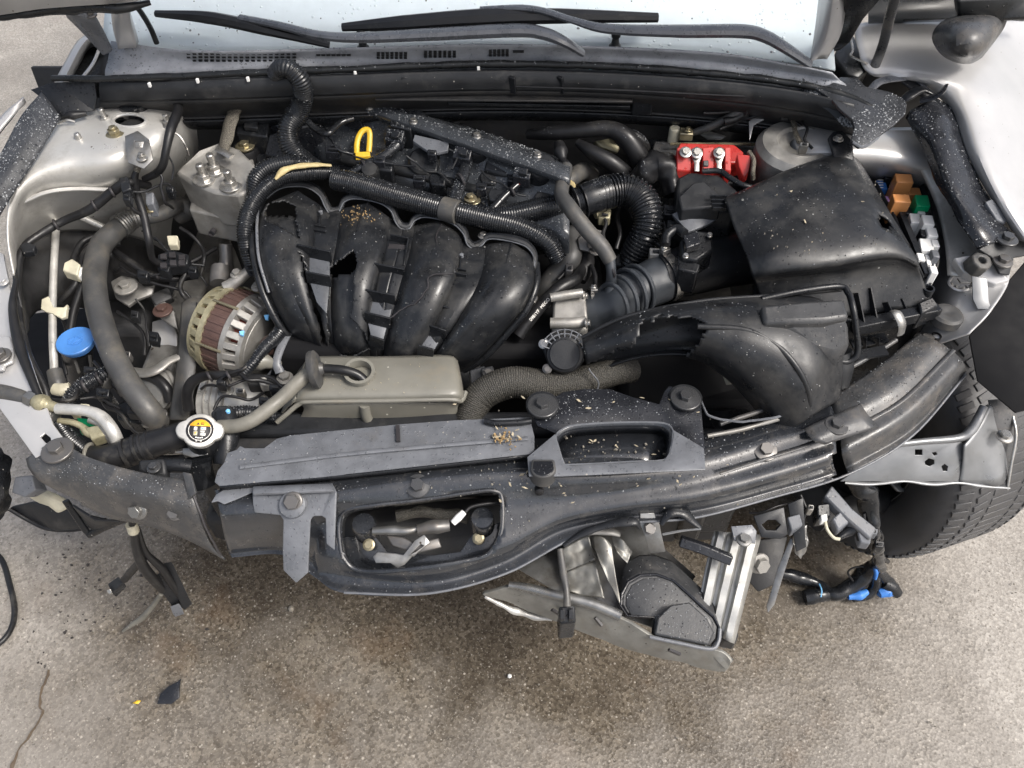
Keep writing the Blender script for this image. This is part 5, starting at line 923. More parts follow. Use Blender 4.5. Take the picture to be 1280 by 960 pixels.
blk('wire_plug', 'plastic', None, [(148, 222, .84), (160, 220, .842), (164, 236, .83), (152, 240, .828)], .02, bev=.002, label='black plug on the cable above the left inner fender', cat='plug')
wire('upper loop of three black cables left of the thick hose', [(150, 292, .69), (124, 294, .70), (104, 302, .70), (94, 318, .695), (92, 332, .69)], 4)
wire('middle loop of three black cables left of the thick hose', [(150, 304, .685), (122, 306, .695), (106, 316, .695), (102, 332, .69), (94, 356, .68), (76, 376, .66)], 4)
wire('lowest loop of three black cables left of the thick hose', [(140, 318, .68), (116, 318, .69), (108, 336, .685), (102, 360, .675), (92, 390, .65), (88, 412, .63)], 5)
o = T('white_connector', 'cream white plug on the cables beside the silver pipe', 'plug', (90, 340, .67))
blk('body', 'cream', o, [(80, 328, .715), (90, 323, .718), (100, 330, .715), (96, 344, .706), (78, 338, .708)], .02, bev=.002); blk('nose', 'white', o, [(96, 336, .708), (105, 332, .71), (104, 342, .703), (97, 346, .701)], .014, bev=.002)
o = T('white_clip', 'cream two-pronged clip near the silver pipe', 'clip', (70, 385, .64))
plate('body', 'cream', o, [(52, 374, .695), (60, 370, .697), (66, 384, .69), (80, 384, .69), (84, 380, .692), (82, 396, .684), (76, 398, .683), (66, 392, .686), (58, 390, .687), (51, 386, .69)], .008, bev=.001)
wire('long black cable running to the cast mount area', [(140, 312, .67), (160, 326, .665), (185, 342, .65), (215, 348, .635), (245, 345, .62)], [4, 5, 5, 5, 4])
wire('corrugated thin wire arcing to the alternator bracket', [(205, 334, .665), (228, 332, .655), (250, 322, .65), (270, 310, .645)], 3)
o = T('multi_plug', 'black skeleton plug with square openings in the dark left corner', 'plug', (215, 328, .6))
blk('frame', 'plastic', o, [(197, 318, .685), (214, 312, .69), (236, 318, .685), (234, 330, .678), (212, 334, .675), (210, 340, .67), (196, 336, .673)], .022, bev=.002)
for x, y in ((204, 320), (215, 318), (227, 321), (204, 331), (216, 328), (227, 328)): blk('socket', 'label_black', o, [(x - 4, y - 3, .6915), (x + 4, y - 3, .6915), (x + 4, y + 3, .6885), (x - 4, y + 3, .6885)], .004, bev=.0005)
blk('white_tag', 'cream', None, [(208, 294, .69), (222, 294, .69), (222, 306, .68), (210, 306, .68)], .015, bev=.002, label='small cream tag under the power steering pipe end', cat='tag')
blk('sensor_plug_grey', 'plastic_pale', None, [(181, 240, .80), (192, 240, .80), (192, 256, .785), (182, 256, .785)], .02, bev=.002, name_=None, label='grey square plug beside the hanging cable', cat='plug') if False else None
o = T('brake_line_block', 'grey square plug with brass nut beside hanging black cable', 'plug', (186, 250, .75))
blk('body', 'plastic_pale', o, [(181, 240, .80), (192, 240, .80), (192, 255, .786), (182, 255, .786)], .03, bev=.002); bolt(o, (188, 260, .77), .008, 'zinc')
# plates and bolts in the lower left
o = T('engine_stay', 'dirty metal stay plate bolted with large washer left of the alternator', 'bracket', (160, 360, .5))
plate('plate', 'silver_dark', o, [(138, 352, .63), (152, 344, .635), (168, 348, .63), (180, 358, .625), (194, 356, .62), (190, 368, .615), (172, 374, .612), (160, 382, .61), (144, 372, .615)], .01, bev=.002)
bolt(o, (157, 358, .645), .011, 'alu', wash=2)
plate('arm', 'dark_cast', o, [(186, 368, .61), (210, 358, .61), (216, 372, .60), (194, 382, .60)], .02, bev=.003)
o2 = plate('pulley_bracket', 'silver_dark', None, [(192, 380, .60), (206, 376, .60), (218, 390, .59), (222, 412, .57), (206, 402, .58), (196, 394, .59)], .012, bev=.003, label='dark two-armed bracket with bolt beside the drive belt', cat='bracket'); bolt(o2, (203, 387, .61), .010, 'stator', wash=1.9)
plate('silver_plate', 'silver', None, [(190, 402, .55), (212, 396, .55), (222, 420, .53), (220, 446, .51), (188, 452, .5)], .006, bev=.002, label='bright silver panel piece between hose and drive belt', cat='panel')
b = MB(); b.box(P(170, 420, .48), (.12, .1, .14)); b.obj('steering_pump', 'dark_cast', None, bev=.02, label='dark pump body behind the thick rubber hose', cat='pump')
db = T('drive_belt', 'dark drive belt standing upright left of the alternator', 'belt', (232, 440, .4))
MB().sheet([PL([(229, 380, .62), (240, 374, .625), (252, 374, .62)]), PL([(226, 430, .59), (236, 430, .595), (247, 430, .59)]), PL([(220, 480, .555), (231, 480, .56), (242, 480, .555)]), PL([(214, 525, .52), (226, 525, .525), (236, 525, .52)])], 4, 5).obj('belt', 'rubber_grey', db, thick=.006)
for x in (232, 238): hose('belt_groove', 'rubber', db, [(x + 8, 378, .6265), (x + 1, 430, .5965), (x - 5, 480, .5615), (x - 10, 525, .5265)], .8, seg=6)
pl_ = T('pump_pulley', 'grey grooved pulley under a curved silver arm beside the belt', 'pulley', (195, 485, .4))
q = P(196, 486, .53); nn_ = Vector((-.3, -.75, .75)).normalized(); MB().lathe(q, nn_, [(.012, .022), (.03, .02), (.038, .012), (.042, .01), (.042, .004), (.038, 0), (.042, -.005), (.042, -.012)], 36).obj('wheel', 'silver_dark', pl_)
hose('arm', 'alu', pl_, [(164, 462, .57), (180, 466, .58), (196, 462, .585), (210, 452, .585), (224, 446, .58)], [4, 8, 9, 8, 7], flat=.5)
hose('shield', 'rubber', pl_, [(176, 468, .56), (196, 474, .56), (208, 486, .55), (212, 502, .53)], [6, 7, 7, 6])
o = T('loom_plug', 'dark flat plug with wires in the corner beside the white pipe', 'plug', (155, 520, .5))
blk('body', 'plastic', o, [(144, 506, .62), (160, 498, .625), (178, 518, .615), (176, 530, .608), (146, 524, .61)], .03, bev=.004); blk('lever', 'steel', o, [(128, 488, .62), (134, 486, .622), (146, 500, .615), (150, 508, .61), (144, 508, .61), (134, 500, .615)], .004, bev=.001)
cond('short corrugated loom beside the blue cap neck', [(84, 505, .64), (92, 492, .65), (104, 482, .655), (120, 474, .655), (136, 466, .65)], [8, 9, 10, 10, 9], m='conduit', lump=.1)
cond('corrugated loom disappearing under the left broken panel', [(74, 530, .66), (84, 545, .655), (96, 556, .65), (108, 566, .645)], [9, 10, 10, 8], m='conduit', lump=.1)
blk('grey_fitting', 'rubber_grey', None, [(118, 468, .66), (134, 458, .665), (140, 470, .655), (126, 482, .65)], .025, bev=.004, label='grey ribbed fitting between blue cap and thick hose', cat='fitting')
# ------------------------------------------------------------------ cast engine mount
mo = T('engine_mount', 'cast aluminium engine mount with three studs', 'engine mount', (270, 270, .6))
blk('upper_block', 'alu', mo, [(219, 216, .80), (226, 206, .808), (250, 190, .82), (275, 176, .825), (300, 186, .82), (320, 206, .81), (326, 232, .80), (300, 244, .795), (268, 240, .795), (238, 228, .797)], .085, bev=.006, taper=-.08)
blk('lower_block', 'alu', mo, [(236, 262, .735), (262, 268, .732), (302, 276, .73), (306, 250, .74), (240, 240, .74)], .06, bev=.004)
MB().lathe(P(265, 291, .70), Vector((0, -1, .3)), [(.006, -.01), (.006, .004), (.0045, .004), (.004, -.002)], 14).obj('drain_hole', 'label_black', mo)
for x, y, z, s in ((253, 218, .812, 2.0), (266, 206, .818, 2.1), (287, 226, .809, 2.0)): bolt(mo, (x, y, z), .0125, 'steel', stud=s, wash=1.75, name='stud_nut')
hose('ground_strap', 'strap', None, [(278, 192, .825), (284, 172, .845), (288, 154, .86), (294, 138, .87), (304, 122, .875), (314, 118, .865)], [7, 9, 9, 9, 8, 6], flat=.45, label='braided flat ground strap behind the mount studs', cat='strap', lump=.25)
MB().tube(PL([(272, 186, .838), (280, 190, .838), (290, 196, .835)]), .008, 8, flat=.4).obj('strap_eyelet', 'steel', None, label='steel eyelet of the ground strap on the mount', cat='eyelet')
blk('mount_arm', 'alu', mo, [(286, 192, .79), (316, 196, .79), (316, 216, .78), (290, 210, .78)], .06, bev=.005)
hose('mount_post', 'bolt_dark', mo, [(282, 305, .68), (283, 325, .655), (282, 345, .63)], [8, 8, 12], seg=16)
# ------------------------------------------------------------------ alternator
al = T('alternator', 'alternator with slotted gold-grey housings and dark red-brown stator', 'alternator', (295, 430, .4))
ca = away(P(297, 417, .64), .066); axd = (P(330, 428, .625) - P(262, 402, .635)).normalized(); RA = .083
def ring(r0, r1, h0, h1, name, m, **k): return MB().lathe(ca, axd, [(r0, h0), (r1, h0 + .002), (r1, h1 - .002), (r0, h1)], 48).obj(name, m, al, **k)
ring(RA * .97, RA, -.020, .020, 'stator', 'stator')
ua, va, _ = basis(axd)
b = MB()
for k in range(36):
    t = 2 * math.pi * k / 36; e = ua * math.cos(t) + va * math.sin(t); b.bar(ca + e * RA - axd * .0195, ca + e * RA + axd * .0195, .0062, .003, e)
b.obj('lamination', 'stator', al, kind='stuff', bev=.0006)
ring(RA * .80, RA * .82, -.05, .055, 'winding', 'copper')
for h0, h1, m in ((-.056, -.018, 'alu_gold'), (.018, .062, 'alu')):
    s = -1 if h0 < 0 else 1; hh = MB()
    a, c_ = (h1, h0) if s < 0 else (h0, h1)
    MB().lathe(ca, axd, [(RA * .9, a + s * .000), (RA * 1.05, a + s * .001), (RA * 1.05, a + s * .011), (RA * .95, a + s * .012)], 48).obj('housing_rim', m, al)
    MB().lathe(ca, axd, [(RA * .86, c_ - s * .009), (RA * .9, c_ - s * .008), (RA * .82, c_), (RA * .5, c_ + s * .004), (RA * .2, c_ + s * .006)], 48).obj('housing_end', m, al)
    MB().lathe(ca, axd, [(RA * .84, c_ - s * .012), (RA * .96, c_ - s * .011), (RA * .95, c_ - s * .003), (RA * .84, c_ - s * .001)], 48).obj('housing_rim', m, al)
    for k in range(24):
        t = 2 * math.pi * (k + .5) / 24; e = ua * math.cos(t) + va * math.sin(t)
        MB().bar(ca + e * RA * .985 + axd * (a + s * .008), ca + e * RA * .86 + axd * (c_ - s * .005), .0135, .012, e).obj('housing_fin', m, al, bev=.0015)
for t in (.5, 1.7, 2.6, 3.7, 4.8, 5.8):
    e = ua * math.cos(t) + va * math.sin(t); MB().tube([ca + e * RA * 1.05 - axd * .026, ca + e * RA * 1.05 + axd * .026], .003, 8).obj('through_bolt', 'zinc', al)
for px, py in ((289, 430), (324, 396)):
    pass
blk('mount_ear', 'alu_gold', al, [(266, 362, .665), (278, 354, .67), (296, 352, .67), (300, 364, .66), (280, 372, .655)], .03, bev=.004)
hose('ear_bracket', 'alu', al, [(282, 360, .67), (298, 350, .68), (312, 338, .69), (322, 334, .69)], [8, 7, 6, 6])
hose('post', 'bolt_dark', al, [(276, 335, .67), (275, 345, .665), (275, 355, .66)], 12, seg=18)
bolt(al, (296, 342, .69), .008, 'alu'); bolt(al, (322, 358, .675), .008, 'alu')
for x, y in ((333, 396), (302, 416)): blk('blue_paint_dab', 'light_blue', al, [(x - 3, y - 2, .664), (x + 3, y - 3, .665), (x + 2, y + 3, .662), (x - 2, y + 2, .662)], .004, bev=0)
cond('alternator loom in ribbed sleeve across its rear housing', [(302, 470, .63), (316, 454, .645), (330, 436, .652), (346, 420, .652), (358, 400, .65), (366, 384, .64)], [6, 7, 8, 9, 8, 6], m='conduit', amp=.0005)
o = T('alternator_plug', 'dirty cream bulb connector behind the alternator', 'plug', (330, 455, .55))
hose('bulb', 'beige', o, [(318, 452, .632), (328, 452, .635), (338, 454, .63), (350, 456, .62)], [8, 10, 8, 5], lump=.4); hose('socket', 'stator', o, [(330, 436, .625), (340, 430, .628), (348, 436, .62)], [10, 13, 9], lump=.3)
wire('glossy black cable arching below the alternator', [(236, 512, .56), (234, 494, .585), (240, 478, .605), (256, 470, .62), (276, 469, .63), (300, 465, .635), (320, 452, .64)], [7, 7, 7, 6, 6, 4, 3])
# compressor and small fittings below
cp_ = T('compressor', 'pale cast air-conditioning compressor glimpsed under the alternator', 'compressor', (300, 500, .4))
q = P(310, 500, .53); MB().lathe(q - Vector((.08, 0, 0)), Vector((1, -.1, 0)), [(.04, 0), (.05, .005), (.05, .05), (.046, .055), (.046, .12), (.03, .13)], 30).obj('body', 'alu_bright', cp_)
for i in range(4): MB().lathe(q - Vector((.065 - i * .012, 0, 0)), Vector((1, -.1, 0)), [(.045, 0), (.053, .001), (.053, .004), (.045, .005)], 30).obj('fin', 'alu', cp_)
bolt(cp_, (282, 488, .60), .009, 'galv', wash=1.6); blk('cap', 'bolt_dark', cp_, [(272, 472, .625), (284, 470, .625), (286, 482, .618), (274, 482, .618)], .02, bev=.003)
hose('line', 'plastic_pale', None, [(350, 466, .62), (346, 450, .635), (358, 420, .645), (372, 405, .645)], [6, 5, 5, 5], flat=.4, label='flat grey strip bracket between alternator and manifold', cat='bracket')
cond('ribbed pipe between filler housing and reservoir', [(288, 518, .655), (306, 516, .655), (326, 518, .652), (344, 520, .645)], 9, m='conduit')
o = T('tensioner_block', 'dark bolted block with silver lug below the alternator cables', 'bracket', (330, 478, .5))
blk('body', 'dark_cast', o, [(304, 464, .60), (345, 468, .60), (352, 480, .595), (310, 482, .595)], .04, bev=.004); blk('lug', 'alu_bright', o, [(322, 472, .612), (332, 470, .613), (336, 480, .607), (325, 482, .606)], .02, bev=.003); bolt(o, (356, 472, .61), .01, 'alu')
# ------------------------------------------------------------------ front panel (core support)
cs = T('front_panel', 'black painted front panel bent across the nose with hood latch opening', 'front panel', (640, 650, .3))
X0 = [[(268, 612), (340, 608), (385, 603), (430, 598), (530, 586), (620, 577), (700, 568), (780, 558), (860, 548), (950, 530), (1035, 500), (1098, 458), (1148, 418)],
      [(275, 640), (345, 635), (388, 627), (432, 618), (530, 604), (622, 596), (705, 595), (785, 590), (865, 578), (955, 553), (1045, 524), (1120, 478), (1172, 428)],
      [(280, 665), (350, 658), (390, 654), (428, 650), (530, 645), (624, 636), (700, 624), (782, 614), (868, 602), (958, 578), (1050, 548), (1130, 500), (1190, 440)],
      [(284, 682), (350, 676), (390, 684), (412, 692), (530, 704), (628, 682), (700, 650), (778, 634), (868, 622), (960, 598), (1052, 568), (1134, 520), (1202, 452)],
      [(286, 690), (352, 686), (390, 702), (414, 718), (530, 727), (626, 702), (700, 662), (778, 645), (868, 636), (962, 612), (1056, 582), (1138, 534), (1206, 462)],
      [(290, 697), (354, 694), (394, 722), (432, 742), (535, 743), (632, 718), (712, 676), (782, 656), (870, 648), (965, 623), (1060, 594), (1140, 546), (1208, 470)]]
Z0 = [[.672, .672, .672, .672, .674, .674, .672, .67, .668, .676, .69, .705, .718], [.672, .674, .675, .676, .678, .678, .676, .674, .672, .682, .70, .715, .726], [.63, .635, .638, .64, .642, .64, .645, .65, .655, .664, .682, .702, .716], [.592, .592, .60, .606, .612, .614, .626, .636, .644, .656, .672, .694, .71], [.57, .57, .571, .572, .576, .578, .594, .604, .612, .62, .634, .655, .675], [.565, .565, .567, .568, .572, .574, .59, .60, .608, .615, .628, .65, .672]]
op = [(424, 652), (434, 637), (470, 631), (530, 624), (590, 615), (616, 613), (627, 622), (627, 662), (615, 688), (596, 698), (540, 708), (480, 714), (446, 712), (430, 698), (425, 680)]
rows = [[P(x, y, z) for (x, y), z in zip(r, zr)] for r, zr in zip(X0, Z0)]
left = [r[:9] for r in rows]; right = [r[8:] for r in rows]
MB().sheet(rows, 14, 9, cut=lambda q: inpoly(pix(q), op) or pix(q)[0] > 1042).obj('panel', 'black_paint', cs, thick=.0025)
MB().sheet([r[10:] for r in rows], 8, 8).obj('panel_end', 'dusty_paint', cs, thick=.0025)
for off, m_, r_ in ((.0, 'dusty_paint', 3), (.5, 'plastic_pale', 2.2)):  # the pale bead is a highlight painted along the ridge
    hose('pressed_bead_or_highlight', m_, cs, [(1052 + off * 8, 545 + off * 30, .688 - off * .02), (1090 + off * 8, 524 + off * 28, .697 - off * .02), (1134 + off * 5, 496 + off * 26, .708 - off * .02), (1192 + off * 6, 438 + off * 22, .722 - off * .02)], r_, flat=.6)
hose('pressed_bead_or_highlight', 'dusty_paint', cs, [(900, 592, .672), (955, 574, .675), (1000, 560, .682), (1040, 545, .692)], 2.2, flat=.6)
hose('bottom_flange_edge_sheen', 'plastic_pale', cs, [(430, 741, .57), (535, 742, .574), (632, 717, .576), (712, 675, .592), (782, 655, .602), (870, 647, .61), (965, 622, .617), (1060, 593, .63), (1140, 545, .652), (1206, 470, .674)], 1.6, seg=8)  # pale colour paints the sky sheen on the flange edge
# rolled rim of the opening, follows the sheet
def zat(px, py):
    best = min(((q - P(px, py, q.z)).length, q.z) for r in fine for q in r); return best[1]
g_ = [spline(r, 14) for r in rows]; nn0 = len(g_[0]); fine = [[cc for cc in spline([r[j] for r in g_], 9)] for j in range(nn0)]
rim = [P(x, y, zat(x, y) + .001) for x, y in op]
MB().tube(spline(rim, 6, True) + [rim[0]], .0036, 10, straight=True).obj('opening_rim', 'black_paint', cs)
inner = spline(rim, 4, True); MB().add(inner + [q + Vector((0, .014, -.03)) for q in inner], [(i, (i + 1) % len(inner), (i + 1) % len(inner) + len(inner), i + len(inner)) for i in range(len(inner))]).obj('opening_flange', 'black_paint', cs, thick=.002)
for x, y, m in ((522, 607, 'bolt_black'), (957, 562, 'bolt_dark')): bolt(cs, (x, y, zat(x, y) + .002), .0105, m, wash=1.8, n=Vector((0, -.3, 1)))
b = MB(); b.sheet([PL([(1005, 536, .706), (1040, 520, .712), (1075, 505, .716)]), PL([(1015, 550, .705), (1045, 536, .713), (1085, 520, .714)]), PL([(1030, 556, .70), (1060, 546, .704), (1098, 535, .704)])], 4, 4)
b.obj('patch_plate', 'dusty_paint', cs, thick=.002); bolt(cs, (1046, 531, .714), .0095, 'dusty_paint', wash=1.9)
hose('seam_strip', 'silver_dark', cs, [(884, 545, .69), (930, 536, .69), (985, 520, .695), (1000, 518, .698)], 3, seg=8, lump=.3); hose('torn_edge', 'plastic_pale', cs, [(876, 500, .70), (888, 520, .70), (930, 527, .70), (985, 518, .705), (986, 512, .71)], 1.6, seg=6, wob=.002)
hose('rear_lip', 'dusty_paint', cs, [(900, 530, .685), (960, 510, .69), (1020, 482, .70), (1080, 450, .71), (1120, 425, .72)], 3, seg=8, lump=.4)
hose('rust_run', 'silver_dark', cs, [(858, 628, .641), (866, 636, .637), (872, 645, .62)], [6, 8, 6], flat=.25) if False else None
scatter('leaf_bits', 'chip_light', 130, lambda: (rnd.gauss(690, 110), rnd.gauss(575, 32)), .0007, .002, 'dry leaf crumbs scattered over the black front panel', z=.684)
scatter('leaf_bits', 'rust_dirt', 40, lambda: (rnd.gauss(630, 8), rnd.gauss(548, 6)), .0012, .003, 'small clump of dry seed bits on the shroud near its right end', z=.706)
# ------------------------------------------------------------------ radiator shroud strip
sh = T('radiator_shroud', 'grey-black plastic shroud strip with torn left end over the radiator', 'shroud', (470, 565, .6))
so = [(268, 602), (272, 588), (280, 578), (284, 566), (296, 562), (300, 557), (306, 560), (330, 560), (346, 548), (362, 544), (430, 537), (500, 530), (570, 525), (620, 523), (662, 521), (668, 545), (668, 568), (560, 580), (430, 594), (340, 602), (275, 608)]
plate('top_plate', 'plastic_pale', sh, [(x, y, .694 + .003 * (x > 560)) for x, y in so], .003, bev=.001)
rows = [PL([(275, 607, .694), (340, 601, .694), (430, 593, .694), (560, 579, .697), (668, 567, .697)]), PL([(275, 611, .684), (340, 605, .684), (430, 597, .684), (560, 583, .686), (668, 571, .687)])]
MB().sheet(rows, 3, 2).obj('front_lip', 'plastic', sh, thick=.003)
hose('ridge', 'plastic_pale', sh, [(300, 584, .696), (430, 568, .697), (560, 556, .699), (660, 548, .70)], 3, flat=.5)
hose('slot_bead', 'plastic', sh, [(606, 526, .702), (620, 529, .703), (650, 528, .703), (664, 526, .703)], 4); MB().bar(P(497, 532, .697), P(498, 552, .697), .006, .004).obj('slot', 'label_black', sh)
torn = [(264, 628), (270, 618), (280, 612), (292, 608), (360, 609), (320, 613), (300, 622), (280, 630), (272, 626)]
plate('torn_lip', 'plastic_pale', sh, [(x, y, .682) for x, y in torn], .002)
# ------------------------------------------------------------------ centre bracket with rectangular pocket
cbk = T('center_bracket', 'black centre bracket with rectangular pocket bolted on the front panel', 'bracket', (770, 540, .66))
out = [(661, 594), (659, 570), (676, 556), (695, 541), (672, 532), (666, 522), (690, 498), (704, 490), (730, 486), (762, 486), (790, 496), (824, 505), (830, 490), (836, 482), (862, 488), (876, 498), (878, 524), (881, 558), (882, 586), (790, 590), (700, 594)]
hl = [(695, 545), (704, 536), (722, 531), (770, 528), (822, 528), (838, 533), (841, 544), (838, 562), (830, 575), (790, 577), (712, 581), (704, 577), (699, 562)]
def cz(x, y): return .705 + .012 * (y < 515) - .004 * (y > 580)
plate('plate', 'plastic_wet', cbk, [(x, y, cz(x, y)) for x, y in out], .003, holes=[[(x, y, cz(x, y)) for x, y in hl]], bev=.001)
fro = [(661, 595), (659, 571), (694, 542), (699, 562), (704, 578), (712, 582), (790, 578), (830, 576), (838, 563), (842, 544), (840, 536), (880, 560), (882, 587), (790, 591), (700, 595)]
plate('front_frame', 'plastic_pale', cbk, [(x, y, .7085) for x, y in fro], .003, bev=.001)
hp = PL([(x, y, .706) for x, y in hl]); hp = spline(hp, 3, True)
c = sum(hp, Vector()) / len(hp); hb = [q + (c - q) * .06 + Vector((0, .004, -.03)) for q in hp]
MB().add(hp + hb, [(i, (i + 1) % len(hp), (i + 1) % len(hp) + len(hp), i + len(hp)) for i in range(len(hp))]).obj('pocket_wall', 'black_paint', cbk, thick=.002); MB().ngon(hb).obj('pocket_floor', 'black_paint', cbk, thick=.003)
MB().tube(hp + [hp[0]], .0016, 6, straight=True).obj('pocket_rim', 'plastic_pale', cbk)
for x, y in ((678, 506), (857, 497)):
    bolt(cbk, (x, y, .722), .0105, 'bolt_black', wash=2.3); MB().lathe(P(x, y, .717), UPV, [(.026, -.004), (.026, .002), (.018, .0035), (.016, .003)], 26).obj('washer', 'plastic_dry', cbk)
scatter('leaf_bits', 'chip_light', 14, lambda: (rnd.uniform(700, 840), rnd.uniform(545, 572)), .001, .0026, 'pale crumbs lying inside the bracket pocket', z=.68)
bp_ = T('hood_bumper', 'D-shaped rubber hood stop at left end of the centre bracket', 'rubber stop', (680, 600, .6))
q = P(679, 582, .716); hs2 = [q + Vector((math.cos(a) * .019, math.sin(a) * .016 - .004, 0)) for a in [math.pi * (1 + i / 14) for i in range(15)]] + [q + Vector((.017, .012, 0)), q + Vector((-.017, .012, 0))]
MB().prism(hs2, Vector((0, 0, -.03))).obj('block', 'rubber_grey', bp_, bev=.003); c = sum(hs2, Vector()) / len(hs2); MB().prism([p_ + (c - p_) * .18 + Vector((0, 0, .001)) for p_ in hs2], Vector((0, 0, -.004))).obj('top_pad', 'plastic_wet', bp_, bev=.001)
MB().lathe(P(674, 612, .665), Vector((0, -1, .2)), [(.007, -.01), (.007, .006), (.004, .008)], 12).obj('stem', 'rubber', bp_)
# ------------------------------------------------------------------ T bracket
tbk = T('grille_bracket', 'grey T-shaped bracket with bolt hanging over the left of the front panel', 'bracket', (370, 680, .5))
tz = lambda x, y: .692 - .0008 * max(0, y - 618)
to = [(315, 612), (416, 606), (420, 616), (419, 660), (418, 688), (408, 680), (407, 648), (402, 645), (392, 645), (388, 650), (386, 690), (385, 716), (370, 729), (354, 713), (353, 690), (354, 650), (350, 644), (318, 641), (316, 630)]
plate('plate', 'plastic_pale', tbk, [(x, y, tz(x, y)) for x, y in to], .004, bev=.0015)
plate('fold', 'plastic_pale', tbk, [(316, 608, .694), (416, 604, .694), (417, 613, .698), (316, 617, .698)], .004, bev=.001)
MB().lathe(P(366, 631, .683), Vector((0, -.6, 1)), [(.020, -.004), (.019, .004), (.012, .006)], 24).obj('boss', 'plastic_pale', tbk); bolt(tbk, (366, 627, .69), .0115, 'bolt_dark', wash=1.3, n=Vector((0, -.7, 1)))
# ------------------------------------------------------------------ hood latch in the opening
la = T('hood_latch', 'greasy hood latch with bare levers inside the panel opening', 'latch', (530, 680, .45))
plate('back_plate', 'black_paint', la, [(425, 672, .575), (468, 668, .575), (484, 690, .56), (540, 694, .56), (575, 690, .565), (590, 668, .58), (626, 652, .59), (630, 690, .57), (600, 712, .55), (430, 718, .54), (420, 700, .55)], .004, bev=.001)
for x, y, z in ((455, 652, .60), (603, 645, .61)):
    q = P(x, y, z); MB().lathe(q - Vector((0, 0, .05)), Vector((0, -.1, 1)), [(.019, 0), (.019, .05), (.017, .055), (.005, .056)], 24).obj('rubber_post', 'black_paint', la)
for x, y in ((461, 681), (598, 673)): bolt(la, (x, y, .585), .0065, 'zinc', wash=1.5, n=Vector((0, -.5, 1)))
hose('lever', 'galv', la, [(466, 664, .605), (490, 663, .607), (510, 664, .607), (524, 660, .608)], [5, 6, 5, 4], lump=.3); hose('lever', 'bolt_dark', la, [(522, 663, .61), (545, 658, .612), (562, 656, .612)], [8, 9, 7], lump=.25)
plate('catch', 'galv', la, [(488, 704, .59), (497, 710, .588), (506, 706, .59), (520, 690, .60), (538, 678, .606), (530, 668, .61), (518, 676, .607), (504, 694, .598), (494, 692, .598), (472, 690, .60), (466, 696, .597), (470, 704, .592)], .006, holes=[[(512, 694, .598), (526, 680, .605), (530, 682, .604), (517, 696, .597)]])
plate('catch_arm', 'bolt_dark', la, [(482, 668, .60), (505, 672, .60), (520, 680, .597), (548, 672, .60), (552, 684, .594), (520, 692, .59), (490, 682, .594)], .01, bev=.002)
hose('release_cable', 'rubber', la, [(626, 628, .625), (605, 630, .628), (588, 634, .628), (580, 642, .624)], 2.4, seg=8); hose('cable_end', 'white', la, [(580, 640, .625), (573, 647, .622), (566, 654, .618)], [4, 5, 4])
b = MB(); b.tube(PL([(495, 646, .56), (530, 640, .56), (585, 648, .56)]), .009, 10, lump=.8); b.obj('greasy_spring', 'braid', la)
MB().sheet([PL([(420, 640, .5), (520, 630, .5), (630, 620, .5)]), PL([(420, 700, .46), (520, 700, .46), (630, 680, .46)])], 3, 3).obj('condenser', 'dark_cast', la, thick=.01)
# ------------------------------------------------------------------ left broken corner panel
lc = T('broken_headlamp_support', 'dirty grey broken corner panel hanging at the lower left', 'panel', (150, 620, .4))
rows = [[(34, 574, .672), (72, 553, .688), (112, 572, .69), (170, 590, .688), (240, 602, .68)], [(38, 586, .666), (76, 578, .678), (120, 590, .684), (176, 606, .686), (246, 622, .675)], [(52, 600, .646), (92, 606, .655), (134, 612, .672), (184, 622, .672), (250, 640, .66)], [(78, 614, .61), (112, 628, .618), (148, 636, .625), (192, 640, .63), (256, 660, .63)], [(98, 622, .58), (132, 640, .585), (168, 650, .59), (206, 660, .59), (266, 682, .59)], [(104, 630, .56), (140, 646, .565), (182, 654, .57), (222, 666, .565), (282, 698, .56)]]
MB().sheet([PL(r) for r in rows], 7, 6).obj('panel', 'dusty_paint', lc, thick=.003)
bolt(lc, (71, 562, .694), .0115, 'bolt_dark', wash=2.1); bolt(lc, (171, 638, .637), .0105, 'galv', n=Vector((-.2, -.9, .6))); bolt(lc, (218, 640, .645), .009, 'bolt_dark', n=Vector((0, -.7, .7)))
hose('crack', 'label_black', lc, [(236, 602, .684), (243, 620, .681), (252, 645, .66), (262, 668, .622), (276, 694, .57)], 1.6, seg=6, wob=.001)
plate('edge_piece', 'dusty_paint', lc, [(228, 590, .70), (238, 592, .70), (244, 616, .69), (236, 624, .68)], .004)
cap_ = T('mount_bush', 'black rubber bush and sleeve under the taped hose', 'bush', (190, 585, .6))
blk('block', 'plastic_dry', cap_, [(172, 574, .665), (206, 572, .668), (208, 594, .655), (186, 598, .652), (172, 588, .658)], .025, bev=.005); bolt(cap_, (192, 584, .67), .007, 'bolt_black'); hose('sleeve', 'plastic', cap_, [(206, 582, .65), (224, 582, .65), (240, 584, .645)], 9)
b = MB(); b.tube(PL([(246, 575, .64), (250, 590, .62), (256, 606, .60)]), [.02, .022, .02], 14, lump=.35); b.obj('loom_clump', 'plastic', None, label='dark clump of plugs between cap and torn shroud', cat='plugs')
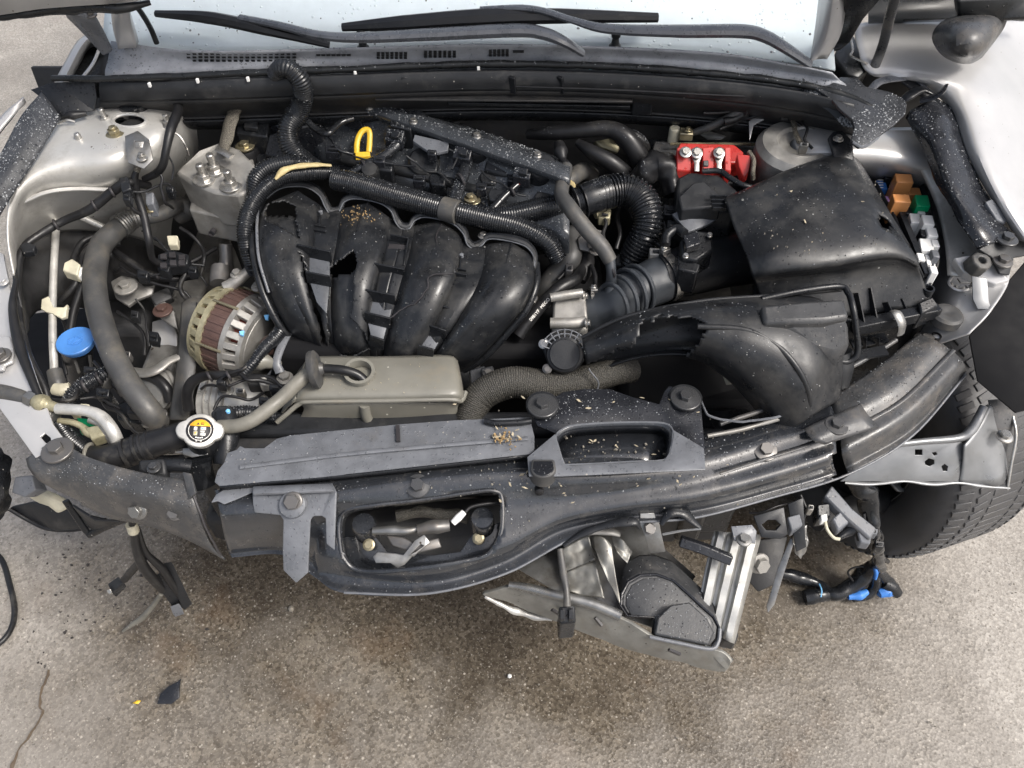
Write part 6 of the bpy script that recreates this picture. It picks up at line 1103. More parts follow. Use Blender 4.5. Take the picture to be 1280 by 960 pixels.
# bits below the left corner
plate('foam_piece', 'cream', None, [(34, 622, .40), (44, 614, .41), (60, 622, .41), (78, 630, .40), (86, 636, .39), (72, 643, .38), (60, 634, .385), (48, 630, .39)], .02, bev=.005, label='cream foam scrap under the left corner panel', cat='foam')
o = T('lower_tray', 'black lower tray edge near the ground at the left', 'tray', (80, 650, .1))
plate('tray', 'plastic_dry', o, [(14, 634, .20), (40, 628, .22), (90, 640, .22), (130, 650, .2), (100, 662, .17), (70, 664, .16), (48, 656, .16)], .006, bev=.002); hose('tray_rim', 'rubber', o, [(12, 636, .2), (36, 650, .17), (62, 661, .155), (100, 661, .16), (132, 650, .19)], 3)
o = T('tow_bracket', 'black triangular bracket below the corner panel', 'bracket', (110, 660, .3))
hose('strut', 'plastic', o, [(82, 626, .46), (95, 645, .42), (108, 664, .38), (116, 668, .37)], 4, flat=.6); hose('strut', 'plastic', o, [(112, 668, .37), (135, 656, .4), (160, 648, .44)], [5, 6, 4]); plate('web', 'plastic_dry', o, [(92, 630, .46), (120, 648, .45), (150, 650, .44), (118, 662, .38)], .004)
b = MB(); b.tube(PL([(-55, 560, .55), (-30, 580, .52), (-16, 610, .48), (-16, 640, .42)]), [.03, .05, .035, .03], 16, lump=.3); b.obj('bumper_remnant', 'plastic', None, label='black bumper remnant at the far left edge', cat='bumper piece')
plate('grey_rail', 'plastic_pale', None, [(18, 596, .5), (40, 594, .5), (44, 612, .49), (30, 622, .48), (14, 616, .48)], .03, bev=.003, label='small grey rail end under the left corner panel', cat='rail')
# ------------------------------------------------------------------ horn
hn = T('horn', 'black snail-shaped horn hanging below the front panel', 'horn', (840, 790, .35))
hf = [(775, 756), (776, 742), (784, 727), (800, 718), (820, 717), (842, 725), (860, 741), (878, 758), (893, 771), (900, 784), (898, 800), (889, 811), (852, 804), (814, 797), (817, 772), (783, 770)]
hz = lambda x, y: .52 - .0004 * (y - 715)
f_ = PL([(x, y, hz(x, y)) for x, y in hf]); back = P(830, 696, .515) - P(830, 718, .519)
c = sum(f_, Vector()) / len(f_)
MB().frust(f_, [q + back + Vector((0, .012, -.012)) for q in f_]).obj('shell', 'horn_grey', hn, bev=.006)
MB().ngon([q + (c - q) * .12 + (CO - q).normalized() * .002 for q in f_]).obj('face', 'horn_grey', hn, thick=.002, bev=.001)
MB().tube([q + (c - q) * .02 + (CO - q).normalized() * .001 for q in f_] + [f_[0]], .0022, 8, straight=True).obj('face_rim', 'plastic_wet', hn)
blk('mouth', 'horn_grey', hn, [(822, 772, .517), (838, 756, .522), (862, 752, .523), (884, 772, .516), (893, 790, .51), (886, 806, .506), (818, 793, .508)], .006, bev=.003)
b = MB(); b.tube(PL([(812, 796, .505), (850, 804, .503), (888, 811, .50), (898, 802, .503), (900, 786, .508)]), .003, 8); b.obj('lip', 'plastic_pale', hn)
hk = plate('horn_strap', 'galv', hn, [(796, 646, .60), (823, 646, .60), (826, 664, .585), (832, 690, .55), (812, 692, .548), (806, 670, .575)], .004); bolt(hn, (812, 661, .592), .0085, 'bolt_dark', wash=1.1, n=Vector((0, -.5, 1)))
blk('strap_top', 'galv', hn, [(800, 641, .612), (818, 641, .612), (820, 648, .606), (800, 648, .606)], .004, bev=.001)
# torn lip pieces of the panel above it
hose('torn_panel_lip', 'plastic', cs, [(704, 682, .59), (730, 666, .60), (760, 656, .61), (792, 652, .615), (800, 660, .605)], [3, 5, 6, 6, 3], flat=.5, lump=.3)
hose('torn_panel_lip', 'plastic', cs, [(826, 656, .612), (836, 642, .622), (852, 640, .622), (866, 652, .612), (876, 660, .605)], [3, 6, 7, 6, 3], flat=.5, lump=.4)
hose('bright_edge', 'bracket_grey', cs, [(828, 668, .60), (850, 664, .603), (876, 661, .606)], 1.6, seg=6, lump=.4)
# ------------------------------------------------------------------ crash bar
mat('zinc_b', (.22, .217, .2), .42, metal=.5, var=.25, vs=25, dirt=.5, dscale=30, dcol=(.17, .155, .13), specks=.2, ssc=150, scol=(.08, .07, .06))
cb_ = T('bumper_beam', 'crumpled galvanised bumper beam sticking out under the horn', 'bumper beam', (780, 780, .3))
bo_ = [(603, 744, .505), (622, 738, .515), (640, 733, .523), (670, 738, .522), (700, 745, .52), (738, 757, .518), (776, 772, .512), (816, 796, .505), (852, 803, .50), (890, 812, .492), (906, 818, .488), (913, 829, .48), (906, 839, .455), (880, 836, .452), (850, 828, .45), (820, 822, .45), (780, 810, .452), (740, 795, .455), (700, 780, .458), (660, 764, .468), (630, 752, .485)]
MB().ngon([q + Vector((0, 0, .006 * noise.noise(q * 33))) for q in spline(PL(bo_), 3, True)]).obj('face', 'zinc_b', cb_, thick=.006, bev=.001, smooth=18)
hose('rolled_edge', 'galv', cb_, [(636, 731, .525), (660, 735, .524), (700, 745, .522), (740, 755, .52), (776, 770, .515)], [4, 6, 6, 7, 7], seg=12)
hose('torn_edge', 'alu_bright', cb_, [(606, 745, .49), (624, 755, .475), (645, 764, .462), (670, 771, .452), (690, 775, .45)], [2, 4, 4, 4, 2], lump=.8, seg=10, res=14)
plate('back_web', 'galv', cb_, [(640, 706, .45), (700, 660, .46), (790, 650, .46), (870, 720, .45), (820, 786, .45), (700, 742, .46)], .004)
for pts in ([(742, 670, .53), (764, 682, .53), (782, 712, .52), (776, 760, .50), (760, 752, .5), (748, 700, .52)], [(700, 690, .49), (736, 668, .51), (744, 700, .50), (704, 716, .48)], [(704, 718, .48), (744, 702, .5), (756, 748, .49), (712, 740, .48)], [(764, 668, .52), (790, 690, .51), (784, 704, .51), (770, 690, .52)]):
    q4 = PL(pts); c4 = [q4[0], q4[1], q4[-1], q4[len(q4) // 2]] if len(q4) == 4 else [q4[0], q4[1], q4[-1], q4[3]]
    MB().sheet([[c4[0], (c4[0] + c4[1]) / 2 + Vector((0, 0, .008)), c4[1]], [(c4[0] + c4[2]) / 2 - Vector((0, 0, .006)), sum(c4, Vector()) / 4, (c4[1] + c4[3]) / 2], [c4[2], (c4[2] + c4[3]) / 2, c4[3]]], 8, 8, lump=(.006, 28)).obj('crumpled_plate', 'zinc_b', cb_, thick=.002)
hose('bent_flange', 'silver_dark', cb_, [(716, 672, .54), (735, 664, .55), (760, 664, .55), (775, 668, .545)], [4, 6, 6, 4], flat=.5)
plate('end_flange', 'zinc_b', cb_, [(880, 806, .492), (900, 812, .49), (914, 828, .478), (908, 838, .465), (894, 824, .476)], .003)
for x0, y0, x1, y1 in ((744, 772, 752, 782), (836, 812, 850, 818), (690, 762, 700, 768)): MB().bar(P(x0, y0, .497), P(x1, y1, .488), .004, .006).obj('slit', 'label_black', cb_)
# crash can: ribbed box on the right
cc_ = T('crash_can', 'ribbed galvanised crash can torn open right of the horn', 'crash can', (910, 740, .3))
prof_ = [(0, 0), (.08, 0), (.14, .012), (.24, .012), (.3, 0), (.42, 0), (.48, .012), (.58, .012), (.64, 0), (.76, 0), (.82, .012), (.92, .012), (1, 0)]
rows = []
for v_ in [i / 10 for i in range(11)]:
    a_0 = Vector((892 - 24 * v_, 664 + 116 * v_ - 20 * v_ * (1 - v_))); b_0 = Vector((950 - 34 * v_, 668 + 136 * v_)); z_ = .535 - .07 * v_
    rows.append([P(a_0.x + (b_0.x - a_0.x) * t, a_0.y + (b_0.y - a_0.y) * t, z_ + h_) for t, h_ in prof_])
g2 = MB(); n_ = len(prof_); g2.add([q + Vector((0, 0, .004 * noise.noise(q * 50))) for r in rows for q in r], [(i * n_ + k, i * n_ + k + 1, (i + 1) * n_ + k + 1, (i + 1) * n_ + k) for i in range(10) for k in range(n_ - 1)])
mat('zinc_bright', (.42, .42, .4), .38, metal=.55, var=.2, vs=25, dirt=.4, dcol=(.2, .18, .15), specks=.15, ssc=150, scol=(.1, .08, .06))
g2.obj('ribbed_side', 'zinc_bright', cc_, thick=.003, smooth=25)
blk('box_body', 'silver_dark', cc_, [(896, 676, .52), (946, 676, .52), (918, 792, .45), (876, 776, .455)], .07, bev=.003)
plate('mount_plate', 'plastic_pale', cc_, [(914, 658, .585), (940, 656, .585), (946, 664, .58), (944, 680, .57), (918, 676, .575)], .004); bolt(cc_, (930, 674, .578), .008, 'galv')
blk('end_box', 'plastic_dry', cc_, [(898, 786, .47), (912, 780, .47), (924, 792, .46), (920, 804, .455), (904, 800, .46)], .03, bev=.003)
b = MB(); b.tube(PL([(850, 676, .565), (880, 686, .56), (914, 700, .55)]), .012, 4, flat=.8); b.obj('black_bar', 'plastic_wet', None, label='wet black bar lying behind the horn', cat='bar', bev=.002)
o = T('headlamp_bracket', 'black bracket plate with oval hole under the right panel', 'bracket', (960, 665, .4))
plate('plate', 'plastic_dry', o, [(942, 645, .59), (980, 634, .60), (985, 668, .575), (976, 674, .57), (952, 672, .572)], .006, holes=[[(952, 656, .585), (960, 650, .588), (970, 650, .588), (976, 656, .584), (970, 663, .58), (958, 663, .58)]], bev=.001)
blk('side', 'plastic_pale', o, [(984, 646, .59), (1000, 642, .595), (1004, 656, .585), (990, 664, .58)], .02, bev=.002)
plate('flap', 'plastic_dry', o, [(985, 630, .60), (1004, 622, .605), (1006, 660, .58), (1008, 684, .55), (996, 690, .545), (992, 670, .565)], .004)
plate('torn_strip', 'galv', None, [(988, 672, .53), (993, 676, .53), (980, 716, .49), (968, 756, .45), (960, 766, .44), (958, 758, .445), (972, 710, .49)], .003, label='thin torn metal strip dangling left of the headlamp plug', cat='metal strip')
plate('inner_panel', 'dark_cast', None, [(940, 676, .46), (985, 670, .46), (970, 730, .42), (948, 740, .41), (930, 720, .42)], .01, bev=.002, label='dirty metal plate behind the torn strip', cat='plate')
bolt(cc_, (950, 705, .505), .013, 'alu', wash=1.4, n=Vector((.3, -.8, .5)))
# ------------------------------------------------------------------ right silver bracket
sbk = T('fender_support', 'silver bracket plate with punched holes in front of the tyre', 'bracket', (1160, 580, .35))
fo = [(1050, 602), (1085, 578), (1112, 560), (1150, 556), (1198, 551), (1208, 556), (1204, 580), (1198, 602), (1120, 602)]
sz = lambda x, y: .60 - .0012 * (y - 550)
hs_ = [[(1144, 562), (1153, 562), (1153, 569), (1144, 569)], [(1156, 577), (1161, 573), (1168, 575), (1168, 580), (1162, 583), (1157, 581)], [(1165, 566), (1170, 565), (1172, 568), (1168, 570)], [(1177, 583), (1181, 580), (1185, 583), (1184, 589), (1179, 589)]]
plate('plate', 'bracket_grey', sbk, [(x, y, sz(x, y)) for x, y in fo], .003, holes=[[(x, y, sz(x, y)) for x, y in h] for h in hs_])
hose('rolled_top', 'bracket_grey', sbk, [(1080, 562, .60), (1110, 557, .602), (1150, 552, .602), (1196, 548, .602), (1212, 540, .61), (1222, 525, .625), (1230, 508, .64)], [3, 4, 4, 5, 6, 6, 5])
MB().sheet([PL([(1204, 556, .60), (1212, 546, .607), (1226, 524, .625), (1234, 506, .64)]), PL([(1202, 580, .565), (1218, 574, .57), (1240, 550, .59), (1252, 520, .61)]), PL([(1198, 602, .535), (1224, 604, .53), (1252, 604, .53), (1270, 560, .56)])], 5, 5).obj('wing', 'bracket_grey', sbk, thick=.003)
plate('speckled_wing', 'dusty_paint', sbk, [(1236, 500, .645), (1262, 498, .64), (1276, 530, .61), (1268, 572, .56), (1262, 612, .52), (1240, 606, .53), (1246, 560, .575)], .003)
hose('folded_lip', 'bracket_grey', sbk, [(1056, 603, .538), (1090, 605, .536), (1130, 601, .538), (1165, 605, .535), (1198, 603, .535), (1228, 607, .528), (1262, 610, .523)], [2.2, 2.8, 2.4, 3, 2.6, 3, 2.2], flat=.6, lump=.3, res=10)
bolt(sbk, (1256, 545, .61), .009, 'steel'); hose('bent_wire', 'steel', sbk, [(1266, 520, .62), (1270, 545, .6), (1264, 580, .56), (1259, 612, .52)], 1.8, seg=8)
blk('plug', 'plastic', sbk, [(1266, 466, .70), (1284, 458, .70), (1290, 480, .69), (1270, 486, .69)], .03, bev=.003)
# ------------------------------------------------------------------ headlamp connector + harness at the right
hc = T('headlamp_connector', 'grey plastic ballast bracket with white plug hanging under the right panel', 'connector', (1060, 660, .3))
blk('arm', 'plastic_pale', hc, [(1030, 620, .56), (1040, 606, .57), (1066, 636, .555), (1096, 660, .545), (1088, 674, .535), (1058, 648, .548)], .02, bev=.003)
blk('clip', 'plastic_pale', hc, [(1040, 648, .545), (1058, 632, .555), (1074, 642, .55), (1048, 664, .535)], .02, bev=.003)
blk('socket', 'plastic', hc, [(1021, 630, .55), (1038, 628, .552), (1039, 646, .54), (1022, 648, .54)], .03, bev=.003); blk('plug', 'white', hc, [(1026, 643, .55), (1034, 642, .55), (1035, 650, .545), (1027, 651, .545)], .015, bev=.002)
hose('wire', 'cream', hc, [(1031, 650, .54), (1034, 662, .53), (1042, 672, .525), (1050, 674, .525)], 2.2, seg=8); hose('loom', 'plastic', hc, [(1046, 674, .52), (1062, 664, .525), (1072, 660, .53), (1078, 674, .52)], [4, 6, 7, 6], lump=.4)
blk('foot', 'plastic_pale', hc, [(1072, 664, .535), (1090, 668, .535), (1088, 680, .525), (1076, 678, .525)], .02, bev=.002)
hose('harness', 'conduit_wet', None, [(1066, 596, .5), (1078, 610, .48), (1086, 630, .45), (1090, 655, .42), (1094, 680, .36), (1100, 700, .28), (1102, 712, .22)], [12, 13, 12, 9, 8, 7, 5], lump=.45, seg=16, label='wet lumpy wiring harness hanging in front of the tyre', cat='harness')
hn2 = T('fallen_harness', 'black harness with blue-taped ends lying by the right tyre', 'harness', (1060, 740, .01))
hose('branch', 'conduit', hn2, [(976, 716, .05), (1000, 722, .035), (1022, 730, .03), (1040, 742, .03), (1062, 734, .04), (1080, 718, .07), (1094, 706, .12), (1098, 700, .17)], [7, 8, 6, 9, 10, 11, 8, 7], lump=.25, seg=14)
hose('branch', 'conduit', hn2, [(1006, 748, .02), (1026, 744, .025), (1042, 742, .03)], [9, 10, 7], lump=.3); hose('branch', 'conduit', hn2, [(1095, 715, .09), (1094, 732, .05), (1084, 744, .03), (1066, 748, .025)], [6, 7, 6, 5]); hose('branch', 'conduit', hn2, [(1098, 712, .1), (1108, 726, .06), (1116, 734, .04)], [6, 8, 8], lump=.3)
hose('blue_sleeve', 'blue_tape', hn2, [(1092, 704, .14), (1095, 714, .11), (1094, 722, .09)], [3, 5, 4], flat=.6); hose('blue_sleeve', 'blue_tape', hn2, [(1060, 746, .034), (1074, 744, .036), (1084, 740, .038)], [4, 6, 4], lump=.2)
hose('blue_plug', 'blue_tape', hn2, [(1098, 742, .04), (1108, 738, .042), (1120, 740, .035)], [6, 9, 7], lump=.25, seg=8); hose('plug_shell', 'plastic', hn2, [(1104, 728, .06), (1114, 734, .05), (1122, 742, .035)], [8, 9, 7], seg=8)
hose('loop', 'rubber', hn2, [(1066, 726, .07), (1060, 716, .09), (1066, 710, .1), (1078, 708, .1), (1084, 712, .1)], 1.3, seg=6)
hose('harness_tie', 'light_blue', hn2, [(1024, 730, .05), (1027, 738, .055), (1026, 746, .04)], .9, seg=5)
# plug hanging in the middle
hp_ = T('hanging_plug', 'black plug dangling on a thin wire below the latch opening', 'plug', (706, 800, .25))
hose('wire', 'rubber_grey', hp_, [(700, 686, .585), (704, 715, .57), (708, 738, .56), (709, 758, .55)], [4, 5, 4, 5]); blk('plug', 'plastic', hp_, [(698, 758, .55), (719, 756, .55), (720, 778, .535), (700, 780, .535)], .06, bev=.003)
for x in (703, 714): blk('latch', 'plastic_dry', hp_, [(x - 3, 762, .556), (x + 3, 762, .556), (x + 3, 774, .546), (x - 3, 774, .546)], .01, bev=.001)
# hanging wires at the left
hw = T('hanging_loom', 'black loom with plugs hanging below the left corner panel', 'loom', (200, 740, .1))
hose('collar', 'cream', hw, [(164, 655, .50), (166, 660, .49), (167, 664, .48)], 7, seg=14)
hose('stem', 'rubber', hw, [(164, 646, .52), (167, 664, .48), (170, 685, .43), (178, 706, .37), (190, 722, .31), (204, 736, .24)], [4, 5, 5.5, 6.5, 6.5, 6]); hose('branch', 'rubber', hw, [(172, 660, .48), (182, 690, .40), (200, 708, .34), (216, 730, .26), (230, 752, .18)], [3, 4, 5, 5, 4]); hose('branch', 'rubber', hw, [(178, 700, .38), (168, 710, .33), (156, 724, .26)], 5)
blk('plug', 'plastic', hw, [(134, 730, .25), (148, 720, .26), (154, 728, .25), (140, 742, .23)], .02, bev=.002); blk('plug_eye', 'steel', hw, [(133, 738, .245), (138, 736, .247), (140, 741, .24), (136, 743, .238)], .008, bev=.001)
blk('long_plug', 'plastic', hw, [(190, 722, .30), (202, 714, .31), (228, 752, .19), (216, 760, .18)], .02, bev=.003); blk('plug_end', 'plastic_pale', hw, [(212, 758, .195), (224, 754, .2), (228, 764, .18), (216, 768, .17)], .014, bev=.002); blk('flat_plug', 'plastic_dry', hw, [(204, 704, .33), (214, 702, .335), (238, 752, .2), (228, 760, .18)], .012, bev=.002)
hose('bare_tail', 'beige_hose', hw, [(202, 742, .22), (192, 756, .15), (178, 772, .08), (166, 780, .05), (154, 789, .02)], [3, 3, 4, 3, 1.5])
hose('ground_cable', 'rubber', None, [(-20, 680, .03), (2, 700, .012), (12, 730, .012), (18, 758, .012), (16, 780, .012), (6, 798, .012), (-12, 812, .012)], 3.4, label='black cable lying curved on the concrete at the left edge', cat='cable')
# litter on the ground
b = MB(); b.ngon(PL([(196, 880, .02), (200, 868, .024), (210, 858, .026), (222, 852, .03), (226, 848, .03), (224, 862, .026), (224, 872, .022), (214, 880, .018), (204, 880, .018)])); b.obj('plastic_shard', 'plastic_wet', None, thick=.004, bev=.001, label='wet black plastic shard lying on the concrete', cat='shard')
plate('yellow_leaf', 'yellow', None, [(165, 879, .011), (172, 875, .012), (176, 876, .012), (172, 880, .011)], .001, bev=0, label='tiny yellow leaf on the concrete beside the shard', cat='leaf')
b = MB(); q = P(364, 761, .012); b.lathe(q, UPV, [(.004, -.008), (.007, 0), (.005, .006), (.001, .008)], 7); b.obj('pebble', 'chip_light', None, label='pale pebble on the wet concrete below the T bracket', cat='pebble', smooth=0)
b = MB(); q = P(637, 845, .01); b.lathe(q, UPV, [(.003, -.006), (.005, 0), (.003, .004)], 6); b.obj('pebble', 'white', None, label='small white pebble on the concrete below the bumper beam', cat='pebble', smooth=0)
# ------------------------------------------------------------------ right-hand liner strip and torn cowl plate, left trim
ln = T('fender_liner', 'long black plastic fender trim strip along the right side of the bay', 'trim strip', (1200, 220, .8))
rows = [[(1132, 150, .90), (1140, 138, .915), (1158, 128, .925), (1172, 124, .92)], [(1146, 170, .893), (1158, 160, .91), (1178, 148, .915), (1192, 142, .905)], [(1160, 196, .88), (1174, 190, .90), (1196, 180, .90), (1208, 174, .885)], [(1172, 230, .868), (1188, 226, .885), (1210, 216, .88), (1222, 210, .865)], [(1190, 260, .855), (1204, 256, .868), (1226, 246, .862), (1240, 240, .845)], [(1206, 290, .842), (1222, 284, .852), (1244, 274, .845), (1258, 268, .83)], [(1222, 312, .828), (1238, 306, .838), (1260, 296, .83), (1276, 290, .815)]]
MB().sheet([PL(r) for r in rows], 6, 6, lump=(.004, 25)).obj('strip', 'plastic_wet', ln, thick=.003)
pb = plate('end_plate', 'plastic_dry', ln, [(1224, 312, .834), (1240, 300, .84), (1262, 290, .836), (1290, 300, .82), (1290, 318, .81), (1268, 322, .815), (1262, 344, .80), (1250, 342, .805), (1240, 322, .82)], .005, bev=.0015)
bolt(ln, (1259, 298, .842), .0095, 'bolt_black', wash=1.9); bolt(ln, (1254, 326, .82), .0095, 'bolt_dark', wash=1.7)
blk('rib_block', 'plastic_pale', ln, [(1232, 252, .868), (1240, 248, .865), (1262, 272, .845), (1256, 278, .845), (1246, 274, .85)], .02, bev=.002)
hose('fold', 'plastic', ln, [(1126, 128, .925), (1136, 120, .935), (1152, 112, .94), (1168, 118, .935)], [5, 7, 7, 4], flat=.5); hose('tail_curl', 'plastic_wet', ln, [(1150, 126, .93), (1166, 122, .94), (1176, 116, .95), (1183, 106, .955)], [6, 7, 6, 3], flat=.4)
hose('upper_strip', 'plastic_pale', ln, [(1088, 112, .935), (1100, 102, .945), (1122, 98, .945), (1142, 98, .94), (1160, 112, .93)], [5, 6, 6, 6, 4], flat=.4); plate('upper_gap', 'plastic_dry', ln, [(1128, 102, .942), (1142, 98, .94), (1170, 118, .925), (1166, 126, .92), (1150, 118, .93)], .004)
tp = T('cowl_end_plate', 'torn black cowl end plate covered with water drops at upper right', 'panel', (1080, 150, .9))
to_ = [(1016, 108), (1036, 106), (1050, 96), (1072, 97), (1082, 108), (1110, 114), (1128, 122), (1134, 130), (1132, 142), (1118, 156), (1098, 170), (1084, 180), (1074, 184), (1064, 176), (1068, 160), (1066, 150), (1050, 136), (1040, 124)]
mat('plate_wet', (.03, .032, .036), .3, drops=.9, dsc=170, bump=.2, specks=.5, ssc=280, scol=(.42, .43, .45))  # pale specks double as grit and painted glints of drops
plate('plate', 'plate_wet', tp, [(x, y, .962 - .0004 * (y - 96)) for x, y in to_], .006, bev=.0015)
plate('flap', 'trim', tp, [(1000, 116, .94), (1003, 97, .96), (1012, 104, .955), (1030, 122, .948), (1052, 134, .94), (1064, 148, .935), (1066, 160, .925), (1054, 158, .92), (1036, 140, .93), (1012, 124, .94)], .004)
hose('broken_edge', 'plastic_pale', tp, [(1066, 178, .93), (1078, 184, .925), (1092, 176, .926), (1102, 166, .93)], 2, seg=6, lump=.5)
lt_ = T('fender_trim', 'broad black speckled trim panel along the upper left fender', 'trim panel', (40, 170, .85))
rows = [[(-30, 236, .885), (0, 196, .90), (26, 148, .925), (52, 116, .94)], [(-20, 262, .87), (8, 222, .885), (38, 170, .91), (62, 128, .928)], [(-12, 290, .845), (12, 250, .862), (44, 200, .885), (76, 148, .91)]]
MB().sheet([PL(r) for r in rows], 6, 5).obj('panel', 'plate_wet', lt_, thick=.003)
plate('upright_plate', 'plastic', lt_, [(38, 112, .935), (66, 103, .945), (118, 102, .945), (121, 122, .92), (118, 138, .90), (68, 148, .905), (54, 124, .925)], .004)
hose('top_edge', 'trim', lt_, [(66, 97, .953), (90, 97, .953), (120, 99, .95), (138, 104, .945)], 3); hose('foam_scrap', 'rubber', lt_, [(78, 146, .9), (90, 144, .902), (108, 142, .9)], [3, 5, 3], lump=.4)
wire('thin pale wire end on the left trim by the strut tower', [(72, 154, .895), (84, 150, .9), (94, 152, .895)], 1.4, m='steel', seg=6)
o = T('brake_reservoir_hose', 'black cap and hose bundle behind the left strut tower', 'hose', (175, 130, .85))
hose('bundle', 'plastic', o, [(140, 132, .885), (156, 126, .895), (176, 124, .9), (200, 124, .9), (222, 122, .9), (240, 126, .89)], [4, 7, 9, 7, 9, 6], lump=.35); b = MB(); b.lathe(P(166, 128, .895), UPV, [(.028, -.02), (.028, 0), (.02, .004)], 20); b.obj('cap', 'plastic', o)

# ------------------------------------------------------------------ small looms, ties and plugs that fill the bay
def loom(name, label, base, runs, plugs=(), ties=(), m='rubber'):
    o = T(name, label, 'wiring', base)
    for pts, r in runs: hose('wire', m if r > 1.6 else ('plastic_dry' if len(pts) % 2 else m), o, pts, r, seg=8, wob=.0016, res=7)
    for x, y, z, w_, h_, mm in plugs:
        q = blk('plug', mm, o, [(x - w_, y - h_, z), (x + w_, y - h_ * .7, z), (x + w_ * .8, y + h_, z - .006), (x - w_, y + h_ * .8, z - .006)], .018, bev=.0018)
        MB().bar(P(x - w_ * .5, y, z + .001), P(x + w_ * .5, y + .5, z + .001), .004, .004).obj('plug_latch', 'plastic_dry', q, bev=.0006)
    for x, y, z, r in ties:
        q = P(x, y, z); MB().lathe(q, Vector((.8, .5, .1)), [(M(r, q), -.002), (M(r, q) + .001, 0), (M(r, q), .002)], 12).obj('tie', 'label_black', o)
    return o
def jit(a, s): return [(x + rnd.uniform(-s, s), y + rnd.uniform(-s, s), z + rnd.uniform(-.004, .004)) for x, y, z in a]
loom('corner_loom', 'tangle of thin black wires and plugs in the dark left corner of the bay', (180, 340, .55),
     [(jit([(150, 330, .66), (170, 345, .65), (196, 340, .655), (222, 335, .65), (250, 345, .63), (262, 360, .61)], 4), 1.5), (jit([(140, 345, .64), (160, 338, .65), (190, 352, .64), (224, 362, .62), (244, 372, .6)], 4), 2), (jit([(196, 300, .69), (206, 312, .685), (220, 322, .68), (238, 330, .66), (256, 330, .65)], 3), 1.3),
      (jit([(228, 286, .68), (240, 296, .67), (250, 310, .66), (256, 326, .65), (250, 345, .63)], 3), 2.4), (jit([(176, 286, .69), (190, 296, .69), (204, 306, .685)], 3), 1.4), (jit([(146, 390, .6), (165, 400, .59), (180, 420, .57), (184, 445, .55)], 3), 2.2), (jit([(168, 375, .62), (180, 390, .61), (186, 410, .6), (184, 430, .58)], 3), 1.4),
      (jit([(232, 340, .65), (226, 356, .64), (232, 372, .62), (246, 378, .62)], 2), 3)],
     [(178, 342, .672, 7, 5, 'plastic'), (240, 336, .668, 6, 5, 'plastic'), (168, 392, .625, 5, 5, 'plastic_dry'), (192, 420, .60, 6, 7, 'plastic'), (158, 442, .58, 5, 4, 'bolt_dark')], [(196, 345, .652, 4), (226, 338, .652, 4)])
loom('strut_loom', 'thin black wires and clips crossing the left strut tower front', (180, 240, .75),
     [(jit([(150, 236, .82), (168, 240, .815), (186, 236, .81), (206, 232, .80), (222, 238, .77)], 3), 1.5), (jit([(196, 212, .842), (204, 222, .83), (200, 238, .81), (206, 254, .79), (216, 262, .76)], 2), 2), (jit([(213, 196, .86), (216, 210, .84), (214, 224, .82)], 2), 1.2), (jit([(160, 238, .82), (158, 250, .81), (164, 262, .79), (176, 268, .775)], 2), 2.4)],
     [(158, 244, .825, 5, 6, 'plastic'), (212, 236, .81, 5, 4, 'plastic')], [(140, 240, .818, 7), (118, 257, .797, 7), (70, 281, .772, 7)])
loom('cap_side_loom', 'small looms and ribbed plugs packed around the blue cap neck', (120, 490, .5),
     [(jit([(78, 400, .64), (82, 420, .63), (80, 445, .62), (84, 470, .6)], 2), 2), (jit([(118, 452, .65), (128, 462, .65), (140, 476, .64), (150, 490, .63)], 2), 3), (jit([(100, 500, .64), (118, 498, .64), (136, 504, .635), (150, 512, .63)], 2), 2), (jit([(128, 500, .63), (136, 510, .63), (150, 516, .63), (166, 536, .62), (180, 545, .62)], 2), 2.4), (jit([(150, 470, .62), (164, 486, .61), (172, 500, .6), (180, 516, .6)], 3), 1.5), (jit([(60, 500, .67), (74, 502, .672), (90, 498, .67), (100, 488, .665)], 2), 2.6)],
     [(112, 462, .665, 8, 5, 'plastic'), (128, 490, .652, 9, 6, 'plastic'), (106, 508, .655, 6, 4, 'cream'), (166, 512, .635, 8, 6, 'plastic_dry'), (150, 484, .645, 5, 5, 'bolt_dark'), (92, 514, .66, 5, 3, 'alu_gold')], [(106, 482, .657, 9), (124, 473, .657, 9)])
loom('alternator_loom', 'thin cables, ties and plugs around the bottom of the alternator', (320, 480, .5),
     [(jit([(250, 488, .61), (262, 480, .62), (284, 482, .625), (304, 476, .63), (326, 472, .63)], 2), 1.8), (jit([(268, 512, .6), (276, 498, .61), (292, 494, .615), (312, 498, .61), (330, 492, .6)], 2), 2), (jit([(300, 468, .64), (312, 474, .635), (330, 476, .63), (352, 486, .62), (366, 480, .62)], 2), 3), (jit([(330, 470, .64), (344, 476, .635), (356, 490, .63), (350, 506, .62)], 2), 2), (jit([(316, 448, .65), (304, 462, .645), (286, 468, .64), (272, 476, .63)], 2), 2.6)],
     [(276, 478, .64, 6, 4, 'plastic'), (344, 484, .635, 8, 4, 'plastic'), (300, 488, .625, 6, 4, 'galv'), (330, 500, .61, 7, 5, 'plastic')], [(286, 470, .645, 7), (262, 471, .632, 7)])
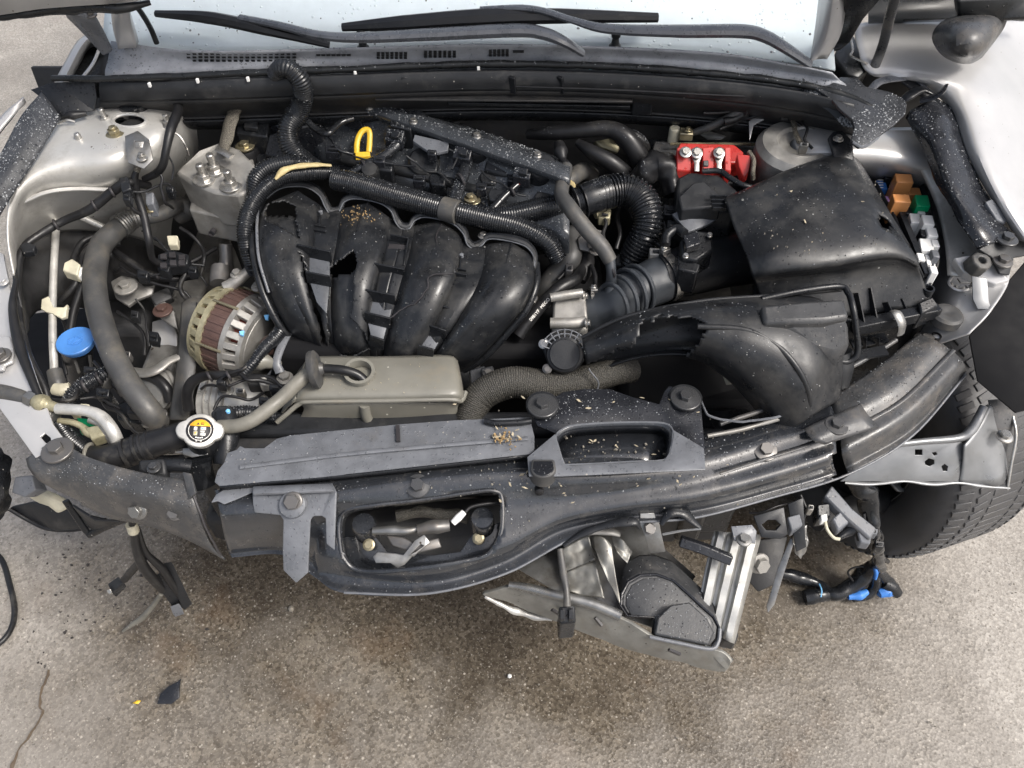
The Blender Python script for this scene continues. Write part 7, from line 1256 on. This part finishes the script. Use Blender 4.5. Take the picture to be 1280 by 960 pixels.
loom('cam_cover_loom', 'fine wet wires and clips threaded between coils and fuel rail', (560, 220, .75),
     [(jit([(430, 190, .815), (450, 198, .815), (476, 202, .815), (500, 208, .81), (520, 206, .815)], 2), 1.2), (jit([(508, 196, .83), (520, 204, .825), (534, 214, .82), (548, 216, .82), (562, 226, .815)], 2), 1.3), (jit([(600, 214, .825), (612, 222, .822), (628, 228, .82), (644, 240, .815), (660, 246, .81)], 2), 1.3), (jit([(616, 258, .80), (640, 258, .805), (662, 252, .81), (684, 250, .81)], 2), 1.5), (jit([(400, 160, .84), (414, 172, .835), (424, 186, .825), (440, 192, .82)], 2), 2), (jit([(384, 150, .85), (396, 164, .84), (410, 166, .84), (426, 156, .845), (440, 150, .85)], 2), 4), (jit([(560, 186, .845), (570, 196, .84), (566, 210, .83)], 2), 1.2)],
     [(474, 198, .825, 8, 5, 'plastic_wet'), (524, 222, .82, 8, 5, 'plastic_wet'), (540, 190, .842, 6, 4, 'plastic_wet'), (602, 232, .818, 7, 5, 'plastic_wet'), (640, 222, .826, 6, 5, 'plastic_wet'), (416, 186, .826, 10, 5, 'plastic_wet'), (690, 232, .82, 8, 6, 'plastic_wet'), (574, 222, .822, 5, 4, 'bolt_dark')], [(455, 208, .808, 8), (576, 226, .816, 10), (640, 240, .816, 6)], 'conduit_wet')
loom('battery_loom', 'thin black leads behind the red battery terminal', (930, 160, .8),
     [(jit([(880, 140, .875), (910, 138, .88), (940, 128, .89), (965, 130, .89), (990, 138, .885)], 2), 2), (jit([(900, 160, .85), (930, 150, .865), (955, 142, .875), (980, 146, .875), (1000, 156, .875)], 2), 2), (jit([(940, 120, .905), (955, 128, .9), (970, 120, .905), (984, 126, .9)], 2), 3), (jit([(1000, 150, .88), (1008, 162, .88), (1006, 176, .875), (1016, 186, .87)], 2), 1.8)],
     [(962, 126, .91, 8, 5, 'plastic'), (984, 136, .9, 6, 5, 'plastic'), (1006, 180, .885, 6, 3, 'galv')], [(930, 138, .885, 6)])
loom('gearbox_loom', 'dark cables and dull fittings between vent hose and throttle body', (740, 330, .65),
     [(jit([(748, 262, .77), (756, 276, .765), (752, 292, .76), (760, 306, .75)], 2), 2.4), (jit([(700, 300, .74), (708, 318, .73), (706, 336, .72), (696, 350, .71)], 2), 2), (jit([(776, 250, .76), (770, 270, .755), (776, 290, .745), (770, 310, .735)], 2), 3), (jit([(738, 330, .72), (746, 344, .715), (744, 358, .71)], 2), 3), (jit([(812, 300, .75), (824, 310, .745), (818, 326, .74)], 2), 2.4), (jit([(818, 256, .78), (826, 270, .775), (832, 290, .77), (828, 306, .765)], 2), 3)],
     [(744, 296, .775, 9, 6, 'bolt_dark'), (756, 268, .778, 8, 5, 'alu_gold'), (820, 314, .76, 8, 5, 'alu'), (838, 262, .79, 9, 7, 'plastic'), (712, 334, .735, 5, 5, 'bolt_dark'), (840, 282, .785, 6, 8, 'plastic')], [(764, 340, .76, 8)])
loom('headlamp_loom', 'torn thin wires and broken clips under the right end of the front panel', (1010, 650, .4),
     [(jit([(1000, 620, .56), (1008, 636, .55), (1004, 656, .53), (1010, 680, .5)], 2), 2), (jit([(1080, 640, .44), (1084, 660, .42), (1098, 676, .38), (1104, 694, .33)], 3), 2.4), (jit([(1090, 660, .4), (1100, 672, .37), (1096, 690, .33), (1108, 704, .27)], 3), 3), (jit([(936, 640, .58), (950, 642, .58), (966, 636, .585), (986, 628, .59)], 2), 1.4)],
     [(1100, 680, .4, 6, 5, 'plastic'), (1092, 664, .43, 6, 4, 'plastic_pale'), (1014, 634, .565, 4, 4, 'alu')], [])
for i, (x, y, z, w_, h_) in enumerate(((1010, 672, .51, 6, 8), (1002, 660, .53, 5, 5), (996, 688, .49, 4, 7), (988, 700, .46, 3, 6))):
    pass
o = T('torn_clip', 'crumpled dull metal tab torn beside the bracket with oval hole', 'metal tab', (1002, 680, .5))
MB().sheet([PL([(992, 660, .55), (1000, 658, .552), (1008, 656, .55)]), PL([(990, 676, .53), (1000, 674, .538), (1010, 676, .53)]), PL([(994, 692, .51), (1000, 698, .505), (1006, 690, .51)])], 7, 7, lump=(.012, 60)).obj('tab', 'galv', o, thick=.0015)

def flakes(name, label, spots, lo, hi):
    b = MB()
    for x, y, z in spots:
        q = P(x, y, z); a0 = rnd.random() * 6.28; L_ = rnd.uniform(lo, hi); u_ = Vector((math.cos(a0), math.sin(a0), rnd.uniform(-.2, .3))); v_ = Vector((-math.sin(a0), math.cos(a0), rnd.uniform(-.2, .2))) * rnd.uniform(.25, .6)
        pts = [q - u_ * L_, q - u_ * L_ * .2 + v_ * L_, q + u_ * L_ * .6 + v_ * L_ * .5, q + u_ * L_, q + u_ * L_ * .2 - v_ * L_ * .8]
        b.prism([p_ + Vector((0, 0, .0016)) for p_ in pts], Vector((0, 0, -.0008)))
    b.obj(name, 'leaf', None, smooth=0, label=label, kind='stuff')
flakes('dry_leaf_flakes', 'dry leaf flakes lying on the front panel and centre bracket', [(rnd.gauss(790, 90), rnd.gauss(505, 8), .717) for _ in range(9)] + [(rnd.gauss(880, 60), rnd.gauss(598, 10), .668) for _ in range(8)] + [(630 + rnd.gauss(0, 7), 547 + rnd.gauss(0, 6), .701) for _ in range(16)] + [(rnd.uniform(700, 840), rnd.uniform(550, 572), .68) for _ in range(8)] + [(rnd.gauss(700, 40), rnd.gauss(605, 10), .682) for _ in range(8)], .002, .0055)
flakes('lid_splinters', 'pale splinters and seed bits lying on the air box lid', [(rnd.uniform(960, 1090), rnd.uniform(240, 310), .876) for _ in range(12)], .0015, .006)
flakes('reservoir_grit', 'pale grit flecks on the beige reservoir top', [(rnd.uniform(400, 555), rnd.uniform(455, 492), .687) for _ in range(40)], .0006, .0016)

# ------------------------------------------------------------------ rain beads standing on the upper faces
mat('water', (.14, .147, .155), .04, var=.05, rvar=.01, spec=.9)  # sky reflection put into the beads as an opaque grey base
bpy.context.view_layer.update(); DG = bpy.context.evaluated_depsgraph_get()
def beads(o, n, lo, hi, nz=.45, par=None):
    ev = o.evaluated_get(DG); me = ev.to_mesh(); me.calc_loop_triangles(); mw = o.matrix_world; tri = []; acc = []; tot = 0
    for t in me.loop_triangles:
        if t.normal.z > nz and t.area > 0: tot += t.area; acc.append(tot); tri.append([mw @ me.vertices[k].co for k in t.vertices])
    ev.to_mesh_clear()
    if not tri: return
    import bisect
    b = MB()
    for _ in range(n):
        a, c, d = tri[min(len(tri) - 1, bisect.bisect(acc, rnd.random() * tot))]; u, v = rnd.random(), rnd.random()
        if u + v > 1: u, v = 1 - u, 1 - v
        p = a + (c - a) * u + (d - a) * v; nn = (c - a).cross(d - a).normalized()
        if nn.z < 0: nn = -nn
        if noise.noise(p * 9) < -.25: continue
        r = lo + (hi - lo) * rnd.random() ** 3.5; x, y, z = basis(nn); f = rnd.uniform(.75, 1.3); rings = []
        for rr, hh in ((1, -.1), (.86, .3), (.5, .52)): rings.append([p + (x * math.cos(k * math.pi / 3.5) * f + y * math.sin(k * math.pi / 3.5)) * r * rr + z * r * hh for k in range(7)])
        k0 = len(b.v); b.v += [q for g_ in rings for q in g_] + [p + z * r * .58]
        for i in range(2):
            for k in range(7): b.f.append((k0 + i * 7 + k, k0 + i * 7 + (k + 1) % 7, k0 + (i + 1) * 7 + (k + 1) % 7, k0 + (i + 1) * 7 + k))
        for k in range(7): b.f.append((k0 + 14 + k, k0 + 14 + (k + 1) % 7, k0 + 21))
    if b.v: b.obj('water_beads', 'water', par or o.parent or o, smooth=180, kind='stuff')
def kids(root, *names): return [c for c in root.children if c.name.split('.')[0] in names]
for o in kids(eng, 'valve_cover'): beads(o, 2400, .0006, .0022, .3)
for o in kids(im, 'runner_shell'): beads(o, 260, .0004, .0012)
for o in kids(ab, 'lid'): beads(o, 420, .0004, .0013)
for o in kids(dk, 'upper_shell'): beads(o, 350, .0004, .0013)
for o in kids(cs, 'panel'): beads(o, 900, .0004, .0018)
for o in kids(cs, 'panel_end'): beads(o, 500, .0004, .0013)
for o in kids(cbk, 'plate'): beads(o, 420, .0004, .0016)
for o in kids(sh, 'top_plate'): beads(o, 320, .0004, .0016)
for o in kids(tbk, 'plate'): beads(o, 50, .0005, .0016)
for o in kids(tp, 'plate', 'flap'): beads(o, 650, .0007, .0024)
for o in kids(lt_, 'panel'): beads(o, 600, .0006, .002)
for o in kids(ln, 'strip'): beads(o, 450, .0005, .0018)
for o in kids(lc, 'panel'): beads(o, 260, .0004, .0015)
for o in kids(car, 'cowl_panel'): beads(o, 700, .0005, .002)
for o in kids(car, 'weatherstrip', 'ledge'): beads(o, 300, .0005, .0016)
for o in kids(car, 'windscreen'): beads(o, 900, .0008, .003)
for o in kids(hn, 'shell', 'face', 'mouth'): beads(o, 90, .0005, .0016)
for o in kids(bt, 'lid'): beads(o, 160, .0005, .0016)
for o in kids(big, 'sleeve', 'ribbed_bend'): beads(o, 200, .0005, .0012)
for o in (mainc,): beads(o, 500, .0005, .0014, par=o)
for r_ in bpy.data.objects:
    if r_.parent is None and r_.name.split('.')[0] in ('wiring_conduit', 'heater_hose', 'wrapped_loom', 'coil_lead') and r_.type == 'MESH' and r_ is not mainc: beads(r_, 130, .0005, .0013, par=r_)
    if r_.parent is None and r_.name.split('.')[0] == 'ignition_coil':
        for o in kids(r_, 'body', 'connector'): beads(o, 60, .0006, .0018)
